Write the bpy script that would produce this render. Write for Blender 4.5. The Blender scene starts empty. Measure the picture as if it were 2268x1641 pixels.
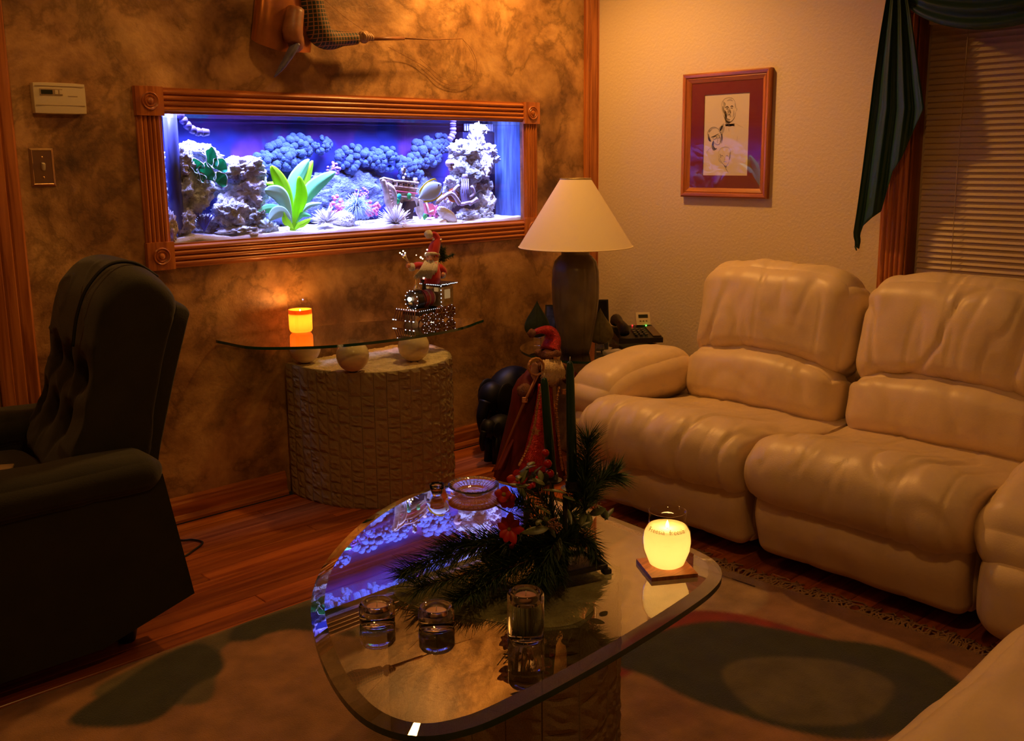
import bpy, math, random
from mathutils import Vector, Matrix, Euler, noise
random.seed(7)
PI = math.pi
S = bpy.context.scene
COL = S.collection

# ------------------------------------------------------------------ camera
CAM = Vector((-3.5225, -3.2279, 1.25))
YAW, PITCH, ROLL, FPX = 0.8278, 0.1849, -0.0105, 2164.8
FW = Vector((math.cos(YAW) * math.cos(PITCH), math.sin(YAW) * math.cos(PITCH), -math.sin(PITCH)))
_r = FW.cross(Vector((0, 0, 1))).normalized()
_u = _r.cross(FW)
RT = math.cos(ROLL) * _r + math.sin(ROLL) * _u
UP = -math.sin(ROLL) * _r + math.cos(ROLL) * _u
cam = bpy.data.cameras.new('camera')
cam_o = bpy.data.objects.new('camera', cam)
COL.objects.link(cam_o)
cam_o.matrix_world = Matrix(((RT.x, UP.x, -FW.x, CAM.x), (RT.y, UP.y, -FW.y, CAM.y), (RT.z, UP.z, -FW.z, CAM.z), (0, 0, 0, 1)))
cam.sensor_width = 36.0
cam.lens = FPX / 2268 * 36.0
cam.shift_y = -64.5 / 2268
cam.clip_start = 0.05
S.camera = cam_o

# ------------------------------------------------------------------ view, world and room lamps
S.view_settings.view_transform = 'Standard'
S.view_settings.look = 'None'
S.view_settings.gamma = 1.0
S.view_settings.use_curve_mapping = False
S.view_settings.exposure = 0.0
S.cycles.use_denoising = True
S.cycles.max_bounces = 8
S.cycles.diffuse_bounces = 3
S.cycles.glossy_bounces = 4
S.cycles.transmission_bounces = 8
S.cycles.transparent_max_bounces = 24
S.cycles.caustics_reflective = False
S.cycles.caustics_refractive = False
S.cycles.sample_clamp_indirect = 4.0
W = bpy.data.worlds.new('night'); S.world = W; W.use_nodes = True
W.node_tree.nodes['Background'].inputs[0].default_value = (0.012, 0.006, 0.003, 1)
W.node_tree.nodes['Background'].inputs[1].default_value = 0.3
WARM = (1.0, 0.465, 0.105)

def lamp(name, loc, power, color=WARM, radius=0.05, kind='POINT', spot=None, blend=0.5, aim=(0, 0, -1), size=None):
    d = bpy.data.lights.new(name, kind)
    d.energy = power; d.color = color
    if kind == 'AREA':
        d.shape = 'RECTANGLE'; d.size, d.size_y = size
    else:
        d.shadow_soft_size = radius
    if kind == 'SPOT':
        d.spot_size = spot; d.spot_blend = blend
    o = bpy.data.objects.new(name, d); COL.objects.link(o)
    o.location = loc
    o.rotation_euler = Vector(aim).to_track_quat('-Z', 'Y').to_euler()
    return o
lamp('ceiling_lamp_corner', (-0.80, -0.42, 2.38), 68, radius=0.05, kind='SPOT', spot=2.7, blend=0.7)
lamp('ceiling_lamp_door', (-2.85, -0.62, 2.38), 8, radius=0.05, kind='SPOT', spot=2.5, blend=0.6)
lamp('ceiling_lamp_middle', (-2.6, -2.5, 2.38), 22, radius=0.07, kind='SPOT', spot=2.75, blend=0.3)
lamp('ceiling_lamp_wall', (-1.95, -0.75, 2.38), 9, radius=0.05, kind='SPOT', spot=2.5, blend=0.7)
# the tank hood over the aquarium
hl = lamp('aquarium_hood_lamp', (-1.32, 0.085, 1.53), 57, color=(0.47, 0.47, 1.0), kind='AREA', size=(1.62, 0.09), aim=(0, 0.38, -1))
hl.data.spread = 1.25

# ------------------------------------------------------------------ helpers
def ray(px, py):
    return FW + RT * ((px - 1134) / FPX) - UP * ((py - 756) / FPX)
def P(px, py, ax, val):
    """the point of the plane <ax> = val in the room that was measured at this spot of the photograph"""
    d = ray(px, py); i = 'xyz'.index(ax)
    return CAM + d * ((val - CAM[i]) / d[i])
def ppm(p):
    """photograph pixels per metre at a point of the room"""
    return FPX / (Vector(p) - CAM).dot(FW)

class MB:
    def __init__(s): s.v = []; s.f = []
    def add(s, vs, fs):
        n = len(s.v); s.v += [tuple(v) for v in vs]; s.f += [tuple(i + n for i in f) for f in fs]; return s
    def box(s, c, size, rot=None, taper=1.0):
        hx, hy, hz = size[0] / 2, size[1] / 2, size[2] / 2
        vs = [Vector((x * hx * (taper if z > 0 else 1), y * hy * (taper if z > 0 else 1), z * hz)) for z in (-1, 1) for x, y in ((-1, -1), (1, -1), (1, 1), (-1, 1))]
        if rot is not None:
            m = rot if isinstance(rot, Matrix) else Euler(rot).to_matrix()
            vs = [m @ v for v in vs]
        c = Vector(c)
        return s.add([c + v for v in vs], [(3, 2, 1, 0), (4, 5, 6, 7), (0, 1, 5, 4), (1, 2, 6, 5), (2, 3, 7, 6), (3, 0, 4, 7)])
    def rbox(s, c, size, r=0.01, n=4, rot=None, fn=None):
        """box with rounded edges, each face n x n; fn(p, u) may move the points (u = unit cube coordinates)"""
        h = Vector(size) / 2; r = min(r, min(h) * 0.999)
        m = None
        if rot is not None: m = rot if isinstance(rot, Matrix) else Euler(rot).to_matrix()
        c = Vector(c); idx = {}; vs = []; fs = []
        ts = [math.sin((i / n - 0.5) * PI) * 0.35 + (2 * i / n - 1) * 0.65 for i in range(n + 1)]
        def vert(u):
            k = (round(u[0], 5), round(u[1], 5), round(u[2], 5))
            if k in idx: return idx[k]
            p = Vector((u[0] * h.x, u[1] * h.y, u[2] * h.z))
            q = Vector([max(-(h[i] - r), min(h[i] - r, p[i])) for i in range(3)])
            d = p - q
            if d.length > 1e-9: p = q + d.normalized() * r
            if fn: p = fn(p, u)
            if m: p = m @ p
            vs.append(c + p); idx[k] = len(vs) - 1
            return idx[k]
        for ax in range(3):
            for sg in (-1, 1):
                for i in range(n):
                    for j in range(n):
                        q = []
                        for a, b in ((i, j), (i + 1, j), (i + 1, j + 1), (i, j + 1)):
                            u = [0, 0, 0]; u[ax] = sg; u[(ax + 1) % 3] = ts[a]; u[(ax + 2) % 3] = ts[b]
                            q.append(vert(u))
                        fs.append(q if sg > 0 else q[::-1])
        return s.add(vs, fs)
    def lathe(s, prof, c=(0, 0, 0), n=24, fn=None, rot=None, cap=True, sx=1.0, sy=1.0):
        """prof: list of (radius, height) from bottom to top"""
        c = Vector(c); vs = []; fs = []
        m = None
        if rot is not None: m = rot if isinstance(rot, Matrix) else Euler(rot).to_matrix()
        for (r, z) in prof:
            for k in range(n):
                a = 2 * PI * k / n
                rr = r * (fn(a, z) if fn else 1)
                p = Vector((rr * math.cos(a) * sx, rr * math.sin(a) * sy, z))
                vs.append(c + (m @ p if m else p))
        for i in range(len(prof) - 1):
            for k in range(n):
                k2 = (k + 1) % n
                fs.append((i * n + k, i * n + k2, (i + 1) * n + k2, (i + 1) * n + k))
        if cap:
            if prof[0][0] > 1e-6: fs.append(tuple(range(n))[::-1])
            if prof[-1][0] > 1e-6: fs.append(tuple((len(prof) - 1) * n + k for k in range(n)))
        return s.add(vs, fs)
    def tube(s, pts, rad, n=8, cap=True, flat=1.0, smooth=0):
        pts = [Vector(p) for p in pts]
        if not hasattr(rad, '__len__'): rad = [rad] * len(pts)
        if smooth:
            pts, rad = spline(pts, rad, smooth)
        vs = []; fs = []
        t = (pts[1] - pts[0]).normalized()
        up = Vector((0, 0, 1)) if abs(t.z) < 0.9 else Vector((1, 0, 0))
        nrm = (up - t * up.dot(t)).normalized()
        for i, p in enumerate(pts):
            a = pts[max(i - 1, 0)]; b = pts[min(i + 1, len(pts) - 1)]
            t = (b - a)
            t = t.normalized() if t.length > 1e-9 else Vector((0, 0, 1))
            nrm = nrm - t * nrm.dot(t)
            nrm = nrm.normalized() if nrm.length > 1e-6 else t.orthogonal().normalized()
            bi = t.cross(nrm)
            for k in range(n):
                a = 2 * PI * k / n
                vs.append(p + (nrm * math.cos(a) * flat + bi * math.sin(a)) * rad[i])
        for i in range(len(pts) - 1):
            for k in range(n):
                k2 = (k + 1) % n
                fs.append((i * n + k, i * n + k2, (i + 1) * n + k2, (i + 1) * n + k))
        if cap:
            fs.append(tuple(range(n))[::-1]); fs.append(tuple((len(pts) - 1) * n + k for k in range(n)))
        return s.add(vs, fs)
    def ball(s, c, r, n=16, rot=None, fn=None):
        """ellipsoid; fn(unit vector) scales the radius"""
        if not hasattr(r, '__len__'): r = (r, r, r)
        c = Vector(c); m = None
        if rot is not None: m = rot if isinstance(rot, Matrix) else Euler(rot).to_matrix()
        rows = max(4, n // 2); vs = []; fs = []
        def pt(d):
            k = fn(d) if fn else 1.0
            p = Vector((d.x * r[0] * k, d.y * r[1] * k, d.z * r[2] * k))
            return c + (m @ p if m else p)
        vs.append(pt(Vector((0, 0, -1))))
        for i in range(1, rows):
            th = PI * i / rows - PI / 2
            for k in range(n):
                a = 2 * PI * k / n
                vs.append(pt(Vector((math.cos(th) * math.cos(a), math.cos(th) * math.sin(a), math.sin(th)))))
        vs.append(pt(Vector((0, 0, 1))))
        for k in range(n):
            fs.append((0, 1 + (k + 1) % n, 1 + k))
            for i in range(rows - 2):
                a = 1 + i * n
                fs.append((a + k, a + (k + 1) % n, a + n + (k + 1) % n, a + n + k))
            a = 1 + (rows - 2) * n
            fs.append((a + k, a + (k + 1) % n, len(vs) - 1))
        return s.add(vs, fs)
    def prism(s, poly, o, ux, uy, un):
        """flat polygon (2-D points) in the frame o, ux, uy, extruded along un"""
        o, ux, uy, un = Vector(o), Vector(ux), Vector(uy), Vector(un)
        n = len(poly)
        a = [o + ux * p[0] + uy * p[1] for p in poly]
        b = [p + un for p in a]
        return s.add(a + b, [tuple(range(n))[::-1], tuple(range(n, 2 * n))] + [(i, (i + 1) % n, n + (i + 1) % n, n + i) for i in range(n)])
    def grid(s, fn, nu, nv, thick=None):
        vs = [Vector(fn(i / nu, j / nv)) for j in range(nv + 1) for i in range(nu + 1)]
        fs = [(j * (nu + 1) + i, j * (nu + 1) + i + 1, (j + 1) * (nu + 1) + i + 1, (j + 1) * (nu + 1) + i) for j in range(nv) for i in range(nu)]
        if thick is not None:
            t = Vector(thick); n = len(vs); N = nu + 1
            vs = vs + [v + t for v in vs]
            fs2 = [tuple(i + n for i in f[::-1]) for f in fs]
            rim = [i for i in range(nu)] + [j * N + nu for j in range(nv)] + [nv * N + i for i in range(nu, 0, -1)] + [j * N for j in range(nv, 0, -1)]
            fs = fs + fs2 + [(rim[(k + 1) % len(rim)], rim[k], rim[k] + n, rim[(k + 1) % len(rim)] + n) for k in range(len(rim))]
        return s.add(vs, fs)

def spline(pts, rad, k):
    """Catmull-Rom through the points, k steps per span"""
    out = []; ro = []
    n = len(pts)
    for i in range(n - 1):
        p0, p1, p2, p3 = pts[max(i - 1, 0)], pts[i], pts[i + 1], pts[min(i + 2, n - 1)]
        for j in range(k):
            t = j / k
            out.append(0.5 * ((2 * p1) + (p2 - p0) * t + (2 * p0 - 5 * p1 + 4 * p2 - p3) * t * t + (3 * p1 - p0 - 3 * p2 + p3) * t ** 3))
            ro.append(rad[i] + (rad[i + 1] - rad[i]) * t)
    out.append(pts[-1]); ro.append(rad[-1])
    return out, ro
def closed(pts, k):
    pts = [Vector((p[0], p[1], 0)) for p in pts]; n = len(pts); out = []
    for i in range(n):
        p0, p1, p2, p3 = pts[i - 1], pts[i], pts[(i + 1) % n], pts[(i + 2) % n]
        for j in range(k):
            t = j / k
            q = 0.5 * ((2 * p1) + (p2 - p0) * t + (2 * p0 - 5 * p1 + 4 * p2 - p3) * t * t + (3 * p1 - p0 - 3 * p2 + p3) * t ** 3)
            out.append((q.x, q.y))
    return out

def root_loc(o):
    while o.parent is not None: o = o.parent
    return o.location
def obj(name, mb, m, parent=None, smooth=True, stuff=False, label=None, loc=None):
    """one mesh object from points given in room coordinates"""
    base = Vector(root_loc(parent)) if parent is not None else Vector(loc if loc is not None else (0, 0, 0))
    me = bpy.data.meshes.new(name)
    me.from_pydata([(v[0] - base.x, v[1] - base.y, v[2] - base.z) for v in mb.v], [], mb.f)
    if smooth:
        me.polygons.foreach_set('use_smooth', [True] * len(me.polygons))
        if smooth == 'auto':
            me.set_sharp_from_angle(angle=math.radians(38))
    me.materials.append(m)
    o = bpy.data.objects.new(name, me); COL.objects.link(o)
    if parent is not None: o.parent = parent
    else: o.location = base
    if stuff: o['kind'] = 'stuff'
    if label: o['label'] = label
    return o
def tag(o, label, cat, group=None):
    o['label'] = label; o['category'] = cat
    if group: o['group'] = group
    return o
def thing(name, label, cat, loc, group=None):
    o = bpy.data.objects.new(name, None); COL.objects.link(o)
    o.location = loc; o.empty_display_size = 0.05
    return tag(o, label, cat, group)
def struct(name, mb, m, parent=None, smooth=False):
    o = obj(name, mb, m, parent, smooth)
    if parent is None: o['kind'] = 'structure'
    return o

# ------------------------------------------------------------------ materials
def mat(name, col, rough=0.5, metal=0.0, bump=0.0, bscale=60, var=0.0, vscale=6, spec=0.5, coat=0.0, sheen=0.0, emit=None, es=0.0, trans=0.0, ior=1.45, sss=0.0, stretch=(1, 1, 1), detail=4, col2=None, alpha=1.0):
    m = bpy.data.materials.new(name); m.use_nodes = True
    nt = m.node_tree; b = nt.nodes['Principled BSDF']
    b.inputs['Base Color'].default_value = (*col, 1)
    b.inputs['Roughness'].default_value = rough
    b.inputs['Metallic'].default_value = metal
    b.inputs['Specular IOR Level'].default_value = spec
    b.inputs['Coat Weight'].default_value = coat
    b.inputs['Coat Roughness'].default_value = 0.12
    b.inputs['Sheen Weight'].default_value = sheen
    b.inputs['Transmission Weight'].default_value = trans
    b.inputs['IOR'].default_value = ior
    b.inputs['Alpha'].default_value = alpha
    if sss:
        b.inputs['Subsurface Weight'].default_value = sss
        b.inputs['Subsurface Radius'].default_value = (0.02, 0.01, 0.005)
    if emit:
        b.inputs['Emission Color'].default_value = (*emit, 1); b.inputs['Emission Strength'].default_value = es
    if var or bump or col2:
        tc = nt.nodes.new('ShaderNodeTexCoord'); mp = nt.nodes.new('ShaderNodeMapping')
        nt.links.new(tc.outputs['Object'], mp.inputs[0]); mp.inputs['Scale'].default_value = stretch
        if var or col2:
            n = nt.nodes.new('ShaderNodeTexNoise'); n.inputs['Scale'].default_value = vscale; n.inputs['Detail'].default_value = detail
            nt.links.new(mp.outputs[0], n.inputs['Vector'])
            r = nt.nodes.new('ShaderNodeValToRGB')
            a, c = (col, col2) if col2 else ([x * (1 - var) for x in col], [min(1, x * (1 + var)) for x in col])
            r.color_ramp.elements[0].color = (*a, 1); r.color_ramp.elements[0].position = 0.33
            r.color_ramp.elements[1].color = (*c, 1); r.color_ramp.elements[1].position = 0.67
            nt.links.new(n.outputs['Fac'], r.inputs[0]); nt.links.new(r.outputs[0], b.inputs['Base Color'])
        if bump:
            n2 = nt.nodes.new('ShaderNodeTexNoise'); n2.inputs['Scale'].default_value = bscale; n2.inputs['Detail'].default_value = 5
            nt.links.new(mp.outputs[0], n2.inputs['Vector'])
            bp = nt.nodes.new('ShaderNodeBump'); bp.inputs['Strength'].default_value = bump; bp.inputs['Distance'].default_value = 0.01
            nt.links.new(n2.outputs['Fac'], bp.inputs['Height']); nt.links.new(bp.outputs[0], b.inputs['Normal'])
    return m
def clear(name, tint=(0.93, 0.97, 0.95), k=1.0, rough=0.0):
    """clear sheet glass: a Fresnel share of mirror over plain see-through"""
    m = bpy.data.materials.new(name); m.use_nodes = True; nt = m.node_tree
    nt.nodes.remove(nt.nodes['Principled BSDF'])
    out = nt.nodes['Material Output']
    t = nt.nodes.new('ShaderNodeBsdfTransparent'); t.inputs[0].default_value = (*tint, 1)
    g = nt.nodes.new('ShaderNodeBsdfGlossy'); g.inputs['Roughness'].default_value = rough
    g.inputs[0].default_value = (1, 1, 1, 1)
    lw = nt.nodes.new('ShaderNodeFresnel'); lw.inputs[0].default_value = 1.5
    ml = nt.nodes.new('ShaderNodeMath'); ml.operation = 'MULTIPLY'; ml.inputs[1].default_value = k; ml.use_clamp = True
    geo = nt.nodes.new('ShaderNodeNewGeometry')
    inv = nt.nodes.new('ShaderNodeMath'); inv.operation = 'SUBTRACT'; inv.inputs[0].default_value = 1.0
    m2 = nt.nodes.new('ShaderNodeMath'); m2.operation = 'MULTIPLY'
    nt.links.new(geo.outputs['Backfacing'], inv.inputs[1])
    mx = nt.nodes.new('ShaderNodeMixShader')
    nt.links.new(lw.outputs[0], ml.inputs[0]); nt.links.new(ml.outputs[0], m2.inputs[0]); nt.links.new(inv.outputs[0], m2.inputs[1])
    nt.links.new(m2.outputs[0], mx.inputs[0])
    nt.links.new(t.outputs[0], mx.inputs[1]); nt.links.new(g.outputs[0], mx.inputs[2]); nt.links.new(mx.outputs[0], out.inputs[0])
    return m
def glow(name, col, strength):
    m = bpy.data.materials.new(name); m.use_nodes = True; nt = m.node_tree
    nt.nodes.remove(nt.nodes['Principled BSDF'])
    e = nt.nodes.new('ShaderNodeEmission'); e.inputs[0].default_value = (*col, 1); e.inputs[1].default_value = strength
    nt.links.new(e.outputs[0], nt.nodes['Material Output'].inputs[0])
    return m
def wax(name, col, share=0.6):
    """candle wax: lets the light of its flame through"""
    m = bpy.data.materials.new(name); m.use_nodes = True; nt = m.node_tree
    nt.nodes.remove(nt.nodes['Principled BSDF'])
    d = nt.nodes.new('ShaderNodeBsdfDiffuse'); d.inputs[0].default_value = (*col, 1)
    t = nt.nodes.new('ShaderNodeBsdfTranslucent'); t.inputs[0].default_value = (*col, 1)
    mx = nt.nodes.new('ShaderNodeMixShader'); mx.inputs[0].default_value = share
    nt.links.new(d.outputs[0], mx.inputs[1]); nt.links.new(t.outputs[0], mx.inputs[2]); nt.links.new(mx.outputs[0], nt.nodes['Material Output'].inputs[0])
    return m
def leafy(name, col, share=0.45):
    m = wax(name, col, share); nt = m.node_tree
    return m
def oak(name, axis, a=(0.54, 0.18, 0.040), b=(0.30, 0.080, 0.014), rough=0.38, per_object=False, coat=0.25, sc=14.0):
    m = bpy.data.materials.new(name); m.use_nodes = True; nt = m.node_tree; bs = nt.nodes['Principled BSDF']
    geo = nt.nodes.new('ShaderNodeNewGeometry'); mp = nt.nodes.new('ShaderNodeMapping')
    st = [sc * 4] * 3; st['xyz'.index(axis)] = sc * 0.22
    mp.inputs['Scale'].default_value = st
    nt.links.new(geo.outputs['Position'], mp.inputs[0])
    if per_object:
        oi = nt.nodes.new('ShaderNodeObjectInfo'); cm = nt.nodes.new('ShaderNodeCombineXYZ')
        ml = nt.nodes.new('ShaderNodeMath'); ml.operation = 'MULTIPLY'; ml.inputs[1].default_value = 60
        nt.links.new(oi.outputs['Random'], ml.inputs[0])
        for i in range(3): nt.links.new(ml.outputs[0], cm.inputs[i])
        nt.links.new(cm.outputs[0], mp.inputs['Location'])
    n = nt.nodes.new('ShaderNodeTexNoise'); n.inputs['Scale'].default_value = 1.0; n.inputs['Detail'].default_value = 6; n.inputs['Distortion'].default_value = 0.6
    nt.links.new(mp.outputs[0], n.inputs['Vector'])
    r = nt.nodes.new('ShaderNodeValToRGB'); r.color_ramp.elements[0].color = (*b, 1); r.color_ramp.elements[1].color = (*a, 1)
    r.color_ramp.elements[0].position = 0.36; r.color_ramp.elements[1].position = 0.6
    nt.links.new(n.outputs['Fac'], r.inputs[0])
    src = r.outputs[0]
    if per_object:
        hs = nt.nodes.new('ShaderNodeHueSaturation')
        mr = nt.nodes.new('ShaderNodeMapRange'); mr.inputs['To Min'].default_value = 0.7; mr.inputs['To Max'].default_value = 1.25
        nt.links.new(oi.outputs['Random'], mr.inputs[0]); nt.links.new(mr.outputs[0], hs.inputs['Value']); nt.links.new(src, hs.inputs['Color'])
        src = hs.outputs[0]
    nt.links.new(src, bs.inputs['Base Color'])
    bp = nt.nodes.new('ShaderNodeBump'); bp.inputs['Strength'].default_value = 0.12; bp.inputs['Distance'].default_value = 0.004
    nt.links.new(n.outputs['Fac'], bp.inputs['Height']); nt.links.new(bp.outputs[0], bs.inputs['Normal'])
    bs.inputs['Roughness'].default_value = rough; bs.inputs['Coat Weight'].default_value = coat; bs.inputs['Coat Roughness'].default_value = 0.2
    return m
def faux():
    m = bpy.data.materials.new('faux_finish_plaster'); m.use_nodes = True; nt = m.node_tree; bs = nt.nodes['Principled BSDF']
    geo = nt.nodes.new('ShaderNodeNewGeometry'); L = nt.links.new
    def nz(scale, detail, dist, off):
        mp = nt.nodes.new('ShaderNodeMapping'); mp.inputs['Location'].default_value = (off, off * 0.7, off * 1.3)
        L(geo.outputs['Position'], mp.inputs[0])
        n = nt.nodes.new('ShaderNodeTexNoise'); n.inputs['Scale'].default_value = scale; n.inputs['Detail'].default_value = detail
        n.inputs['Distortion'].default_value = dist; n.inputs['Roughness'].default_value = 0.62
        L(mp.outputs[0], n.inputs['Vector']); return n.outputs['Fac']
    def ramp(src, stops):
        r = nt.nodes.new('ShaderNodeValToRGB'); e = r.color_ramp.elements
        for i, (p, c) in enumerate(stops):
            if i < 2: el = e[i]
            else: el = e.new(p)
            el.position = p; el.color = (*c, 1)
        L(src, r.inputs[0]); return r.outputs[0]
    base = ramp(nz(4.2, 9, 0.35, 3.0), [(0.30, (0.19, 0.098, 0.042)), (0.44, (0.42, 0.22, 0.085)), (0.55, (0.64, 0.37, 0.15)), (0.72, (0.80, 0.51, 0.23))])
    vein = ramp(nz(3.4, 12, 0.3, 9.0), [(0.40, (1, 1, 1)), (0.465, (0.84, 0.80, 0.74)), (0.50, (0.42, 0.38, 0.32)), (0.545, (0.84, 0.80, 0.74)), (0.62, (1, 1, 1))])
    blot = ramp(nz(2.1, 6, 0.8, 21.0), [(0.36, (0.50, 0.46, 0.40)), (0.60, (1, 1, 1))])
    def mul(a, b, f):
        x = nt.nodes.new('ShaderNodeMix'); x.data_type = 'RGBA'; x.blend_type = 'MULTIPLY'; x.inputs[0].default_value = f
        L(a, x.inputs[6]); L(b, x.inputs[7]); return x.outputs[2]
    c = mul(mul(base, vein, 0.8), blot, 0.9)
    L(c, bs.inputs['Base Color'])
    bp = nt.nodes.new('ShaderNodeBump'); bp.inputs['Strength'].default_value = 0.3; bp.inputs['Distance'].default_value = 0.006
    L(nz(55, 5, 0.5, 1.0), bp.inputs['Height']); L(bp.outputs[0], bs.inputs['Normal'])
    bs.inputs['Roughness'].default_value = 0.5
    return m

M_FAUX = faux()
M_WALL = mat('beige_wall_paint', (0.74, 0.61, 0.44), 0.65, bump=0.2, bscale=80)
M_CEIL = mat('ceiling_paint', (0.7, 0.66, 0.58), 0.9, bump=0.2, bscale=80)
M_OAKX, M_OAKY, M_OAKZ = oak('oak_along_x', 'x'), oak('oak_along_y', 'y'), oak('oak_along_z', 'z')
M_PLANK = oak('floor_oak', 'x', (0.50, 0.135, 0.030), (0.27, 0.055, 0.011), 0.30, True, 0.35, 10.0)
M_SUB = mat('subfloor', (0.08, 0.03, 0.012), 0.8)
def water_face(name):
    m = bpy.data.materials.new(name); m.use_nodes = True; nt = m.node_tree
    nt.nodes.remove(nt.nodes['Principled BSDF'])
    t = nt.nodes.new('ShaderNodeBsdfTransparent'); g = nt.nodes.new('ShaderNodeBsdfGlossy'); g.inputs['Roughness'].default_value = 0.02
    f = nt.nodes.new('ShaderNodeFresnel'); f.inputs[0].default_value = 1.33; mx = nt.nodes.new('ShaderNodeMixShader')
    nt.links.new(f.outputs[0], mx.inputs[0]); nt.links.new(t.outputs[0], mx.inputs[1]); nt.links.new(g.outputs[0], mx.inputs[2])
    nt.links.new(mx.outputs[0], nt.nodes['Material Output'].inputs[0])
    return m
M_PANE = clear('clear_pane')
M_TOPGLASS = clear('table_glass', (0.80, 0.90, 0.85), 2.4)
M_GLASS = mat('solid_clear_glass', (1, 1, 1), 0.0, trans=1.0, ior=1.45)
M_BLACK = mat('black_iron', (0.012, 0.011, 0.010), 0.45)
M_WHITE = mat('white_paper', (0.8, 0.78, 0.72), 0.7)
# ------------------------------------------------------------------ room shell
RX0, RY0, HC = -4.7, -4.6, 2.44
OX0, OX1, OZ0, OZ1 = -2.133, -0.474, 0.972, 1.413     # opening for the aquarium
b = MB()
for x0, x1, z0, z1 in ((RX0, OX0, 0, HC), (OX1, 0.12, 0, HC), (OX0, OX1, 0, OZ0), (OX0, OX1, OZ1, HC)):
    b.box(((x0 + x1) / 2, 0.012, (z0 + z1) / 2), (x1 - x0, 0.024, z1 - z0))
struct('wall_back', b, M_FAUX)
WY0, WY1, WZ0, WZ1 = -2.95, -1.558, 0.79, 1.765          # window opening in the right wall
b = MB()
for y0, y1, z0, z1 in ((RY0, WY0, 0, HC), (WY1, 0.0, 0, HC), (WY0, WY1, 0, WZ0), (WY0, WY1, WZ1, HC)):
    b.box((0.06, (y0 + y1) / 2, (z0 + z1) / 2), (0.12, y1 - y0, z1 - z0))
struct('wall_right', b, M_WALL)
struct('wall_left', MB().box((RX0 - 0.06, RY0 / 2, HC / 2), (0.12, -RY0, HC)), M_WALL)
struct('wall_front', MB().box((RX0 / 2, RY0 - 0.06, HC / 2), (-RX0 + 0.24, 0.12, HC)), M_WALL)
struct('ceiling', MB().box((RX0 / 2, RY0 / 2, HC + 0.03), (-RX0 + 0.24, -RY0 + 0.12, 0.06)), M_CEIL)
floor = struct('floor', MB().box((RX0 / 2, RY0 / 2, -0.04), (-RX0, -RY0, 0.05)), M_SUB)
# floor boards: one shared unit board with eased edges, top face at z = 0
bb = MB().box((0, 0, -0.5), (1, 1, 1))
me = bpy.data.meshes.new('plank')
def unit_plank():
    e = 0.02; vs = []
    for z, k in ((-1, 0), (-0.12, 0), (0, 1)):
        for x, y in ((-.5, -.5), (.5, -.5), (.5, .5), (-.5, .5)):
            vs.append((x * (1 - 0.004 * k), y * (1 - 0.045 * k), z))
    fs = []
    for i in (0, 4):
        for k in range(4): fs.append((i + k, i + (k + 1) % 4, i + 4 + (k + 1) % 4, i + 4 + k))
    fs.append((8, 9, 10, 11))
    return vs, fs
me.from_pydata(unit_plank()[0], [], unit_plank()[1]); me.materials.append(M_PLANK)
pw = 0.064
rows = 46
for r in range(rows):
    y = -0.035 - pw * (r + 0.5)
    x = -3.75 - random.random() * 0.9
    while x < -0.03:
        L = random.uniform(0.75, 1.5)
        x1 = min(x + L, -0.012)
        if x1 > -3.6:
            o = bpy.data.objects.new('plank', me); COL.objects.link(o); o.parent = floor
            o.location = ((x + x1) / 2, y, random.uniform(-0.0006, 0.0))
            o.scale = (x1 - x - 0.0012, pw - 0.0012, 0.014)
        x += L
# baseboards with a rounded top and a shoe strip
def base_prof(h=0.088, d=0.016):
    return [(0, 0), (-d - 0.012, 0), (-d - 0.012, 0.010), (-d - 0.004, 0.022), (-d, 0.024), (-d, h * 0.72), (-d + 0.004, h * 0.80), (-d + 0.005, h * 0.88), (-0.006, h), (0, h)]
for name, x0, x1 in (('baseboard_back', -2.585, -1.745), ('baseboard_back_right', -1.09, -0.03)):
    b = MB().prism([(p[0], p[1]) for p in base_prof()], (x0, 0.0, 0.0), (0, 1, 0), (0, 0, 1), (x1 - x0, 0, 0))
    struct(name, b, M_OAKX)
b = MB().prism([(p[0], p[1]) for p in base_prof()], (0, -0.03, 0.0), (1, 0, 0), (0, 0, 1), (0, -2.9, 0))
struct('baseboard_right', b, M_OAKY)
# corner trim, oak board from floor to ceiling with a beaded edge
b = MB().prism([(-0.086, 0), (-0.086, -0.012), (-0.080, -0.018), (-0.066, -0.018), (-0.062, -0.014), (-0.058, -0.018), (-0.012, -0.018), (-0.006, -0.012), (-0.002, -0.018), (0, -0.018), (0, 0)], (0, 0, 0.0), (1, 0, 0), (0, 1, 0), (0, 0, HC))
struct('trim_corner', b, M_OAKZ)
# door at the far left, its casing
b = MB().prism([(-2.70, 0), (-2.70, -0.016), (-2.692, -0.02), (-2.665, -0.02), (-2.660, -0.016), (-2.655, -0.02), (-2.63, -0.02), (-2.625, -0.016), (-2.62, -0.02), (-2.594, -0.02), (-2.586, -0.012), (-2.586, 0)], (0, 0, 0), (1, 0, 0), (0, 1, 0), (0, 0, 2.12))
struct('trim_door', b, M_OAKZ)
door = struct('door_1', MB().box((-3.12, -0.004, 1.03), (0.83, 0.008, 2.06)), M_OAKZ)
for zc, hh in ((0.5, 0.7), (1.5, 0.9)):
    for xc in (-3.30, -2.94):
        struct('panel', MB().box((xc, -0.010, zc), (0.28, 0.012, hh), taper=0.94), M_OAKZ, door)
struct('handle', MB().tube([(-2.77, -0.008, 0.98), (-2.77, -0.05, 0.98)], [0.012, 0.025], 12), mat('brass', (0.8, 0.5, 0.2), 0.25, 1.0), door)

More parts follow.
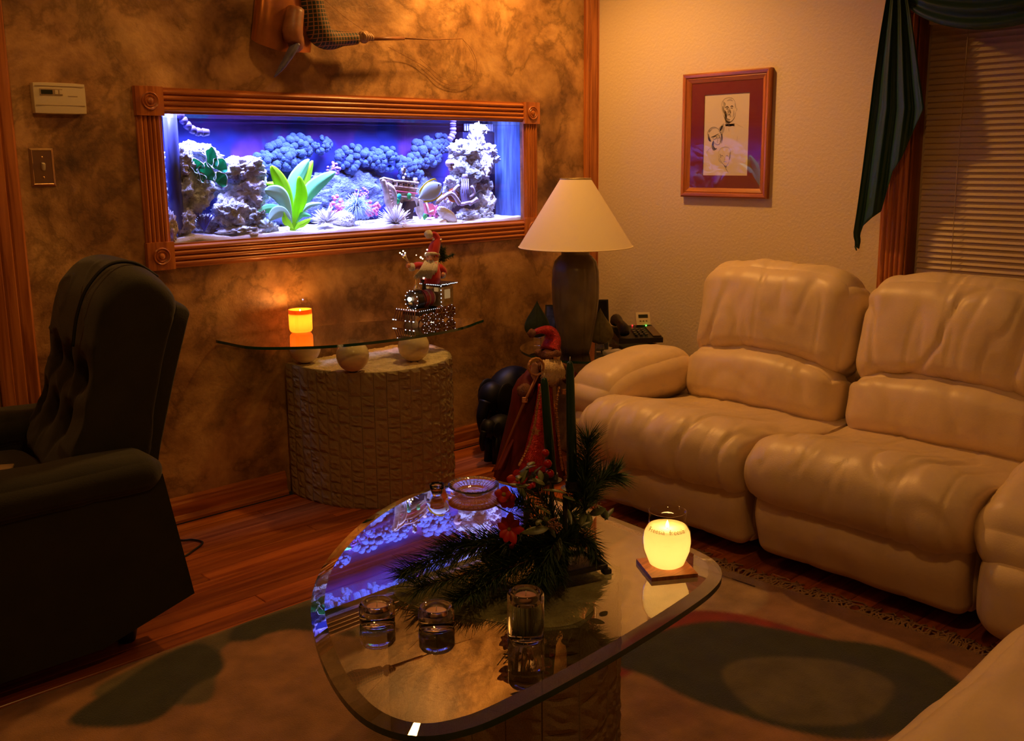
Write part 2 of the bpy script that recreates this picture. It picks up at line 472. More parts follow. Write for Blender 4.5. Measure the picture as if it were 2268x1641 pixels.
# ------------------------------------------------------------------ window with blind, casing, swag
win = struct('window_1', MB().box((0.10, (WY0 + WY1) / 2, (WZ0 + WZ1) / 2), (0.006, WY1 - WY0, WZ1 - WZ0)), clear('night_pane', (0.5, 0.5, 0.5), 1.0))
M_SASH = mat('sash_paint', (0.6, 0.5, 0.38), 0.5)
for y in (WY0 + 0.02, (WY0 + WY1) / 2, WY1 - 0.02):
    struct('sash', MB().box((0.085, y, (WZ0 + WZ1) / 2), (0.03, 0.04, WZ1 - WZ0)), M_SASH, win)
struct('exterior_night', MB().box((0.5, (WY0 + WY1) / 2, 1.3), (0.02, 3.0, 2.4)), mat('night', (0.004, 0.004, 0.006), 1.0))
def reed(w, n, d0, d1, k=9):
    """profile of a reeded oak moulding: points (across, depth)"""
    pts = [(0, 0), (0, d0)]
    m = w * 0.07
    pts.append((m, d0))
    pitch = (w - 2 * m) / n
    for i in range(n):
        for j in range(k + 1):
            t = j / k
            pts.append((m + pitch * (i + t), d0 + (d1 - d0) * (math.sin(PI * t) ** 0.7 if 0 < t < 1 else 0)))
    pts += [(w - m, d0), (w, d0), (w, 0)]
    out = []
    for p in pts:
        if not out or (abs(p[0] - out[-1][0]) + abs(p[1] - out[-1][1])) > 1e-6: out.append(p)
    return out
def reeded(w, n, o, ux, un, length, d0=0.010, d1=0.017):
    """moulding lying on a wall: o = start corner, ux across, un off the wall, length vector along"""
    return MB().prism(reed(w, n, d0, d1), o, ux, un, length)
def rosette_block(c, half, ux, uy, un, d=0.022):
    c, ux, uy, un = Vector(c), Vector(ux), Vector(uy), Vector(un)
    m = Matrix((ux, uy, un)).transposed()
    blk = MB().rbox(c + un * d / 2, (2 * half, 2 * half, d), 0.003, 3, m)
    R = half * 0.62
    prof = [(R, -0.001), (R, 0.003), (R * 0.9, 0.006), (R * 0.8, 0.003), (R * 0.68, 0.002), (R * 0.6, 0.005), (R * 0.5, 0.002), (R * 0.36, 0.002), (R * 0.3, 0.007), (R * 0.15, 0.009), (0.0, 0.0095)]
    ros = MB().lathe(prof, c + un * d, 28, rot=m)
    return blk, ros
wc = thing('window_casing', 'reeded oak casing with rosette block around the blind behind the sofa', 'window casing', (0, -1.50, 0.7))
obj('side_board', reeded(0.105, 5, (0, -1.452, 0.70), (0, -1, 0), (-1, 0, 0), (0, 0, 1.045)), M_OAKZ, wc, 'auto')
bl, ro = rosette_block((0, -1.504, 1.805), 0.06, (0, -1, 0), (0, 0, 1), (-1, 0, 0), 0.026)
k = obj('corner_block', bl, M_OAKZ, wc, 'auto'); obj('rosette', ro, M_OAKZ, k, 'auto')
obj('head_board', reeded(0.105, 5, (0, -1.565, 1.752), (0, 0, 1), (-1, 0, 0), (0, -1.4, 0)), M_OAKY, wc, 'auto')
obj('inner_jamb', MB().box((0.035, -1.552, 1.27), (0.09, 0.012, 0.97)), M_OAKZ, wc, False)
bt = thing('venetian_blind', 'beige slatted blind closed over the window behind the sofa', 'blind', (0.035, -2.25, 0.80))
M_SLAT = mat('blind_slat', (0.62, 0.47, 0.30), 0.45)
obj('headrail', MB().rbox((0.03, -2.26, 1.722), (0.045, 1.36, 0.045), 0.004, 3), mat('headrail_metal', (0.75, 0.62, 0.45), 0.4), bt, 'auto')
me = bpy.data.meshes.new('slat')
vs = []; fs = []
for i in range(6):
    t = i / 5 - 0.5
    for y in (-0.675, 0.675): vs.append((0.0025 * (1 - 4 * t * t), y, t * 0.025))
for i in range(5): fs.append((2 * i, 2 * i + 1, 2 * i + 3, 2 * i + 2))
n = len(vs)
vs += [(v[0] - 0.0008, v[1], v[2]) for v in vs]; fs += [tuple(q + n for q in f[::-1]) for f in fs]
me.from_pydata(vs, [], fs); me.materials.append(M_SLAT)
me.polygons.foreach_set('use_smooth', [True] * len(me.polygons))
zz = 1.690; i = 0
while zz > 0.80:
    o = bpy.data.objects.new('slat', me); COL.objects.link(o); o.parent = bt
    o.location = (-0.006, -0.01, zz - 0.80); o.rotation_euler = (0, 0.42, 0)
    zz -= 0.0205
for y in (-1.72, -2.40):
    obj('ladder_cord', MB().tube([(0.010, y, 1.70), (0.010, y + 0.004, 1.2), (0.010, y, 0.80)], 0.0012, 5), M_SLAT, bt)
obj('bottom_rail', MB().rbox((0.03, -2.26, 0.80), (0.025, 1.35, 0.016), 0.003, 2), M_SLAT, bt)

M_SWAG = mat('dark_green_satin', (0.008, 0.050, 0.038), 0.48, sheen=0.06, bump=0.1, bscale=300)
sw = thing('window_swag', 'dark green draped scarf valance with a long tail beside the window', 'curtain', (-0.06, -1.5, 1.85))
# tail: rows from the top down, left and right edges measured on the plane 7 cm off the wall
XT = -0.075
rows_l = [(1975, -60), (1962, 0), (1950, 70), (1934, 180), (1922, 280), (1908, 390), (1897, 470), (1889, 520), (1893, 533)]
rows_r = [(2008, -60), (2012, 0), (2022, 70), (2040, 180), (2047, 240), (2034, 292), (1988, 345), (1962, 430), (1954, 472)]
def edge(rows, t):
    n = len(rows) - 1; f = t * n; i = min(int(f), n - 1); f -= i
    return (rows[i][0] + (rows[i + 1][0] - rows[i][0]) * f, rows[i][1] + (rows[i + 1][1] - rows[i][1]) * f)
# hem of the tail steps up to the right in folds
hem = [(0.0, 545), (0.08, 552), (0.16, 500), (0.30, 482), (0.45, 468), (0.56, 380), (0.70, 348), (0.85, 290), (1.0, 236)]
def hemy(u):
    for i in range(len(hem) - 1):
        if u <= hem[i + 1][0]:
            t = (u - hem[i][0]) / (hem[i + 1][0] - hem[i][0]); return hem[i][1] + (hem[i + 1][1] - hem[i][1]) * t
    return hem[-1][1]
def leftx(y):
    for i in range(len(rows_l) - 1):
        if y <= rows_l[i + 1][1]:
            a, c = rows_l[i], rows_l[i + 1]; t = (y - a[1]) / (c[1] - a[1]); return a[0] + (c[0] - a[0]) * t
    return rows_l[-1][0]
def tailpt(u, v):
    y = -70 + (hemy(u) + 70) * v
    lx = leftx(y)
    # full width if the fold hung down to here
    wtop = 40; wfull = 120
    w = wtop + (wfull - wtop) * min(1.0, max(0.0, (y + 20) / 260.0)) ** 0.85
    x = lx + w * u
    spread = min(1, max(0, (y + 70) / 200))
    fold = 0.013 * math.cos(u * 2 * PI * 3.0 + 0.5 + 0.6 * math.sin(v * 3)) * (0.35 + 0.65 * spread) + 0.003 * math.cos(u * 2 * PI * 9 + v * 2)
    return P(x, y, 'x', XT - fold * 0.9)
obj('tail', MB().grid(tailpt, 96, 60, (0.002, 0, 0)), M_SWAG, sw)
b = MB().tube([P(1894, 545, 'x', XT), P(1897, 555, 'x', XT)], [0.004, 0.002], 6)
obj('hem_knot', b, M_SWAG, sw)
def swag(y0, span, name):
    def pt(u, v):
        y = y0 - span * u
        dip = 4 * u * (1 - u)
        ztop = 1.93 - 0.05 * dip
        zbot = 1.80 - 0.148 * dip ** 0.75
        z = ztop + (zbot - ztop) * v
        fold = 0.010 * math.sin(v * 2 * PI * 4.5 + u * 0.7) * (0.3 + 0.7 * dip) + 0.045 * math.sin(v * PI * 0.55) * dip ** 0.5
        return (-0.045 - fold, y, z)
    obj(name, MB().grid(pt, 50, 50, (0.002, 0, 0.001)), M_SWAG, sw)
swag(-1.50, 0.70, 'drape'); swag(-2.2, 0.70, 'drape')
# ------------------------------------------------------------------ aquarium set into the back wall
def frame_part(name, c0, L, w, n, ux, length, m):
    return obj(name, reeded(w, n, c0, ux, (0, -1, 0), length, 0.010, 0.019), m, af, 'auto')
FX0, FX1, FZ0, FZ1 = -2.215, -0.398, 0.895, 1.492
af = aq = thing('aquarium', 'long lit fish tank in a reeded oak frame set into the mottled wall', 'aquarium', (-1.3, 0, 0.895))
bw = 0.084
frame_part('frame_board', (FX0 + 0.09, 0, FZ1 - bw), 0, bw, 4, (0, 0, 1), (FX1 - FX0 - 0.18, 0, 0), M_OAKX)
frame_part('frame_board', (FX0 + 0.09, 0, FZ0), 0, bw, 4, (0, 0, 1), (FX1 - FX0 - 0.18, 0, 0), M_OAKX)
frame_part('frame_board', (FX0 + 0.002, 0, FZ0 + 0.09), 0, bw, 5, (1, 0, 0), (0, 0, FZ1 - FZ0 - 0.18), M_OAKZ)
frame_part('frame_board', (FX1 - bw - 0.002, 0, FZ0 + 0.09), 0, bw, 5, (1, 0, 0), (0, 0, FZ1 - FZ0 - 0.18), M_OAKZ)
for x in (FX0 + 0.045, FX1 - 0.045):
    for z in (FZ0 + 0.045, FZ1 - 0.045):
        bl, ro = rosette_block((x, 0, z), 0.0475, (1, 0, 0), (0, 0, 1), (0, -1, 0), 0.026)
        k = obj('corner_block', bl, M_OAKZ, af, 'auto'); obj('rosette', ro, M_OAKZ, k, 'auto')

YB = 0.31                                    # back of the tank
TX0, TX1 = -2.16, -0.442
obj('front_pane', MB().box(((TX0 + TX1) / 2, 0.029, 1.2), (TX1 - TX0, 0.008, 0.52)), clear('tank_glass', (0.95, 0.97, 1.0), 0.8), aq, False)
M_ENDGLASS = mat('painted_reflection_glass', (0.20, 0.34, 0.62), 0.25, var=0.5, vscale=9, stretch=(1, 6, 0.6))  # opaque streaky blue, the reflection on the end glass put into its colour
obj('end_pane', MB().box((TX1 + 0.005, YB / 2 + 0.02, 1.2), (0.010, YB - 0.03, 0.52)), M_ENDGLASS, aq, False)
obj('end_pane', MB().box((TX0 - 0.005, YB / 2 + 0.02, 1.2), (0.010, YB - 0.03, 0.52)), M_ENDGLASS, aq, False)
obj('silicone_bead', MB().box((TX1 - 0.004, 0.038, 1.19), (0.006, 0.008, 0.47)), mat('pale_silicone', (0.85, 0.9, 1.0), 0.3), aq, False)
obj('tank_floor', MB().box(((TX0 + TX1) / 2, YB / 2 + 0.02, 0.945), (TX1 - TX0 + 0.02, YB, 0.02)), M_BLACK, aq, False)
# printed reef picture on the back pane
m = bpy.data.materials.new('reef_picture'); m.use_nodes = True; nt = m.node_tree; bs = nt.nodes['Principled BSDF']; L = nt.links.new
tc = nt.nodes.new('ShaderNodeTexCoord')
def _n(scale, det, loc):
    mp = nt.nodes.new('ShaderNodeMapping'); mp.inputs['Location'].default_value = loc; L(tc.outputs['Object'], mp.inputs[0])
    n = nt.nodes.new('ShaderNodeTexNoise'); n.inputs['Scale'].default_value = scale; n.inputs['Detail'].default_value = det; L(mp.outputs[0], n.inputs['Vector']); return n.outputs['Fac']
def _r(src, a, c, p0, p1):
    r = nt.nodes.new('ShaderNodeValToRGB'); r.color_ramp.elements[0].position = p0; r.color_ramp.elements[1].position = p1
    r.color_ramp.elements[0].color = (*a, 1); r.color_ramp.elements[1].color = (*c, 1); L(src, r.inputs[0]); return r.outputs[0]
def _mix(f, a, c):
    x = nt.nodes.new('ShaderNodeMix'); x.data_type = 'RGBA'; L(f, x.inputs[0]); L(a, x.inputs[6]); L(c, x.inputs[7]); return x.outputs[2]
base = _r(_n(6, 6, (0, 0, 0)), (0.008, 0.010, 0.09), (0.020, 0.034, 0.24), 0.35, 0.7)
pur = _r(_n(12, 5, (4, 1, 2)), (0.050, 0.008, 0.11), (0.11, 0.025, 0.17), 0.4, 0.6)
cya = _r(_n(22, 6, (1, 8, 3)), (0.010, 0.06, 0.15), (0.03, 0.13, 0.26), 0.4, 0.6)
c1 = _mix(_r(_n(4.5, 2, (7, 2, 2)), (0, 0, 0), (1, 1, 1), 0.50, 0.56), base, pur)
c2 = _mix(_r(_n(5.5, 3, (2, 5, 9)), (0, 0, 0), (1, 1, 1), 0.56, 0.62), c1, cya)
L(c2, bs.inputs['Base Color']); bs.inputs['Roughness'].default_value = 0.6
obj('back_panel', MB().box(((TX0 + TX1) / 2, YB + 0.01, 1.2), (TX1 - TX0 + 0.02, 0.012, 0.54)), m, aq, False)
# water: one clear body with a mirror-like top
m = clear('water', (0.78, 0.83, 1.0), 1.0)
wx0, wx1, wy0, wy1, wz0, wz1 = TX0 + 0.006, TX1 - 0.006, 0.038, YB + 0.002, 0.962, 1.397
b = MB().add([(x, y, z) for z in (wz0, wz1) for x, y in ((wx0, wy0), (wx1, wy0), (wx1, wy1), (wx0, wy1))], [(3, 2, 1, 0), (0, 1, 5, 4), (1, 2, 6, 5), (2, 3, 7, 6), (3, 0, 4, 7)])
wt = obj('water', b, m, aq, False)
obj('water_surface', MB().grid(lambda u, v: (wx0 + (wx1 - wx0) * u, wy0 + (wy1 - wy0) * v, wz1 + 0.0012 * noise.noise(Vector((u * 30, v * 6, 0)))), 80, 16), water_face('water_surface'), wt)
# hood: dark lid, two tubes
hd = obj('hood', MB().box(((TX0 + TX1) / 2, YB / 2 + 0.03, 1.60), (TX1 - TX0 + 0.04, YB + 0.04, 0.02)), M_BLACK, aq, False)
for y in (0.09, 0.23):
    obj('light_tube', MB().tube([(TX0 + 0.12, y, 1.555), (TX1 - 0.12, y, 1.555)], 0.013, 10), glow('tube_glow', (0.36, 0.22, 1.0), 3.0), hd)
# overflow box, back right, with a comb along its top
ob = obj('overflow_box', MB().box((-0.545, 0.262, 1.16), (0.19, 0.08, 0.42)), mat('overflow_black', (0.01, 0.01, 0.035), 0.35), aq, False)
for i in range(13):
    obj('comb_tooth', MB().box((-0.63 + i * 0.0135, 0.219, 1.386), (0.006, 0.006, 0.022)), mat('comb_plastic', (0.25, 0.28, 0.55), 0.4) if i == 0 else bpy.data.materials['comb_plastic'], ob, False)
p = P(379, 300, 'y', 0.075)
obj('overflow_pipe', MB().tube([(p.x, p.y, 1.02), (p.x, p.y, 1.43)], 0.0235, 20), mat('pipe_plastic', (0.10, 0.11, 0.34), 0.3), aq)
M_NOZ = mat('nozzle_plastic', (0.10, 0.075, 0.24), 0.4)
def nozzle(pts, name):
    b = MB()
    for i in range(len(pts) - 1):
        a, c = Vector(pts[i]), Vector(pts[i + 1])
        d = c - a
        b.tube([a, a + d * 0.2, a + d * 0.6, a + d * 1.0], [0.0105, 0.0150, 0.0145, 0.0105] if i < len(pts) - 2 else [0.012, 0.0150, 0.0125, 0.011], 14)
    return obj(name, b, M_NOZ, aq)
nozzle([P(*q, 'y', 0.10) for q in ((396, 248), (403, 262), (411, 273), (421, 284), (433, 291), (446, 293), (462, 293))], 'jet_nozzle')
nozzle([P(*q, 'y', 0.19) for q in ((1004, 262), (1003, 272), (1003, 282), (1004, 291), (1003, 299), (998, 306), (995, 311))], 'jet_nozzle')
# sand bed
def sandpt(u, v):
    x = TX0 + 0.004 + (TX1 - TX0 - 0.008) * u; y = 0.035 + (YB - 0.04) * v
    z = 0.984 + 0.010 * noise.noise(Vector((x * 6, y * 8, 1))) + 0.004 * noise.noise(Vector((x * 30, y * 30, 2))) + 0.015 * v
    if u < 0.2: z += 0.012 * max(0, 1 - abs(u - 0.09) / 0.08)
    return (x, y, z)
o = obj('sand_bed', MB().grid(sandpt, 150, 26, (0, 0, -0.03)), mat('white_sand', (0.85, 0.82, 0.80), 0.9, bump=0.4, bscale=500), None)
tag(o, 'white sand covering the bottom of the aquarium', 'sand'); o['kind'] = 'stuff'

# ---- rocks and corals
def rock_mat(name, a, c, m2):
    return mat(name, a, 0.9, bump=0.9, bscale=120, vscale=28, col2=c, detail=6)
M_R1 = rock_mat('live_rock_violet', (0.52, 0.48, 0.70), (0.93, 0.91, 0.97), 0)
M_R2 = rock_mat('live_rock_grey', (0.47, 0.50, 0.58), (0.92, 0.93, 0.95), 0)
M_R3 = rock_mat('live_rock_olive', (0.20, 0.22, 0.26), (0.62, 0.64, 0.62), 0)
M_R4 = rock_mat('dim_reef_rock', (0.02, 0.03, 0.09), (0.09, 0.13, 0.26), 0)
def rockfn(seed, rough=0.35, freq=2.2, pits=0.28):
    o = Vector((seed * 7.3, seed * 3.1, seed * 5.7))
    def fn(d):
        k = 1 + rough * noise.noise(d * freq + o) + rough * 0.55 * noise.noise(d * freq * 2.7 + o) + 0.16 * noise.noise(d * freq * 7 + o) + 0.07 * noise.noise(d * freq * 16 + o)
        h = noise.noise(d * freq * 3.3 - o)
        return k - pits * max(0, h - 0.22) * 2.2
    return fn
rk = 0
def rock(px, py, rx, ry, Y, m, label, depth=None, parent=None, name='rock', n=72, rough=0.35, freq=2.2, pits=0.28, tilt=0):
    global rk; rk += 1
    c = P(px, py, 'y', Y); k = 1.0 / ppm(c)
    r = (rx * k * 1.08, (depth or 0.055), ry * k * 1.05)
    b = MB().ball(c, r, n, rot=(0, tilt, 0), fn=rockfn(rk + 1, rough, freq, pits))
    o = obj(name, b, m, parent, True, loc=(c.x, c.y, c.z - r[2]))
    if parent is None: tag(o, label, 'rock', 'live rocks in the aquarium')
    return o
rock(398, 366, 34, 40, 0.11, M_R1, 'pale pitted violet rock at the top of the left pile, under the white pipe')
rock(414, 425, 50, 50, 0.11, M_R2, 'large grey pitted rock in the middle of the left pile, beside the frame')
rock(403, 487, 26, 30, 0.10, M_R1, 'rough lilac rock low in the left pile, above the sand at the frame')
rock(440, 340, 46, 20, 0.22, M_R1, 'flat purple rock slab behind the green leaf coral', tilt=0.25)
rock(530, 375, 52, 26, 0.14, M_R1, 'white crusted ledge rock under the small snail shell', depth=0.07)
rock(545, 425, 44, 40, 0.13, M_R1, 'purple knobbly rock below the white ledge, left of the green plant')
rock(512, 472, 34, 36, 0.11, M_R2, 'grey green rock in the lower left pile, right of the blue coral tuft')
rock(552, 478, 30, 30, 0.11, M_R3, 'olive rock at the foot of the left pile, beside the bright plant')
rock(532, 514, 46, 16, 0.09, M_R2, 'low flat grey rock lying on the sand at the right of the left pile')
rock(490, 400, 46, 34, 0.22, M_R3, 'dark shaded rock at the back of the left pile under the green coral', depth=0.05)
rock(455, 500, 40, 22, 0.20, M_R3, 'dark rock at the back behind the blue coral tuft')
rock(372, 505, 12, 34, 0.07, M_R1, 'narrow pale rock leaning on the left frame edge by the sand')
# arch of the cave
c = [P(*q, 'y', 0.13) for q in ((446, 455), (452, 430), (472, 418), (492, 428), (500, 455))]
tag(obj('rock_arch', MB().tube(c, [0.012, 0.010, 0.009, 0.011, 0.013], 10, smooth=5), M_R3, loc=c[0]), 'small dark stone arch over the blue cave opening under the green coral', 'rock')
# right tower
rock(1028, 338, 36, 26, 0.16, M_R2, 'broad pale boulder near the top of the right rock tower')
rock(1030, 385, 36, 36, 0.15, M_R3, 'dark hollow rock in the middle of the right tower, above the bone ornament')
rock(1060, 372, 26, 36, 0.16, M_R1, 'violet knobbly rock on the right side of the right tower')
rock(1055, 306, 16, 28, 0.17, M_R1, 'upright narrow rock finger at the top of the right tower', depth=0.03)
rock(1064, 287, 15, 10, 0.17, M_R2, 'small white rock cap on the very top of the right tower', depth=0.025)
rock(1046, 285, 7, 8, 0.17, M_R2, 'tiny round knob left of the white cap at the tower top', depth=0.012, n=32)
rock(1083, 334, 18, 14, 0.17, M_R1, 'rock branch reaching right from the upper tower', depth=0.03)
rock(1096, 352, 12, 9, 0.17, M_R2, 'small pale rock tip at the right end of the tower branch', depth=0.02, n=40)
rock(1062, 420, 26, 30, 0.17, M_R3, 'olive rock behind the bone ornament in the right tower')
rock(1072, 408, 14, 12, 0.15, M_R2, 'pale rounded rock lump on the right edge at half height of the tower', depth=0.03, n=48)
rock(1074, 448, 20, 28, 0.14, M_R2, 'pale stacked rock in the lower right of the tower', depth=0.04)
rock(1070, 480, 20, 24, 0.13, M_R3, 'greenish base rock at the lower right foot of the tower', depth=0.04)
rock(1036, 480, 28, 15, 0.13, M_R2, 'low grey rock on the sand in front of the tower', depth=0.05)
rock(1004, 402, 20, 12, 0.16, M_R2, 'small pale rock shelf left of the bone ornament', depth=0.03)
rock(1000, 425, 18, 30, 0.20, M_R3, 'dark rock behind the dark orange fish', depth=0.04)
rock(985, 446, 17, 14, 0.15, M_R1, 'smooth white lump rock below the orange fish', depth=0.03, rough=0.15, pits=0.1)
rock(762, 487, 24, 19, 0.14, M_R2, 'smooth white dome rock on the sand in the middle of the tank', depth=0.04, rough=0.1, pits=0.0)
rock(905, 497, 50, 14, 0.20, M_R1, 'bluish low rubble rock on the sand behind the wreck ornament', depth=0.04)
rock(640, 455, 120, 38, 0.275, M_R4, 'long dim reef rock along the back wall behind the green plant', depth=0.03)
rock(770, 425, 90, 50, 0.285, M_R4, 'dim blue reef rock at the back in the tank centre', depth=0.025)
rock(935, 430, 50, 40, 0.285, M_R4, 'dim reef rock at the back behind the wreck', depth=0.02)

def cauli(px, py, rx, ry, Y, m, name, label, cat='coral', cnt=26, lump=0.35, seed=1, depth=0.03, group=None):
    rnd = random.Random(seed); c = P(px, py, 'y', Y); k = 1.0 / ppm(c); b = MB()
    for i in range(cnt):
        a = rnd.random() * 2 * PI; q = rnd.random() ** 0.5
        x = math.cos(a) * q; z = math.sin(a) * q
        y = -math.sqrt(max(0, 1 - q * q)) * rnd.uniform(0.6, 1.0)
        r = k * min(rx, ry) * lump * rnd.uniform(0.7, 1.2)
        b.ball((c.x + x * rx * k, c.y + y * depth, c.z + z * ry * k), r, 12, fn=lambda d, s=i: 1 + 0.12 * noise.noise(d * 4 + Vector((s, s, 0))))
    return tag(obj(name, b, m, loc=(c.x, c.y, c.z - ry * k)), label, cat, group)
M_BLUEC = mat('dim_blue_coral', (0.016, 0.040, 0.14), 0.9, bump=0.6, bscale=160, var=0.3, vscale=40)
M_PINK = mat('pink_coral', (0.62, 0.14, 0.30), 0.85, bump=0.8, bscale=200, var=0.35, vscale=60)
M_PURP = mat('purple_coral', (0.22, 0.10, 0.50), 0.85, bump=0.6, bscale=150, var=0.3, vscale=40)
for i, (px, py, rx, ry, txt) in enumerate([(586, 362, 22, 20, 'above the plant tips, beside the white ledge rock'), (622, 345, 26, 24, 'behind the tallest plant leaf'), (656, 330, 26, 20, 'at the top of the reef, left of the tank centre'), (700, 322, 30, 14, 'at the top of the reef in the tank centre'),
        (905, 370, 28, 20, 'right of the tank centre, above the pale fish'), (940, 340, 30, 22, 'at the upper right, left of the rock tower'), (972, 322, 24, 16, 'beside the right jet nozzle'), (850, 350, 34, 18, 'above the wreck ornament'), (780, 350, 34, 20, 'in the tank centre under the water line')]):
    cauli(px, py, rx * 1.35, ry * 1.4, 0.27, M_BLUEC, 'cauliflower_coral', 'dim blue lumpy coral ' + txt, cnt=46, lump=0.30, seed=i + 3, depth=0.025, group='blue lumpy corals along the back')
for i, (px, py, rx, ry, mm, txt) in enumerate([(745, 458, 17, 26, M_PINK, 'tall pink bumpy coral beside the green plant'), (822, 462, 22, 16, M_PINK, 'low pink coral left of the wreck ornament'), (738, 374, 16, 14, M_PURP, 'small mauve coral head above the plant\'s right leaf'), (800, 430, 18, 14, M_PURP, 'mauve coral behind the white tentacle anemone'),
        (960, 468, 14, 14, M_PINK, 'small red coral behind the pale fish')]):
    cauli(px, py, rx, ry, 0.19, mm, 'bumpy_coral', txt, cnt=34, lump=0.24, seed=40 + i, depth=0.02)
# white brain coral, tilted
c = P(990, 476, 'y', 0.09); k = 1 / ppm(c)
b = MB().ball(c, (30 * k, 0.022, 13 * k), 64, rot=(0, 0.55, 0), fn=lambda d: 1 + 0.07 * math.sin(22 * d.x + 5 * noise.noise(d * 5)) * math.cos(14 * d.z))
tag(obj('brain_coral', b, mat('bone_white', (0.86, 0.82, 0.74), 0.8), loc=(c.x, c.y, c.z - 0.03)), 'white ridged brain coral lying tilted in front of the right tower', 'coral')
c = P(981, 496, 'y', 0.08); k = 1 / ppm(c)
tag(obj('shell_pebble', MB().ball(c, (14 * k, 0.015, 9 * k), 20, fn=rockfn(77, 0.12)), bpy.data.materials['bone_white'], loc=c), 'small white stone under the end of the brain coral', 'stone')
# spiky anemones
def anemone(px, py, r, Y, cnt, m, label, up=0.3, seed=0, thick=0.0016, droop=0.0, ln=(0.7, 1.1)):
    rnd = random.Random(seed); c = P(px, py, 'y', Y); k = r / ppm(c); b = MB()
    for i in range(cnt):
        d = Vector((rnd.gauss(0, 1), rnd.gauss(0, 0.7), rnd.gauss(up, 0.8))).normalized()
        if d.z < -0.25 and droop == 0: d.z = -d.z
        l = k * rnd.uniform(*ln); p1 = c + d * l * 0.55; p2 = c + d * l + Vector((0, 0, -droop * l * rnd.random()))
        b.tube([c + d * l * 0.05, p1, p2], [thick, thick * 0.9, thick * 0.4], 5)
    return tag(obj('anemone', b, m, loc=(c.x, c.y, c.z)), label, 'anemone')
M_WANE = mat('white_tentacles', (0.88, 0.86, 0.92), 0.7)
anemone(790, 456, 40, 0.13, 240, mat('pale_blue_tentacles', (0.45, 0.62, 0.85), 0.6), 'bushy pale blue tentacle anemone in the middle of the tank', up=0.2, seed=4, thick=0.0011, droop=0.7)
anemone(722, 492, 36, 0.10, 120, M_WANE, 'white spiky anemone on the sand right of the plant', up=0.5, seed=5, thick=0.0024)
anemone(876, 494, 42, 0.08, 150, M_WANE, 'white spiky anemone on the sand in front of the wreck', up=0.6, seed=6, thick=0.0024)
# blue fan tuft
c = P(452, 505, 'y', 0.09); b = MB()
rnd = random.Random(12); k = 1 / ppm(c)
for i in range(90):
    a = rnd.uniform(-0.62, 0.62); l = rnd.uniform(30, 46) * k
    b.tube([c + Vector((0, 0, -8 * k)), c + Vector((math.sin(a) * l * 0.6, rnd.uniform(-.012, .012), math.cos(a) * l * 0.55)), c + Vector((math.sin(a) * l, rnd.uniform(-.015, .015), math.cos(a) * l - 8 * k))], [0.0014, 0.0014, 0.0008], 4)
tag(obj('fan_coral', b, mat('blue_fan', (0.05, 0.09, 0.60), 0.8), loc=c), 'deep blue fan coral tuft at the front of the left rock pile', 'coral')
# green leaf coral
gc = P(462, 395, 'y', 0.085); M_GREEN = leafy('green_leaf_coral', (0.05, 0.48, 0.24), 0.5)
lc = thing('leaf_coral', 'green cupped leaf coral on top of the left rock pile', 'coral', gc)
obj('stalk', MB().tube([gc + Vector((0, 0.02, -0.012)), gc + Vector((0, 0, 0.02))], [0.010, 0.016], 10), M_GREEN, lc)
k = 1 / ppm(gc)
for (px, py, w, h, ry) in [(430, 367, 22, 24, -0.9), (452, 384, 30, 36, -0.2), (463, 350, 22, 38, 0.05), (482, 366, 30, 26, 0.6), (484, 397, 28, 26, 1.1), (440, 394, 14, 14, -1.2)]:
    cc = P(px, py, 'y', 0.075); b = MB()
    def cup(u, v):
        a = (u - 0.5) * 3.9; rr = v * (1 + 0.07 * math.sin(a * 6)) * (0.72 + 0.28 * math.cos(a))
        x = math.sin(a) * rr * w * 0.80 * k; z = (math.cos(a) * rr - 0.35) * h * 0.95 * k
        y = -0.014 * v * v + 0.018 * (abs(u - 0.5) * 2) ** 2 * -v + 0.004 * math.sin(a * 7) * v
        q = Matrix.Rotation(ry * 0.6, 3, 'Y') @ Vector((x, y, z))
        return cc + q
    b.grid(cup, 22, 10, (0, 0.002, 0.0004))
    lf = obj('leaf', b, M_GREEN, lc)
    rim = MB().tube([cup(i / 22, 1.0) for i in range(23)], 0.0016, 5)
    obj('rim', rim, mat('pale_rim', (0.62, 0.75, 0.72), 0.7), lf)
# snail shell
c = P(557, 371, 'y', 0.08); b = MB()
pts = []; rad = []
for i in range(40):
    t = i / 39; a = t * 2 * PI * 2.2; rr = 0.014 * (1 - 0.85 * t)
    pts.append(c + Vector((math.cos(a) * rr, -0.006 * t, math.sin(a) * rr))); rad.append(0.007 * (1 - 0.8 * t) + 0.001)
b.tube(pts, rad, 8)
tag(obj('snail_shell', b, mat('shell', (0.45, 0.40, 0.52), 0.4), loc=c), 'round spiral snail shell on the white ledge rock', 'shell')
# frilly clam shells at the plant foot
for i, (px, py, rx, ry) in enumerate([(588, 500, 18, 17), (603, 505, 15, 14)]):
    c = P(px, py, 'y', 0.07 + 0.015 * i); k = 1 / ppm(c)
    b = MB().ball(c, (rx * k, 0.018, ry * k), 48, fn=lambda d: 1 + 0.10 * math.sin(9 * math.atan2(d.z, d.x) + 3 * d.y))
    tag(obj('clam_shell', b, mat('clam_white', (0.60, 0.80, 0.86), 0.6, var=0.4, vscale=50) if i == 0 else bpy.data.materials['clam_white'], loc=c), ['pale ribbed clam shell left of the plant foot', 'smaller ribbed clam shell touching the plant foot'][i], 'shell')

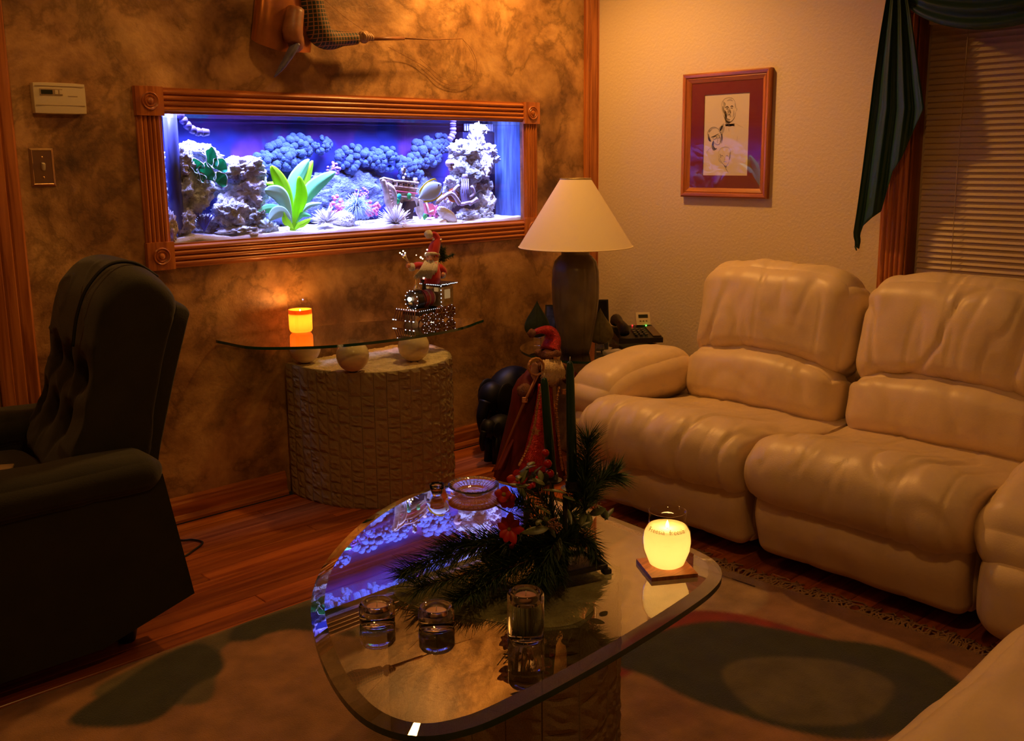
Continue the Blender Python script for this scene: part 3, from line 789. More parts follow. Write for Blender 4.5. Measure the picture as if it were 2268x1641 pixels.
# bright leafy water plant
pb = P(642, 502, 'y', 0.10); pl = thing('water_plant', 'bright lime green broad leafed plant in the front of the aquarium', 'plant', pb)
M_LIME = leafy('lime_leaf', (0.58, 0.95, 0.06), 0.55); M_TEAL = leafy('teal_leaf', (0.30, 0.85, 0.42)); M_PALE = leafy('pale_leaf', (0.60, 0.92, 0.75), 0.3)
def wleaf(path, w, m, y0, y1, name='leaf', th=0.0012):
    """path: photograph points from base to tip; w: half width in pixels"""
    pts = [P(q[0], q[1], 'y', y0 + (y1 - y0) * i / (len(path) - 1)) for i, q in enumerate(path)]
    pts, _ = spline(pts, [1] * len(pts), 6); n = len(pts) - 1; k = w / ppm(pb)
    def fn(u, v):
        i = min(int(v * n + 0.5), n); p = pts[i]; t = (pts[min(i + 1, n)] - pts[max(i - 1, 0)]).normalized()
        side = t.cross(Vector((0, -1, 0))).normalized(); s = (u - 0.5) * 2
        ww = k * max(0.02, (math.sin(PI * min(1, v * 0.98 + 0.0) ** 1.25)) ** 0.8 * 1.0 + 0.10 * (1 - v))
        return p + side * ww * s + Vector((0, -0.006 * (1 - abs(s)) * (1 if m is not M_PALE else .5), 0))
    return obj(name, MB().grid(fn, 8, n, (0, th, 0)), m, pl)
wleaf([(648, 505), (638, 450), (622, 405), (600, 367)], 17, M_LIME, 0.10, 0.08)
wleaf([(650, 505), (648, 450), (655, 400), (684, 353)], 19, M_TEAL, 0.11, 0.13)
wleaf([(654, 505), (668, 445), (672, 410), (692, 356)], 15, M_LIME, 0.115, 0.14)
wleaf([(652, 505), (660, 465), (668, 430), (662, 390)], 15, M_LIME, 0.095, 0.07)
wleaf([(660, 490), (676, 440), (700, 410), (742, 381)], 17, M_TEAL, 0.11, 0.12)
wleaf([(646, 495), (632, 450), (615, 428), (586, 421)], 17, M_PALE, 0.09, 0.06)
wleaf([(648, 490), (640, 430), (620, 412), (587, 406)], 8, M_LIME, 0.12, 0.14)
wleaf([(645, 480), (620, 466), (595, 462), (570, 470)], 10, M_TEAL, 0.09, 0.07)
wleaf([(645, 485), (628, 470), (610, 472), (596, 488)], 13, M_PALE, 0.08, 0.05)
wleaf([(655, 490), (668, 470), (685, 455), (712, 450)], 6, M_PALE, 0.10, 0.09)
wleaf([(655, 495), (665, 480), (672, 475), (688, 478)], 6, M_TEAL, 0.09, 0.08)
wleaf([(650, 508), (640, 495), (632, 488), (628, 470)], 8, M_LIME, 0.085, 0.07)
wleaf([(652, 510), (662, 500), (672, 495), (688, 485)], 7, M_LIME, 0.085, 0.07)
obj('stem', MB().tube([P(648, 512, 'y', 0.10), P(652, 480, 'y', 0.10), P(655, 450, 'y', 0.10)], [0.012, 0.012, 0.006], 10), M_LIME, pl)

# ---- fish
def fish(c, length, height, thick, nose, tail, m_body, name, label, fins, eye=True, prof=None):
    """nose, tail: unit direction of the head; body as a lathe-like loft"""
    t = thing(name, label, 'fish', c)
    hd = Vector(nose).normalized(); up = Vector((0, 0, 1)); up = (up - hd * up.dot(hd)).normalized(); sd = hd.cross(up)
    prof = prof or [(0.5, 0.02), (0.45, 0.22), (0.36, 0.55), (0.2, 0.88), (0.0, 1.0), (-0.2, 0.86), (-0.36, 0.45), (-0.45, 0.16), (-0.5, 0.14)]
    b = MB(); n = 16; vs = []; fs = []
    for (s, h) in prof:
        for k in range(n):
            a = 2 * PI * k / n
            vs.append(Vector(c) + hd * s * length + up * math.sin(a) * h * height / 2 + sd * math.cos(a) * (h ** 0.7) * thick / 2)
    for i in range(len(prof) - 1):
        for k in range(n): fs.append((i * n + k, i * n + (k + 1) % n, (i + 1) * n + (k + 1) % n, (i + 1) * n + k))
    fs.append(tuple(range(n))); fs.append(tuple((len(prof) - 1) * n + k for k in range(n))[::-1])
    b.add(vs, fs); obj('body', b, m_body, t)
    def flat(name, poly, m, off=0.0, th=0.002):
        obj(name, MB().prism([(p[0] * length, p[1] * height) for p in poly], Vector(c) + sd * (off - th / 2), hd, up, sd * th), m, t, False)
    for f in fins: flat(*f)
    if eye:
        for s in (-1, 1):
            e = obj('eye', MB().ball(Vector(c) + hd * 0.36 * length + up * 0.10 * height + sd * s * thick * 0.30, (0.004, 0.004, 0.004), 10), mat('fish_eye', (0.01, 0.01, 0.02), 0.1) if 'fish_eye' not in bpy.data.materials else bpy.data.materials['fish_eye'], t)
    return t
M_YEL = mat('yellow_fin', (0.85, 0.72, 0.02), 0.5); M_PFISH = mat('pale_grey_fish', (0.36, 0.47, 0.50), 0.35)
fc = P(953, 424, 'y', 0.075)
hdv = Vector((0.86, -0.10, 0.42))
dors = [(0.40, 0.30)] + [(0.36 - 0.08 * i, 0.5 * math.sin(PI * (0.30 + 0.062 * i)) ** 0.6 + 0.06) for i in range(10)] + [(-0.44, 0.06)] + [(-0.40 + 0.08 * i, 0.5 * math.sin(PI * (0.92 - 0.065 * i)) ** 0.6 - 0.03) for i in range(10)]
anal = [(p[0], -p[1]) for p in dors]
fish(fc, 0.128, 0.078, 0.022, hdv, None, M_PFISH, 'surgeonfish', 'pale grey fish with yellow back fin swimming near the wreck', [
    ('dorsal_fin', dors, M_YEL), ('anal_fin', anal, M_YEL),
    ('tail_fin', [(-0.46, 0.05), (-0.56, 0.06), (-0.72, 0.34), (-0.66, 0.04), (-0.68, -0.34), (-0.56, -0.06), (-0.46, -0.05)], mat('white_fin', (0.8, 0.82, 0.9), 0.5)),
    ('forehead_patch', [(0.20, 0.40), (0.30, 0.36), (0.36, 0.20), (0.26, 0.30)], M_YEL, -0.008, 0.003)],
    prof=[(0.5, 0.06), (0.46, 0.26), (0.36, 0.56), (0.22, 0.84), (0.06, 1.0), (-0.12, 0.9), (-0.28, 0.62), (-0.42, 0.24), (-0.5, 0.12)])
M_DARKF = mat('dark_maroon_fish', (0.11, 0.015, 0.012), 0.4); M_ORF = mat('orange_fin', (0.75, 0.16, 0.02), 0.5)
fc = P(1004, 432, 'y', 0.085)
fish(fc, 0.070, 0.050, 0.020, Vector((0.97, -0.15, 0.10)), None, M_DARKF, 'clownfish', 'dark maroon clownfish with orange fins in front of the bone ornament', [
    ('dorsal_fin', [(0.25, 0.38), (0.1, 0.60), (-0.2, 0.52), (-0.4, 0.2), (-0.1, 0.3)], M_ORF), ('anal_fin', [(0.2, -0.38), (0.0, -0.64), (-0.25, -0.5), (-0.4, -0.2), (-0.1, -0.3)], M_ORF),
    ('tail_fin', [(-0.44, 0.08), (-0.68, 0.30), (-0.72, -0.04), (-0.66, -0.32), (-0.44, -0.08)], M_ORF),
    ('white_bar', [(0.30, 0.40), (0.24, 0.42), (0.21, 0.0), (0.24, -0.40), (0.30, -0.36), (0.27, 0.0)], mat('fish_white', (0.85, 0.85, 0.9), 0.5), -0.0105, 0.003)])

# ---- wreck ornament
wcn = P(890, 440, 'y', 0.13); K = 1 / ppm(wcn)
wk = thing('shipwreck_ornament', 'small broken sailing ship ornament with a carved bow figure', 'ornament', (wcn.x, wcn.y, 0.99))
M_HULL = mat('resin_wood', (0.50, 0.33, 0.22), 0.7, bump=0.5, bscale=100, var=0.3, vscale=40, stretch=(1, 1, 4)); M_LTRES = mat('resin_pale', (0.66, 0.52, 0.42), 0.7, var=0.3, vscale=60)
def W3(px, py, dy=0.0): return P(px, py, 'y', 0.13 + dy)
# hull halves: plan curve bulging forward, from rail to keel, broken open in the middle
def hullpt(u, v):
    px = 858 + (926 - 858) * u; top = 402 + 8 * u; bot = 470 - 22 * u
    x = px + (6 * v if u < 0.5 else -10 * v * u)
    py = top + (bot - top) * v + 2 * math.sin(v * 40) * 0.15
    return W3(x, py, -0.035 * math.sin(PI * min(1, max(0, u))) * (1 - 0.5 * v) + 0.0012 * math.sin(v * 2 * PI * 9))
b = MB().grid(hullpt, 24, 60, (0, 0.012, 0))
keep = []
for f in b.f: keep.append(f)
hull = obj('hull', b, M_HULL, wk, 'auto')
bg = MB().prism([(0, 0), (30, -2), (34, 10), (22, 14), (18, 40), (4, 44), (2, 24), (-4, 14)], W3(895, 447, -0.030), (K * 1.23, 0, 0), (0, 0, -K), (0, 0.004, 0))
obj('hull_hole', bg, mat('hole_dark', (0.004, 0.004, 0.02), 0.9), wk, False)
obj('hull_shard', MB().prism([(0, 0), (14, -10), (22, 6), (26, 40), (10, 44), (4, 20)], W3(870, 450, -0.024), (K * 1.23, 0, 0), (0, 0, -K), (0, 0.012, 0)), M_HULL, wk, False)
obj('hull_shard', MB().prism([(0, 0), (16, -8), (20, 20), (12, 38), (4, 24)], W3(920, 448, -0.024), (K * 1.23, 0, 0), (0, 0, -K), (0, 0.012, 0)), M_LTRES, wk, False)
for (y0, r, x0, x1) in ((398, 0.0045, 846, 926), (411, 0.003, 866, 926), (422, 0.0035, 866, 924), (432, 0.003, 868, 922)):
    pts = [W3(x0 + (x1 - x0) * i / 10, y0 + 7 * i / 10, -0.042 * math.sin(PI * min(1, max(0.02, (x0 + (x1 - x0) * i / 10 - 858) / 68)))) for i in range(11)]
    obj('rail', MB().tube(pts, r, 6), M_LTRES if y0 != 422 else mat('red_band', (0.45, 0.06, 0.10), 0.6), wk)
for i in range(5):
    u = 0.18 + 0.17 * i; q = W3(858 + 68 * u, 405 + 7 * u, -0.041 * math.sin(PI * u) - 0.001)
    f = obj('stern_window', MB().box(q, (0.012, 0.004, 0.014)), M_LTRES, wk, False)
    obj('opening', MB().box(q + Vector((0, -0.0025, 0)), (0.008, 0.002, 0.009)), bpy.data.materials['hole_dark'], f, False)
for (px, py, mm) in ((884, 436, 'cyan_moss'), (881, 444, 'green_moss'), (906, 434, 'green_moss'), (941, 480, 'green_moss')):
    m = bpy.data.materials.get(mm) or mat(mm, (0.02, 0.45, 0.42) if mm[0] == 'c' else (0.03, 0.42, 0.10), 0.7)
    obj('moss_patch', MB().ball(W3(px, py, -0.042), (0.010, 0.005, 0.013), 14, fn=rockfn(px, 0.5)), m, wk)
# bow figure
body = [(848, 398), (852, 412), (856, 428), (858, 444), (864, 462), (872, 486)]
fg = obj('bow_figure', MB().tube([W3(*q, -0.03) for q in body], [0.011, 0.013, 0.012, 0.014, 0.012, 0.007], 12, smooth=4), M_LTRES, wk)
obj('figure_head', MB().ball(W3(847, 401, -0.032), (0.012, 0.011, 0.012), 14, fn=rockfn(5, 0.2)), M_LTRES, fg)
obj('figure_wing', MB().tube([W3(858, 406, -0.035), (W3(868, 416, -0.045)), W3(876, 434, -0.045), W3(874, 460, -0.035), W3(868, 474, -0.03)], [0.006, 0.010, 0.007, 0.005, 0.004], 8, smooth=4), M_LTRES, fg)
obj('bowsprit', MB().tube([W3(872, 400, -0.02), W3(850, 395, -0.035), W3(841, 397, -0.035)], [0.006, 0.006, 0.003], 8), M_LTRES, wk)
obj('rope', MB().tube([W3(922, 452, -0.02), W3(924, 440, -0.025), W3(929, 452, -0.02), W3(934, 466, -0.015), W3(930, 474, -0.02)], 0.003, 6, smooth=4), M_LTRES, wk)
obj('chest', MB().prism([(0, 0), (20, 2), (26, 14), (22, 28), (6, 24)], W3(940, 450, 0.0), (K * 1.23, 0, 0), (0, 0, -K), (0, 0.02, 0)), mat('red_resin', (0.42, 0.06, 0.09), 0.6), wk, False)
obj('chest_trim', MB().tube([W3(944, 448, -0.004), W3(950, 470, -0.004), W3(960, 466, -0.004)], 0.004, 6), M_LTRES, wk)
obj('barrel', MB().lathe([(0.007, 0), (0.009, 0.006), (0.009, 0.012), (0.007, 0.018)], W3(920, 403, -0.005), 14), M_LTRES, wk)
# deck figurine with a hat
dk = W3(895, 397, -0.02); fgn = thing('deck_figurine', 'tiny seated figurine with a dark hat on the wreck ornament', 'figurine', dk)
M_PEARL = mat('pearl_white', (0.8, 0.8, 0.85), 0.5)
M_DKC = mat('dark_coat', (0.012, 0.014, 0.05), 0.5)
obj('coat', MB().lathe([(0.015, 0.0), (0.014, 0.012), (0.010, 0.026), (0.005, 0.031)], dk, 14), M_DKC, fgn)
obj('shirt', MB().ball(dk + Vector((0, -0.009, 0.018)), (0.006, 0.004, 0.009), 12), M_PEARL, fgn)
hd_ = obj('head', MB().ball(dk + Vector((0.001, -0.002, 0.038)), (0.0085, 0.0085, 0.010), 14), M_PEARL, fgn)
obj('hat', MB().lathe([(0.013, 0), (0.012, 0.003), (0.007, 0.004), (0.007, 0.010), (0.004, 0.013)], dk + Vector((0, 0, 0.044)), 14), M_DKC, hd_)
obj('raised_arm', MB().tube([dk + Vector((-0.008, -0.004, 0.024)), dk + Vector((-0.014, -0.008, 0.034)), dk + Vector((-0.013, -0.009, 0.046))], [0.0045, 0.004, 0.005], 8), M_PEARL, fgn)
for s in (-1, 1):
    obj('leg', MB().tube([dk + Vector((s * 0.006, -0.004, 0.006)), dk + Vector((s * 0.014, -0.016, 0.008)), dk + Vector((s * 0.015, -0.018, 0.0))], [0.006, 0.0055, 0.005], 8), M_PEARL if s < 0 else M_DKC, fgn)
# skull on the tower
c = P(996, 366, 'y', 0.105); M_SKU = mat('skull_bone', (0.66, 0.46, 0.46), 0.7, var=0.2, vscale=60)
sk = thing('skull_ornament', 'small pinkish skull ornament on the left of the rock tower', 'ornament', c)
obj('cranium', MB().ball(c + Vector((0, 0, 0.008)), (0.019, 0.019, 0.018), 18), M_SKU, sk)
obj('jaw', MB().ball(c + Vector((0.002, -0.004, -0.014)), (0.012, 0.012, 0.011), 14), M_SKU, sk)
for s in (-0.3, 1.0):
    obj('eye_socket', MB().ball(c + Vector((s * 0.009 - 0.002, -0.0165, 0.003)), (0.0055, 0.004, 0.006), 10), bpy.data.materials['hole_dark'], sk)
# seated bone ornament
c = P(1031, 428, 'y', 0.10); k = 1 / ppm(c); M_BON = mat('lilac_bone', (0.52, 0.46, 0.66), 0.6, var=0.2, vscale=60)
sb = thing('bone_ornament', 'pale seated skeleton ornament holding bars in the right tower', 'ornament', c - Vector((0, 0, 0.05)))
def B3(px, py, dy=0.0): return P(px, py, 'y', 0.10 + dy)
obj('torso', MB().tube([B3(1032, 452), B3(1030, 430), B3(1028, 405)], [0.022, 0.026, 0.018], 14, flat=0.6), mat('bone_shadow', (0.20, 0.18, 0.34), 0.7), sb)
for i in range(4):
    x = 1023 + 4.5 * i
    obj('bar', MB().tube([B3(x, 396, -0.02), B3(x + 1, 418, -0.028), B3(x + 1, 428 + (14 if i == 1 else 0), -0.028)], 0.0026, 6), M_BON, sb)
obj('head', MB().lathe([(0.010, 0), (0.013, 0.006), (0.012, 0.016), (0.010, 0.020)], B3(1030, 396, -0.008), 12), M_BON, sb)
for pts in ([(1044, 412), (1050, 428), (1040, 438)], [(1016, 410), (1006, 422), (1012, 432)]):
    obj('arm', MB().tube([B3(*q, -0.022) for q in pts], [0.007, 0.008, 0.006], 8, smooth=3), M_BON, sb)
for pts in ([(1018, 452), (998, 428), (970, 448), (968, 452)], [(1040, 452), (1056, 440), (1050, 446), (1022, 452)]):
    obj('leg', MB().tube([B3(*q, -0.026) for q in pts], [0.010, 0.009, 0.008, 0.007], 8, smooth=4), M_BON, sb)
obj('foot', MB().ball(B3(1024, 452, -0.03), (0.016, 0.010, 0.008), 12), M_BON, sb)
# ------------------------------------------------------------------ things on the walls
M_IVORY = mat('ivory_plastic', (0.72, 0.62, 0.42), 0.4); M_LCD = mat('lcd_dark', (0.03, 0.035, 0.02), 0.25); M_BRASS = bpy.data.materials['brass']
M_GREYB = mat('tan_button', (0.42, 0.30, 0.18), 0.5)
t = thing('thermostat', 'ivory wall thermostat with a small dark display above the switch', 'thermostat', (-2.452, 0, 1.398))
obj('cover', MB().rbox((-2.452, -0.017, 1.445), (0.155, 0.034, 0.093), 0.006, 4), M_IVORY, t, 'auto')
w = obj('display_window', MB().box((-2.478, -0.0345, 1.463), (0.066, 0.002, 0.019)), M_GREYB, t, False)
obj('display', MB().box((-2.491, -0.036, 1.463), (0.033, 0.002, 0.012)), M_LCD, w, False)
for x in (-2.463, -2.450): obj('button', MB().rbox((x, -0.036, 1.463), (0.010, 0.003, 0.013), 0.001, 2), M_IVORY, w, False)
for z in (1.481, 1.424): obj('groove', MB().box((-2.452, -0.0342, z), (0.145, 0.001, 0.0016)), M_GREYB, t, False)
obj('name_line', MB().box((-2.415, -0.0342, 1.452), (0.028, 0.001, 0.002)), M_GREYB, t, False)
t = thing('light_switch', 'metal light switch plate below the thermostat', 'light switch', (-2.514, 0, 1.18))
b = MB(); 
prof = [(0.0355, 0.058, 0.0), (0.0355, 0.058, -0.002), (0.029, 0.0515, -0.0065), (0.027, 0.0495, -0.0055), (0.0, 0.0, -0.0055)]
vs = []
for (hx, hz, y) in prof[:-1]:
    for sx, sz in ((-1, -1), (1, -1), (1, 1), (-1, 1)): vs.append((-2.514 + sx * hx, y, 1.2385 + sz * hz))
fs = [(i * 4 + k, i * 4 + (k + 1) % 4, i * 4 + 4 + (k + 1) % 4, i * 4 + 4 + k) for i in range(3) for k in range(4)] + [(12, 13, 14, 15)]
obj('plate', b.add(vs, fs), mat('antique_brass', (0.50, 0.33, 0.16), 0.28, 1.0, bump=0.05), t, False)
obj('toggle', MB().rbox((-2.514, -0.012, 1.241), (0.010, 0.016, 0.022), 0.003, 3, rot=(0.35, 0, 0)), M_IVORY, t, 'auto')
for z in (1.269, 1.208): obj('screw', MB().lathe([(0.0035, 0), (0.003, 0.0015), (0.0, 0.002)], (-2.514, -0.0055, z), 12, rot=(PI / 2, 0, 0)), M_BRASS, t)

# carved angler above the aquarium
an = P(690, 60, 'y', -0.07)
sc = thing('angler_carving', 'carved wooden angler in a plaid sleeve hung above the aquarium', 'sculpture', (an.x, 0, an.z))
def A(px, py, y=-0.07): return P(px, py, 'y', y)
def coppert(u, v):
    # rounded hull-like copper form
    a = (u - 0.5) * PI
    px = 622 + 66 * math.sin(a) + (1 - v) * 16; py = -70 + 180 * v + 6 * math.sin(a) + (14 * (1 - abs(2 * u - 1)) - 20 * (1 - u)) * v
    return A(px, py, -0.03 - 0.07 * math.cos(a) * (0.75 + 0.25 * math.sin(v * PI)))
b = MB().grid(coppert, 28, 16)
bot = [coppert(i / 28, 1.0) for i in range(29)]
b.add(bot + [A(622, 100, -0.02)], [(i + 1, i, 29) for i in range(28)])
obj('copper_body', b, mat('copper', (0.62, 0.24, 0.07), 0.30, 0.85, bump=0.06, bscale=30, var=0.2, vscale=12), sc)
M_BOOT = mat('worn_blue_leather', (0.10, 0.09, 0.16), 0.5, var=0.3, vscale=30); M_BRN = mat('brown_carved_wood', (0.26, 0.10, 0.04), 0.45, var=0.25, vscale=30)
obj('boot', MB().tube([A(655, 20, -0.11), A(648, 70, -0.12), A(655, 96, -0.12), A(648, 106, -0.12)], [0.030, 0.036, 0.030, 0.020], 14, smooth=4), M_BRN, sc)
obj('fish_tail', MB().tube([A(655, 98, -0.125), A(645, 115, -0.125), A(626, 146, -0.12), A(607, 171, -0.115)], [0.024, 0.022, 0.016, 0.002], 14, flat=0.6, smooth=4), M_BOOT, sc)
# plaid cloth
m = bpy.data.materials.new('plaid_cloth'); m.use_nodes = True; nt = m.node_tree; bs = nt.nodes['Principled BSDF']; L = nt.links.new
tc = nt.nodes.new('ShaderNodeTexCoord'); mp = nt.nodes.new('ShaderNodeMapping'); mp.inputs['Rotation'].default_value = (0, 0.12, 0); L(tc.outputs['Object'], mp.inputs[0])
sx = nt.nodes.new('ShaderNodeSeparateXYZ'); L(mp.outputs[0], sx.inputs[0])
def stripe(sock):
    a = nt.nodes.new('ShaderNodeMath'); a.operation = 'MULTIPLY'; a.inputs[1].default_value = 72; L(sock, a.inputs[0])
    f = nt.nodes.new('ShaderNodeMath'); f.operation = 'FRACT'; L(a.outputs[0], f.inputs[0])
    g = nt.nodes.new('ShaderNodeMath'); g.operation = 'LESS_THAN'; g.inputs[1].default_value = 0.2; L(f.outputs[0], g.inputs[0]); return g.outputs[0]
mxx = nt.nodes.new('ShaderNodeMath'); mxx.operation = 'MAXIMUM'; L(stripe(sx.outputs[0]), mxx.inputs[0]); L(stripe(sx.outputs[2]), mxx.inputs[1])
mi = nt.nodes.new('ShaderNodeMix'); mi.data_type = 'RGBA'; L(mxx.outputs[0], mi.inputs[0]); mi.inputs[6].default_value = (0.012, 0.02, 0.012, 1); mi.inputs[7].default_value = (0.30, 0.13, 0.04, 1)
L(mi.outputs[2], bs.inputs['Base Color']); bs.inputs['Roughness'].default_value = 0.7
obj('plaid_sleeve', MB().tube([A(682, -40), A(688, 15), A(704, 66), A(726, 86), A(760, 86), A(790, 85)], [0.052, 0.050, 0.048, 0.040, 0.026, 0.022], 18, smooth=6), m, sc)
hnd = obj('hand', MB().ball(A(806, 82), (0.026, 0.020, 0.022), 18, fn=rockfn(3, 0.10, pits=0)), mat('carved_hand', (0.42, 0.24, 0.11), 0.5, var=0.2, vscale=40), sc)
for i in range(4):
    obj('finger', MB().tube([A(803 + 5 * i, 72 + i, -0.088), A(810 + 5 * i, 80 + i, -0.094), A(808 + 5 * i, 90, -0.088)], [0.006, 0.007, 0.005], 8, smooth=3), bpy.data.materials['carved_hand'], hnd)
obj('rod_handle', MB().tube([A(818, 86), A(895, 85)], [0.007, 0.0065], 10), M_BRN, sc)
obj('rod', MB().tube([A(893, 85), A(960, 88), A(1024, 86)], [0.0028, 0.002, 0.0012], 6), M_BRN, sc)
line = [A(720, 0, -0.06), A(760, 35, -0.06), A(804, 66, -0.06)]
obj('fishing_line', MB().tube(line, 0.0007, 4, smooth=5), M_BRN, sc)
line = [A(1024, 86, -0.05), A(1046, 112, -0.04), A(1056, 142, -0.03), A(1050, 168, -0.02), A(1028, 186, -0.015), A(1000, 189, -0.012), A(972, 178, -0.012), A(945, 152, -0.012), A(905, 128, -0.012), A(860, 104, -0.03)]
obj('fishing_line', MB().tube(line, 0.0008, 4, smooth=6), M_BRN, sc)
line = [A(1024, 86, -0.05), A(1044, 118, -0.03), A(1052, 146, -0.03), A(1040, 176, -0.02), A(1006, 182, -0.015), A(978, 172, -0.012), A(950, 148, -0.012), A(930, 130, -0.012)]
obj('fishing_line', MB().tube(line, 0.0006, 4, smooth=6), M_BRN, sc)

# framed pencil drawing on the right wall
PY0, PY1, PZ0, PZ1 = -0.526, -0.9625, 1.077, 1.598
pf = thing('picture_frame', 'oak framed pencil drawing of three men on a maroon mat', 'picture', (0, (PY0 + PY1) / 2, PZ0))
fw = 0.040
def fprof(): return [(0, 0), (0, 0.022), (0.006, 0.026), (0.016, 0.024), (0.020, 0.018), (0.024, 0.020), (0.034, 0.014), (fw, 0.010), (fw, 0)]
def mitre(o, along, inward, ln):
    o, along, inward = Vector(o), Vector(along), Vector(inward); un = Vector((-1, 0, 0)); pr = fprof(); n = len(pr)
    vs = [o + along * p[0] + inward * p[0] + un * p[1] for p in pr] + [o + along * (ln - p[0]) + inward * p[0] + un * p[1] for p in pr]
    return MB().add(vs, [(i, (i + 1) % n, n + (i + 1) % n, n + i) for i in range(n)] + [tuple(range(n)), tuple(range(n, 2 * n))[::-1]])
w_, h_ = PY0 - PY1, PZ1 - PZ0
obj('frame_rail', mitre((0, PY0, PZ1), (0, -1, 0), (0, 0, -1), w_), M_OAKY, pf, 'auto')
obj('frame_rail', mitre((0, PY0, PZ0), (0, -1, 0), (0, 0, 1), w_), M_OAKY, pf, 'auto')
obj('frame_stile', mitre((0, PY0, PZ0), (0, 0, 1), (0, -1, 0), h_), M_OAKZ, pf, 'auto')
obj('frame_stile', mitre((0, PY1, PZ0), (0, 0, 1), (0, 1, 0), h_), M_OAKZ, pf, 'auto')
QY0, QY1, QZ0, QZ1 = -0.632, -0.858, 1.170, 1.507
b = MB()
for y0, y1, z0, z1 in ((PY0 - fw + .004, QY0, PZ0 + fw - .004, PZ1 - fw + .004), (QY1, PY1 + fw - .004, PZ0 + fw - .004, PZ1 - fw + .004), (QY0, QY1, QZ1, PZ1 - fw + .004), (QY0, QY1, PZ0 + fw - .004, QZ0)):
    b.box((-0.0065, (y0 + y1) / 2, (z0 + z1) / 2), (0.003, abs(y1 - y0), abs(z1 - z0)))
obj('mat_board', b, mat('maroon_mat', (0.20, 0.018, 0.022), 0.8), pf, False)
pp = obj('paper', MB().box((-0.004, (QY0 + QY1) / 2, (QZ0 + QZ1) / 2), (0.001, QY0 - QY1 + 0.004, QZ1 - QZ0 + 0.004)), mat('drawing_paper', (0.82, 0.74, 0.60), 0.8), pf, False)
obj('pane', MB().box((-0.0095, (PY0 + PY1) / 2, (PZ0 + PZ1) / 2), (0.002, w_ - 2 * fw + 0.006, h_ - 2 * fw + 0.006)), clear('picture_glass', (0.97, 0.97, 0.97), 0.9), pf, False)
GR = [mat('pencil_%s' % n, (c, c * 0.9, c * 0.8), 0.9) for n, c in (('dark', 0.09), ('mid', 0.30), ('light', 0.52))]
def D(x, y): return Vector((-0.0048, QY0 + (QY1 - QY0) * x, QZ1 + (QZ0 - QZ1) * y))
def fxy(zx, zy):
    # spot in the drawing, measured in a magnified view of it
    xl = 340 - 14 * (zy - 400) / 825; xr = 803 - 24 * (zy - 380) / 848
    yt = 412 - 30 * (zx - 340) / 463
    return D((zx - xl) / (xr - xl), (zy - yt) / (1227 - yt))
def stroke(pts, w, m, name='pencil_stroke'):
    q = [fxy(*p) for p in pts]; q, rr = spline(q, [1] * len(q), 6); vs = []; n = len(q)
    for i in range(n):
        t_ = (q[min(i + 1, n - 1)] - q[max(i - 1, 0)]).normalized(); s = Vector((1, 0, 0)).cross(t_)
        ww = w * (0.25 + 0.75 * math.sin(PI * i / (n - 1)))
        vs += [q[i] + s * ww, q[i] - s * ww]
    dr.setdefault(m.name, (MB(), m))[0].add(vs, [(2 * i, 2 * i + 1, 2 * i + 3, 2 * i + 2) for i in range(n - 1)])
dr = {}
K1 = 0.0011
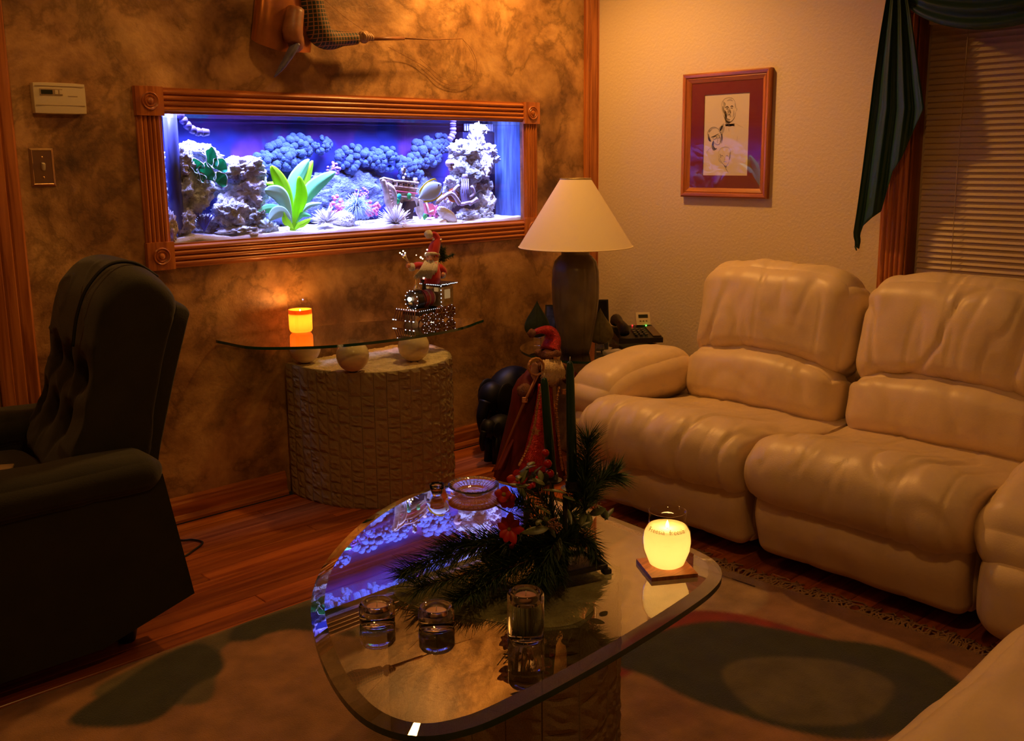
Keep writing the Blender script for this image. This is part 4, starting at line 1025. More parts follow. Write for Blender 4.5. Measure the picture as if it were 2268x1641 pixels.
for pts, w, c in [
    # upper head
    ([(530, 600), (516, 540), (522, 480), (560, 442), (620, 440), (652, 480), (664, 540)], K1, 1), ([(532, 470), (540, 510), (552, 545)], 0.004, 2), ([(560, 445), (590, 436), (630, 448)], 0.002, 2),
    ([(664, 540), (672, 552), (662, 575)], K1, 1), ([(660, 580), (650, 630), (625, 668), (590, 688), (560, 672), (543, 630), (530, 598)], K1 * 1.3, 0),
    ([(552, 535), (575, 528), (590, 540)], 0.0028, 0), ([(605, 528), (622, 520), (636, 530)], 0.0024, 0), ([(560, 552), (575, 548), (586, 555)], 0.0018, 0), ([(608, 545), (620, 540), (630, 546)], 0.0016, 0),
    ([(594, 540), (602, 575), (608, 592), (590, 598)], 0.0016, 0), ([(580, 612), (595, 608), (612, 614)], 0.0018, 0), ([(548, 560), (556, 610), (566, 650)], 0.005, 1), ([(556, 660), (585, 682), (610, 680)], 0.004, 0), ([(575, 560), (580, 590), (574, 620)], 0.0035, 2),
    ([(550, 600), (556, 640), (566, 668)], 0.0028, 0),
    ([(553, 705), (570, 712), (600, 712), (630, 706), (650, 700)], 0.0040, 0), ([(555, 722), (566, 716), (580, 718)], 0.0030, 0), ([(622, 716), (640, 716), (649, 722)], 0.0030, 0),
    ([(548, 685), (515, 720), (480, 760)], K1, 2), ([(540, 700), (520, 740), (500, 775)], 0.006, 2), ([(590, 740), (592, 780)], K1, 2), ([(680, 820), (674, 880)], K1 * .7, 2), ([(650, 690), (700, 720), (740, 740)], K1 * .6, 2),
    ([(528, 520), (534, 560), (545, 600)], 0.0045, 1), ([(540, 480), (548, 500), (550, 520)], 0.0035, 1), ([(556, 570), (560, 600), (568, 640)], 0.0050, 1), ([(585, 556), (590, 580), (586, 594)], 0.0030, 1), ([(600, 556), (606, 575), (610, 590)], 0.0026, 1),
    ([(562, 640), (580, 656), (605, 660)], 0.0040, 1), ([(640, 560), (640, 600), (630, 640)], 0.0028, 2), ([(596, 626), (606, 628), (616, 624)], 0.0016, 1), ([(570, 470), (600, 458), (632, 470)], 0.0035, 2), ([(650, 490), (656, 520), (658, 545)], 0.0025, 2), ([(560, 660), (570, 690), (600, 700)], 0.0055, 1), ([(556, 712), (600, 713), (648, 708)], 0.0050, 0),
    ([(530, 720), (505, 750), (490, 780)], 0.0070, 2), ([(545, 730), (530, 770), (520, 800)], 0.0060, 2),
    # middle head with glasses
    ([(376, 830), (372, 790), (400, 748), (440, 735), (480, 752), (500, 790)], K1 * 1.6, 1), ([(380, 800), (385, 850), (400, 880)], 0.005, 1), ([(395, 770), (425, 745), (460, 744)], 0.003, 2), ([(500, 790), (518, 850), (505, 890), (480, 915), (455, 905), (430, 880)], K1 * 1.3, 1),
    ([(408, 838), (440, 826), (490, 800)], K1 * 1.8, 0), ([(425, 850), (445, 830), (466, 832), (462, 850), (438, 858), (425, 848)], K1, 0), ([(472, 828), (492, 818), (498, 836), (480, 846), (471, 836)], K1, 0),
    ([(470, 845), (480, 868), (468, 874)], K1, 1), ([(466, 886), (482, 884)], K1 * 1.2, 1), ([(430, 880), (424, 930), (440, 960)], 0.0045, 1), ([(432, 925), (450, 955), (470, 950)], 0.003, 0), ([(515, 800), (524, 850), (515, 900)], 0.004, 2), ([(420, 935), (380, 965), (360, 1000)], K1, 2),
    ([(385, 830), (392, 860), (410, 880)], 0.0045, 1), ([(384, 790), (396, 770), (415, 758)], 0.0035, 1), ([(436, 870), (430, 905), (436, 935)], 0.0055, 1), ([(510, 790), (518, 830), (514, 880)], 0.0050, 2), ([(446, 890), (462, 910), (484, 908)], 0.0035, 2), ([(500, 780), (516, 800), (524, 830)], 0.0040, 1),
    ([(420, 945), (436, 962), (456, 962)], 0.0040, 1), ([(500, 835), (508, 860), (502, 885)], 0.0028, 1),
    # lower head
    ([(484, 1010), (500, 960), (545, 936), (590, 945), (610, 985), (606, 1040)], K1, 2), ([(606, 985), (604, 1030), (596, 1070)], 0.003, 1), ([(484, 1015), (500, 1060), (530, 1105), (560, 1130), (585, 1110), (598, 1070)], K1, 1), ([(500, 1005), (510, 1030), (506, 1050)], 0.004, 2),
    ([(510, 1030), (524, 1022), (536, 1032)], K1 * 1.4, 1), ([(560, 1030), (576, 1024), (590, 1034)], K1 * 1.2, 1), ([(548, 1035), (552, 1065), (542, 1070)], K1, 2), ([(536, 1088), (552, 1084), (570, 1090)], K1, 1), ([(555, 1128), (565, 1160), (590, 1200)], K1 * 1.4, 1), ([(486, 1050), (495, 1078), (520, 1100)], 0.002, 2), ([(545, 1120), (560, 1140), (575, 1135)], 0.003, 1)]:
    stroke(pts, w, GR[c])
for i, (nm, (mb_, mm)) in enumerate(dr.items()):
    o = obj('pencil_drawing', mb_, mm, pp, False); o['kind'] = 'stuff'
    for v in o.data.vertices: v.co.x -= 0.0002 * i

# ------------------------------------------------------------------ console table
M_STONE = mat('split_travertine', (0.62, 0.43, 0.24), 0.9, bump=0.9, bscale=90, vscale=30, col2=(0.88, 0.66, 0.41), detail=6)
CX, CY, CH = -1.42, -0.018, 0.512
ct = thing('console_table', 'boat shaped glass console on stone balls and a split stone pedestal', 'table', (CX, -0.2, 0))
A_, B_ = 0.308, 0.425
def oval(t, k=1.0):
    c, s = math.cos(t), math.sin(t); e = 2 / 2.35
    return (CX + A_ * k * math.copysign(abs(c) ** e, c), CY - 0.004 - B_ * k * abs(s) ** e)
core = []
for i in range(49): core.append(oval(PI * i / 48, 0.965))
cb = MB().prism([(p[0], p[1]) for p in core], (0, 0, 0.0), (1, 0, 0), (0, 1, 0), (0, 0, CH - 0.014))
ped = obj('pedestal', cb, M_STONE, ct, False)
# split stone strips, each a small rough block: columns around, courses up
N = 26; arc = [oval(PI * i / 600) for i in range(601)]
cum = [0]
for i in range(600): cum.append(cum[-1] + math.dist(arc[i], arc[i + 1]))
def at_len(s):
    s = max(0, min(cum[-1], s)); lo = 0; hi = 600
    while hi - lo > 1:
        m_ = (lo + hi) // 2
        if cum[m_] <= s: lo = m_
        else: hi = m_
    t_ = (s - cum[lo]) / max(1e-9, cum[hi] - cum[lo])
    p = Vector((arc[lo][0] + (arc[hi][0] - arc[lo][0]) * t_, arc[lo][1] + (arc[hi][1] - arc[lo][1]) * t_, 0))
    d = Vector((arc[hi][0] - arc[lo][0], arc[hi][1] - arc[lo][1], 0)).normalized()
    return p, Vector((-d.y, d.x, 0))
stone_meshes = []
for i in range(14):
    rnd = random.Random(i); vs = []; fs = []; nx, nz = 4, 6
    for j in range(nz + 1):
        for q in range(nx + 1):
            e = (q in (0, nx)) or (j in (0, nz))
            vs.append((q / nx - 0.5, (0.0 if e else rnd.uniform(0.002, 0.007)), j / nz - 0.5))
    for j in range(nz):
        for q in range(nx):
            a = j * (nx + 1) + q; fs.append((a, a + 1, a + nx + 2, a + nx + 1))
    n = len(vs); rim = [q for q in range(nx + 1)] + [j * (nx + 1) + nx for j in range(1, nz + 1)] + [nz * (nx + 1) + q for q in range(nx - 1, -1, -1)] + [j * (nx + 1) for j in range(nz - 1, 0, -1)]
    vs += [(vs[k][0], -0.012, vs[k][2]) for k in rim]; m_ = len(rim)
    fs += [(rim[(k + 1) % m_], rim[k], n + k, n + (k + 1) % m_) for k in range(m_)]
    me = bpy.data.meshes.new('stone'); me.from_pydata(vs, [], fs); me.materials.append(M_STONE)
    stone_meshes.append(me)
rnd = random.Random(3)
def stones(at_fn, total, ncol, height, parent, base, hs=(0.028, 0.062)):
    cnt = 0
    for c in range(ncol):
        s0 = total * c / ncol; s1 = total * (c + 1) / ncol; p, nrm = at_fn((s0 + s1) / 2)
        z = 0.0
        while z < height - 0.004:
            h = rnd.uniform(*hs)
            if height - z - h < hs[0] * 0.7: h = height - z
            o = bpy.data.objects.new('stone', rnd.choice(stone_meshes)); COL.objects.link(o); o.parent = parent
            q = p + nrm * rnd.uniform(-0.0005, 0.0018)
            xa = Vector((-nrm.y, nrm.x, 0)) * -1
            sx_ = (s1 - s0) - 0.0012
            R = Matrix((xa, nrm, Vector((0, 0, 1)))).transposed().to_4x4()
            o.matrix_local = Matrix.Translation(q - base + Vector((0, 0, z + h / 2))) @ R @ Matrix.Diagonal((sx_, 1, h - 0.0008, 1))
            z += h; cnt += 1
    return cnt
stones(at_len, cum[-1], N, CH - 0.004, ped, Vector(ct.location), (0.036, 0.078))
def topfn(u, v):
    t_ = PI * u; x, y = oval(t_, 0.99 * max(v, 0.001)); 
    if v >= 0.999: z = CH - 0.006
    else: z = CH - 0.004 + 0.006 * noise.noise(Vector((x * 30, y * 30, 3))) + 0.004 * noise.noise(Vector((x * 90, y * 90, 5)))
    return (x, y - (1 - v) * 0.004, z)
obj('rough_top', MB().grid(topfn, 90, 40), M_STONE, ped)
M_BALL = mat('polished_cream_stone', (0.84, 0.64, 0.42), 0.15, var=0.14, vscale=14, stretch=(1, 1, 2.5))
BR = 0.0585
for q in ((668, 768), (781, 787), (916, 766)):
    c = P(*q, 'z', CH + BR - 0.003)
    if c.y > -0.075: c.y = -0.08
    k = obj('stone_ball', MB().ball(c, BR, 32), M_BALL, ct)
    obj('seat_ring', MB().lathe([(0.016, 0), (0.016, 0.004), (0.012, 0.006)], (c.x, c.y, CH - 0.006), 16), M_BLACK, k)
GZ = CH + 2 * BR - 0.006            # underside of the glass
gl = [P(*q, 'z', 0.640) for q in ((478, 746), (500, 753), (560, 763), (660, 763), (760, 758), (880, 745), (960, 733), (1020, 721), (1055, 709), (1068, 702))]
front = [(p.x, min(p.y, -0.012)) for p in gl]
back = [(-1.12, -0.255), (-1.25, -0.16), (-1.40, -0.085), (-1.55, -0.045), (-1.72, -0.020), (-1.88, -0.010)]
outl = closed(front + back, 8)
outl = [(x, min(y, -0.006)) for x, y in outl]
M_EDGE = mat('green_glass_edge', (0.015, 0.075, 0.05), 0.08, spec=0.8)
def glass_slab(name, outl, z, th, parent, bevel=0.0, m=M_TOPGLASS):
    n = len(outl); b = MB()
    b.add([(x, y, z) for x, y in outl] , [tuple(range(n))[::-1]])
    b.add([(x, y, z + th) for x, y in outl], [tuple(range(n))])
    top = obj(name, b, m, parent, False)
    e = MB(); e.add([(x, y, z) for x, y in outl] + [(x, y, z + th) for x, y in outl], [(i, (i + 1) % n, n + (i + 1) % n, n + i) for i in range(n)])
    obj('glass_edge', e, M_EDGE, top, False)
    return top
def ccw(o):
    a = sum(o[i - 1][0] * o[i][1] - o[i][0] * o[i - 1][1] for i in range(len(o))); return o if a > 0 else o[::-1]
GT = 0.010
glass_slab('glass_top', ccw(outl), GZ, GT, ct)
CT = GZ + GT

# orange candle jar
def candle_jar(name, label, c, prof_glass, prof_wax, wax_m, power, flame_z, wick_z, lcol, glass_m, rad=0.012):
    t = thing(name, label, 'candle', c); c = Vector(c)
    n = 36
    obj('glass', MB().lathe(prof_glass, c, n, cap=False), glass_m, t)
    obj('wax', MB().lathe(prof_wax, c, n, cap=False), wax_m, t)
    obj('wick', MB().tube([c + Vector((0, 0, wick_z)), c + Vector((0.001, 0, wick_z + 0.010))], 0.001, 5), M_BLACK, t)
    obj('flame', MB().lathe([(0.0005, 0), (0.003, 0.002), (0.0035, 0.006), (0.002, 0.011), (0.0003, 0.016)], c + Vector((0, 0, flame_z)), 12), glow(name + '_flame', (1.0, 0.6, 0.2), 40), t)
    l = lamp(name + '_light', c + Vector((0, 0, flame_z + 0.010)), power, lcol, rad)
    return t, l
M_JAR = clear('jar_glass', (0.97, 0.95, 0.92), 1.2)
JC = P(667, 736, 'z', CT); JC.z = CT
R = 0.046
wprof = [(0.0, 0.004), (R - 0.009, 0.004), (R - 0.0045, 0.012), (R - 0.004, 0.03), (R - 0.004, 0.086), (R - 0.006, 0.084), (R - 0.010, 0.066), (0.012, 0.062), (0.0, 0.062)]
candle_jar('candle_jar', 'orange candle burning in a round glass jar on the console', JC,
    [(R - 0.006, 0.0), (R - 0.001, 0.004), (R, 0.012), (R, 0.094), (R - 0.004, 0.099), (R - 0.003, 0.103), (R - 0.001, 0.104), (R - 0.001, 0.116), (R - 0.003, 0.117), (R - 0.003, 0.1)],
    wprof, wax('orange_wax', (0.95, 0.36, 0.045), 0.62), 1.7, 0.070, 0.062, (1.0, 0.42, 0.10), M_JAR)
lamp('candle_jar_wax_fill', JC + Vector((0, 0, 0.045)), 0.55, (1.0, 0.5, 0.14), 0.012)  # added point light inside the wax, makes the jar glow from within

# ------------------------------------------------------------------ toy train with bearded driver
TZ = CT
M_TBLK = mat('train_black', (0.012, 0.012, 0.012), 0.3); M_TRED = mat('train_red', (0.30, 0.025, 0.015), 0.4); M_TGOLD = mat('train_gold', (0.45, 0.36, 0.17), 0.35, 0.5, var=0.3, vscale=40); M_TBRN = mat('train_brown', (0.16, 0.05, 0.02), 0.5)
M_LED = glow('fairy_glow', (0.85, 0.9, 1.0), 3.0); M_LEDW = glow('warm_bulb_glow', (1.0, 0.8, 0.5), 6)
tc_ = Vector((-1.225, -0.235, TZ))
tr = thing('toy_train', 'black and red toy locomotive trimmed with tiny lights on the glass console', 'toy train', tc_)
HX, HY = Vector((-0.985, -0.17, 0)), Vector((0.17, -0.985, 0))       # forward, towards the room
def T(f, s, z): return tc_ + HX * f * 1.06 + HY * s + Vector((0, 0, z * 1.14))
TR = Matrix((HX, HY, Vector((0, 0, 1)))).transposed()
obj('chassis', MB().rbox(T(-0.01, 0, 0.034), (0.19, 0.088, 0.016), 0.003, 2, TR), M_TBLK, tr, 'auto')
# boiler
bo = obj('boiler', MB().lathe([(0.033, 0), (0.033, 0.062)], T(-0.02, 0, 0.078), 28, rot=TR @ Euler((0, PI / 2, 0)).to_matrix()), M_TRED, tr, 'auto')
for f in (-0.018, 0.006, 0.030): obj('boiler_band', MB().lathe([(0.0335, 0), (0.035, 0.001), (0.035, 0.003), (0.0335, 0.004)], T(f, 0, 0.078), 28, rot=TR @ Euler((0, PI / 2, 0)).to_matrix()), M_TGOLD if f != 0.03 else M_TBLK, bo, 'auto')
sb_ = obj('smokebox', MB().lathe([(0.036, 0), (0.037, 0.030), (0.034, 0.034), (0.022, 0.036), (0.0, 0.037)], T(0.040, 0, 0.078), 28, rot=TR @ Euler((0, PI / 2, 0)).to_matrix()), M_TBLK, tr, 'auto')
obj('headlamp', MB().lathe([(0.006, 0), (0.009, 0.008), (0.0, 0.010)], T(0.076, -0.004, 0.082), 14, rot=TR @ Euler((0, PI / 2, 0)).to_matrix()), M_LEDW, sb_)
obj('name_plate', MB().rbox(T(0.078, -0.004, 0.066), (0.003, 0.022, 0.010), 0.001, 2, TR), M_TGOLD, sb_)
ch = obj('chimney', MB().lathe([(0.010, 0), (0.008, 0.010), (0.008, 0.026), (0.013, 0.036), (0.013, 0.038), (0.010, 0.038)], T(0.004, -0.004, 0.108), 18), M_TBLK, tr, 'auto')
obj('steam_bulb', MB().ball(T(0.012, 0.004, 0.152), (0.006, 0.006, 0.009), 12), M_LEDW, ch)
obj('bell', MB().lathe([(0.014, 0), (0.014, 0.006), (0.008, 0.012), (0.005, 0.020), (0.004, 0.038), (0.008, 0.050), (0.008, 0.054), (0.0, 0.055)], T(0.052, 0.004, 0.113), 16), mat('bell_gold', (0.85, 0.72, 0.42), 0.25, 0.8), tr)
cabm = obj('cab', MB().rbox(T(-0.070, 0, 0.080), (0.075, 0.092, 0.078), 0.003, 2, TR), M_TGOLD, tr, 'auto')
obj('cab_window', MB().rbox(T(-0.070, 0.0465, 0.088), (0.032, 0.003, 0.036), 0.001, 2, TR), glow('cab_window_glow', (1.0, 0.55, 0.2), 0.28), cabm)
for s in (-0.024, 0.024): obj('front_window', MB().rbox(T(-0.032, s, 0.105), (0.003, 0.02, 0.016), 0.001, 2, TR), bpy.data.materials['cab_window_glow'], cabm)
obj('cab_roof', MB().rbox(T(-0.070, 0, 0.122), (0.096, 0.108, 0.010), 0.004, 3, TR), M_TBLK, tr, 'auto')
# cow catcher: two rails and slanted bars
cc_ = obj('cowcatcher', MB().rbox(T(0.098, 0, 0.046), (0.030, 0.100, 0.005), 0.002, 2, TR), M_TBRN, tr, 'auto')
obj('lower_rail', MB().rbox(T(0.118, 0, 0.014), (0.006, 0.112, 0.006), 0.002, 2, TR), M_TBRN, cc_, 'auto')
for i in range(9):
    s = -0.048 + 0.012 * i
    obj('bar', MB().tube([T(0.108, s, 0.046), T(0.118, s * 1.12, 0.014)], 0.0022, 6), M_TBRN, cc_)
for i, f in enumerate((0.055, 0.018, -0.030, -0.082)):
    for s in (-0.047, 0.047):
        r = 0.017 if i < 2 else 0.026
        wv = obj('wheel', MB().lathe([(r * 1.1, -0.004), (r * 1.1, 0.004), (r * 0.85, 0.0045), (r * 0.82, 0.002), (r * 0.25, 0.002), (r * 0.2, 0.006), (0, 0.006)], T(f, s, r * 0.966 + 0.0005), 24, rot=TR @ Euler((-PI / 2 if s > 0 else PI / 2, 0, 0)).to_matrix()), M_TBRN, tr, 'auto')
        if s > 0:
            for q in range(6):
                a = q * PI / 3
                obj('spoke', MB().tube([T(f, s + 0.0035, r + 0.0005), T(f + math.cos(a) * r * 0.86, s + 0.0035, r + 0.0005 + math.sin(a) * r * 0.86)], 0.0012, 4), M_TGOLD, wv)
leds = MB()
def led(p, r=0.0021): leds.ball(p, r * 0.72, 6)
for i in range(14):
    a = 2 * PI * i / 14
    led(T(0.077, 0.033 * math.cos(a), 0.078 + 0.033 * math.sin(a)), 0.0026)
for i in range(9): led(T(0.105, -0.05 + 0.0125 * i, 0.050))
for s in (-0.056, -0.050, -0.040, 0.05, 0.054, 0.032, 0.01): led(T(0.121, s, 0.015), 0.0028)
for i in range(12): led(T(0.085 - i * 0.0105, 0.049, 0.045), 0.0017)
for i in range(6): led(T(-0.034, 0.048, 0.050 + i * 0.0135), 0.0026)
for i in range(12): led(T(-0.022, -0.05 + i * 0.009, 0.122), 0.0024)
for i in range(16): led(T(-0.026 - i * 0.006, 0.056, 0.121 + 0.003 * random.random()), 0.0020)
for f, r in ((0.055, .017), (0.018, .017), (-0.030, .026), (-0.082, .026)):
    for q in range(7):
        a = q * 2 * PI / 7; led(T(f + math.cos(a) * r * 0.9, 0.053, r + math.sin(a) * r * 0.9), 0.0013)
obj('fairy_lights', leds, M_LED, tr, True, True)
lamp('toy_train_underglow', T(-0.03, 0.0, 0.016), 0.06, (1.0, 0.6, 0.2), 0.008)
# bearded driver figure standing in the cab roof
M_FRED = mat('red_felt', (0.42, 0.012, 0.02), 0.85, sheen=0.3); M_FUR = mat('white_fur', (0.80, 0.76, 0.72), 0.95, bump=0.9, bscale=400); M_SKIN = mat('doll_skin', (0.62, 0.28, 0.16), 0.6)
dl = thing('bearded_driver_doll', 'white bearded doll in a pointed red hat riding the toy train', 'doll', T(-0.070, 0, 0.127))
def F3(px, py, off=0.0):
    p = P(px, py, 'y', -0.235 + off); return p
obj('coat', MB().tube([Vector((F3(953, 620).x, -0.235, T(0, 0, 0.127).z + 0.0005)), F3(953, 612), F3(955, 600), F3(957, 580)], [0.044, 0.045, 0.042, 0.026], 16, flat=0.8), M_FRED, dl)
hd_ = obj('head', MB().ball(F3(957, 573), (0.023, 0.023, 0.024), 18), M_SKIN, dl)
obj('nose', MB().ball(F3(954, 574, -0.024), 0.006, 10), M_SKIN, hd_)
for s in (948, 962): obj('eye', MB().ball(F3(s, 569, -0.021), 0.0022, 8), M_BLACK, hd_)
bd = MB()
rnd = random.Random(8)
bd.ball(F3(953, 594, -0.016), (0.026, 0.018, 0.032), 18, fn=rockfn(9, 0.2, pits=0))
for i in range(160):
    a = rnd.uniform(-1, 1); p0 = F3(955 + a * 14, 578, -0.018); p1 = F3(950 + a * 18 - 4 * rnd.random(), 598, -0.036 - 0.01 * rnd.random()); p2 = F3(946 + a * 22 - 12 * rnd.random(), 612 + 6 * rnd.random(), -0.034)
    bd.tube([p0, p1, p2], [0.0026, 0.0024, 0.0008], 4)
obj('beard', bd, M_FUR, dl)
obj('hat', MB().tube([F3(957, 566), F3(962, 548), F3(968, 530), F3(962, 518), F3(955, 519)], [0.025, 0.022, 0.015, 0.009, 0.006], 16, smooth=5), M_FRED, dl)
obj('hat_brim', MB().tube([F3(957 + 14 * math.cos(a), 564 + 2.5 * math.sin(a) * -1, -0.024 * math.sin(a)) for a in [PI * 2 * i / 16 for i in range(17)]], 0.0065, 8), M_FUR, dl)
pm = obj('pompom', MB().ball(F3(949, 519), 0.0165, 20, fn=rockfn(4, 0.12, 5, pits=0)), M_FUR, dl)
for q in ((960, 530), (976, 531)): obj('jingle_bell', MB().ball(F3(*q, -0.012), 0.0055, 10), mat('bell_silver', (0.9, 0.85, 0.7), 0.15, 1.0) if 'bell_silver' not in bpy.data.materials else bpy.data.materials['bell_silver'], dl)
for pts, nm in (([(936, 590), (924, 588), (914, 592)], 'arm'), ([(972, 592), (982, 600), (982, 608)], 'arm')):
    ar = obj(nm, MB().tube([F3(*q, -0.006) for q in pts], [0.016, 0.014, 0.012], 12, smooth=3), M_FRED, dl)
    q = pts[-1]; obj('cuff', MB().ball(F3(q[0] - 2, q[1], -0.008), (0.014, 0.014, 0.016), 14, fn=rockfn(6, 0.1, 5, pits=0)), M_FUR, ar)
    obj('mitten', MB().ball(F3(q[0] - (10 if q[0] < 950 else 2), q[1] - 4 + (0 if q[0] < 950 else 4), -0.016), (0.009, 0.009, 0.010), 12), M_SKIN, ar)
M_LED2 = glow('lantern_glow', (1.0, 0.82, 0.5), 6)
st = obj('bell_wand', MB().tube([F3(908, 586, -0.016), F3(900, 574, -0.018), F3(894, 566, -0.018)], [0.003, 0.004, 0.010], 10), bpy.data.materials['bell_gold'], dl)
for q in ((886, 560), (890, 563), (897, 560), (893, 556)): obj('spark_bulb', MB().ball(F3(*q, -0.02), 0.003, 8), M_LED2, st)
for q, r in (((944, 562), 0.0055), ((946, 553), 0.003), ((932, 570), 0.004), ((922, 565), 0.002), ((936, 573), 0.003)): obj('spark_bulb', MB().ball(F3(*q, -0.01), r, 8), M_LED2, dl)
b = MB()
for i in range(220):
    a0 = F3(978 + rnd.uniform(-6, 6), 568 + rnd.uniform(-20, 10), 0.01); d = Vector((rnd.gauss(0.6, 0.5), rnd.gauss(0, 0.5), rnd.gauss(0, 0.5))).normalized()
    b.tube([a0, a0 + d * 0.018], [0.0012, 0.0004], 3)
b.tube([F3(972, 580, 0.01), F3(990, 568, 0.01), F3(1004, 564, 0.01)], 0.002, 5)
for i in range(120):
    t_ = rnd.random(); a0 = F3(975 + 30 * t_, 576 - 12 * t_, 0.01); d = Vector((rnd.gauss(0.3, 0.4), rnd.gauss(0, 0.5), rnd.gauss(0, 0.6))).normalized(); b.tube([a0, a0 + d * 0.014], [0.0012, 0.0004], 3)
o = obj('fir_sprig', b, mat('fir_green', (0.012, 0.035, 0.015), 0.7), dl)

# ------------------------------------------------------------------ end table in the corner
EZ = 0.44
et = thing('end_table', 'round glass end table on a stone drum in the corner', 'table', (-0.455, -0.385, 0))
ec = Vector((-0.455, -0.385, 0))
M_DSTONE = mat('dark_marble_stone', (0.18, 0.10, 0.06), 0.35, bump=0.4, bscale=40, vscale=14, col2=(0.46, 0.30, 0.18))
obj('drum', MB().lathe([(0.15, 0), (0.16, 0.02), (0.15, 0.10), (0.145, 0.25), (0.155, 0.40), (0.16, EZ - 0.010)], ec, 40, fn=lambda a, z: 1 + 0.03 * noise.noise(Vector((math.cos(a) * 3, math.sin(a) * 3, z * 12)))), M_DSTONE, et, True)
eo = [(ec.x + 0.302 * math.cos(2 * PI * i / 72), ec.y + 0.302 * math.sin(2 * PI * i / 72)) for i in range(72)]
glass_slab('glass_top', eo, EZ - 0.010, 0.010, et)
# table lamp
lx, ly = -0.585, -0.425
lt = thing('table_lamp', 'fluted grey ceramic table lamp with a wide cream cone shade', 'lamp', (lx, ly, EZ))
k = 1 / 528.0
M_CER = mat('grey_green_ceramic', (0.15, 0.125, 0.085), 0.30, var=0.25, vscale=12)
bprof = [(29, 800), (30, 798), (31, 790), (36, 768), (42, 740), (48, 705), (52, 665), (52.5, 635), (51, 605), (46, 585), (36, 574), (31, 571), (31, 566), (35, 562), (35, 556), (30, 553)]
z_of = lambda py: 0.44 + (788 - py) / 523.0
prof = [(r * k, max(EZ, z_of(py)) - EZ) for r, py in bprof]
prof = [(prof[0][0] * 0.9, 0.0)] + prof[2:]
obj('body', MB().lathe(prof, (lx, ly, EZ), 96, fn=lambda a, z: 1 - (0.035 * (abs(math.sin(a * 5)) < 0.12) + 0.02 * (1 - abs(math.sin(a * 5)))) * min(1, max(0, (0.40 - z) / 0.03))), M_CER, lt)
sp, rr = [], []
zs0, zs1 = z_of(553), z_of(408)
M_SHADE = wax('linen_shade', (0.94, 0.82, 0.60), 0.06)
nn = 64
b = MB().lathe([(0.236, 0.0), (0.062, zs1 - zs0)], (lx, ly, zs0), nn, cap=False)
b.lathe([(0.232, 0.001), (0.060, zs1 - zs0)], (lx, ly, zs0), nn, cap=False)
obj('shade', b, M_SHADE, lt)
obj('shade_rim', MB().tube([(lx + 0.0625 * math.cos(a), ly + 0.0625 * math.sin(a), zs1) for a in [2 * PI * i / 48 for i in range(49)]], 0.0022, 6), M_TGOLD, lt)
obj('shade_rim', MB().tube([(lx + 0.236 * math.cos(a), ly + 0.236 * math.sin(a), zs0) for a in [2 * PI * i / 64 for i in range(65)]], 0.0020, 6), M_SHADE, lt)
b = MB().tube([(lx, ly, z_of(556)), (lx, ly, zs1 - 0.01)], 0.006, 8)
for a in (0, 2.1, 4.2): b.tube([(lx, ly, zs1 - 0.012), (lx + 0.061 * math.cos(a), ly + 0.061 * math.sin(a), zs1 - 0.002)], 0.002, 5)
obj('stem', b, M_BRASS, lt)
# leaf ornaments on glass cubes
def leaf_orn(px, ytop, ybot, w, m, label, sc_=1.0, ybase=None):
    base = P(px, ybase, 'z', EZ); kk = 1 / ppm(base); h = (ybase - 4 - ytop) * kk; cube = 0.034 * sc_
    t = thing('leaf_ornament', label, 'ornament', base, 'leaf ornaments on the end table')
    obj('glass_base', MB().rbox(base + Vector((0, 0, cube / 2)), (cube, cube, cube), 0.003, 3, (0, 0, 0.7)), M_GLASS, t, 'auto')
    prof = []; H = h - cube
    for i in range(25):
        u = i / 24; r = math.sin(PI * u ** 0.62) ** 0.9 * (1 - 0.55 * u * u) if 0 < u < 1 else 0.0
        prof.append((max(0.0004, r * w * kk * 0.60), u * H))
    dx = Matrix.Rotation(-0.86, 3, 'Z')
    b = MB(); vs = []
    b.lathe(prof, (0, 0, 0), 28, sx=1.0, sy=0.42)
    b.v = [tuple(base + Vector((0, 0, cube * 0.96)) + dx @ Vector(v) + Vector((0, 0, 0))) for v in b.v]
    l = obj('leaf', b, m, t)
    obj('vein', MB().tube([base + Vector((0, 0, cube)) + dx @ Vector((0, -0.42 * w * kk * 0.60 * math.sin(PI * u ** 0.62) * (1 - 0.55 * u * u) - 0.0005, u * H)) for u in [i / 10 for i in range(1, 10)]], 0.0012, 5), m, l)
    return t
leaf_orn(1329, 676, 756, 52, mat('olive_leaf', (0.15, 0.135, 0.055), 0.5, var=0.2, vscale=60), 'olive frosted leaf ornament in front of the telephone', ybase=779)
leaf_orn(1190, 660, 740, 50, mat('green_leaf', (0.03, 0.06, 0.025), 0.5, var=0.2, vscale=60), 'dark green leaf ornament left of the lamp, behind the red hat', ybase=764)
# small pictures
def stand_pic(name, label, c, w, h, yaw, col, lean=0.25):
    t = thing(name, label, 'picture frame', c); R = Euler((-lean, 0, yaw)).to_matrix(); c = Vector(c)
    obj('frame', MB().rbox(c + R @ Vector((0, 0, h / 2)) + Vector((0, 0, 0.004)), (w, 0.010, h), 0.002, 2, R), M_BLACK, t, 'auto')
    obj('photo', MB().box(c + R @ Vector((0, -0.006, h / 2)) + Vector((0, 0, 0.004)), (w - 0.016, 0.002, h - 0.016), R), mat(name + '_photo', col, 0.3, var=0.8, vscale=30), t, False)
    obj('strut', MB().box(c + R @ Vector((0, 0.03, h * 0.35)) + Vector((0, 0, 0.0)), (0.02, 0.004, h * 0.66), Euler((0.25, 0, yaw)).to_matrix()), M_BLACK, t, False)
    return t
q = P(1219, 752, 'z', EZ); stand_pic('small_photo_frame', 'small dark photo frame with a blue picture, left of the lamp', q, 0.055, 0.155, -0.9, (0.03, 0.04, 0.12))
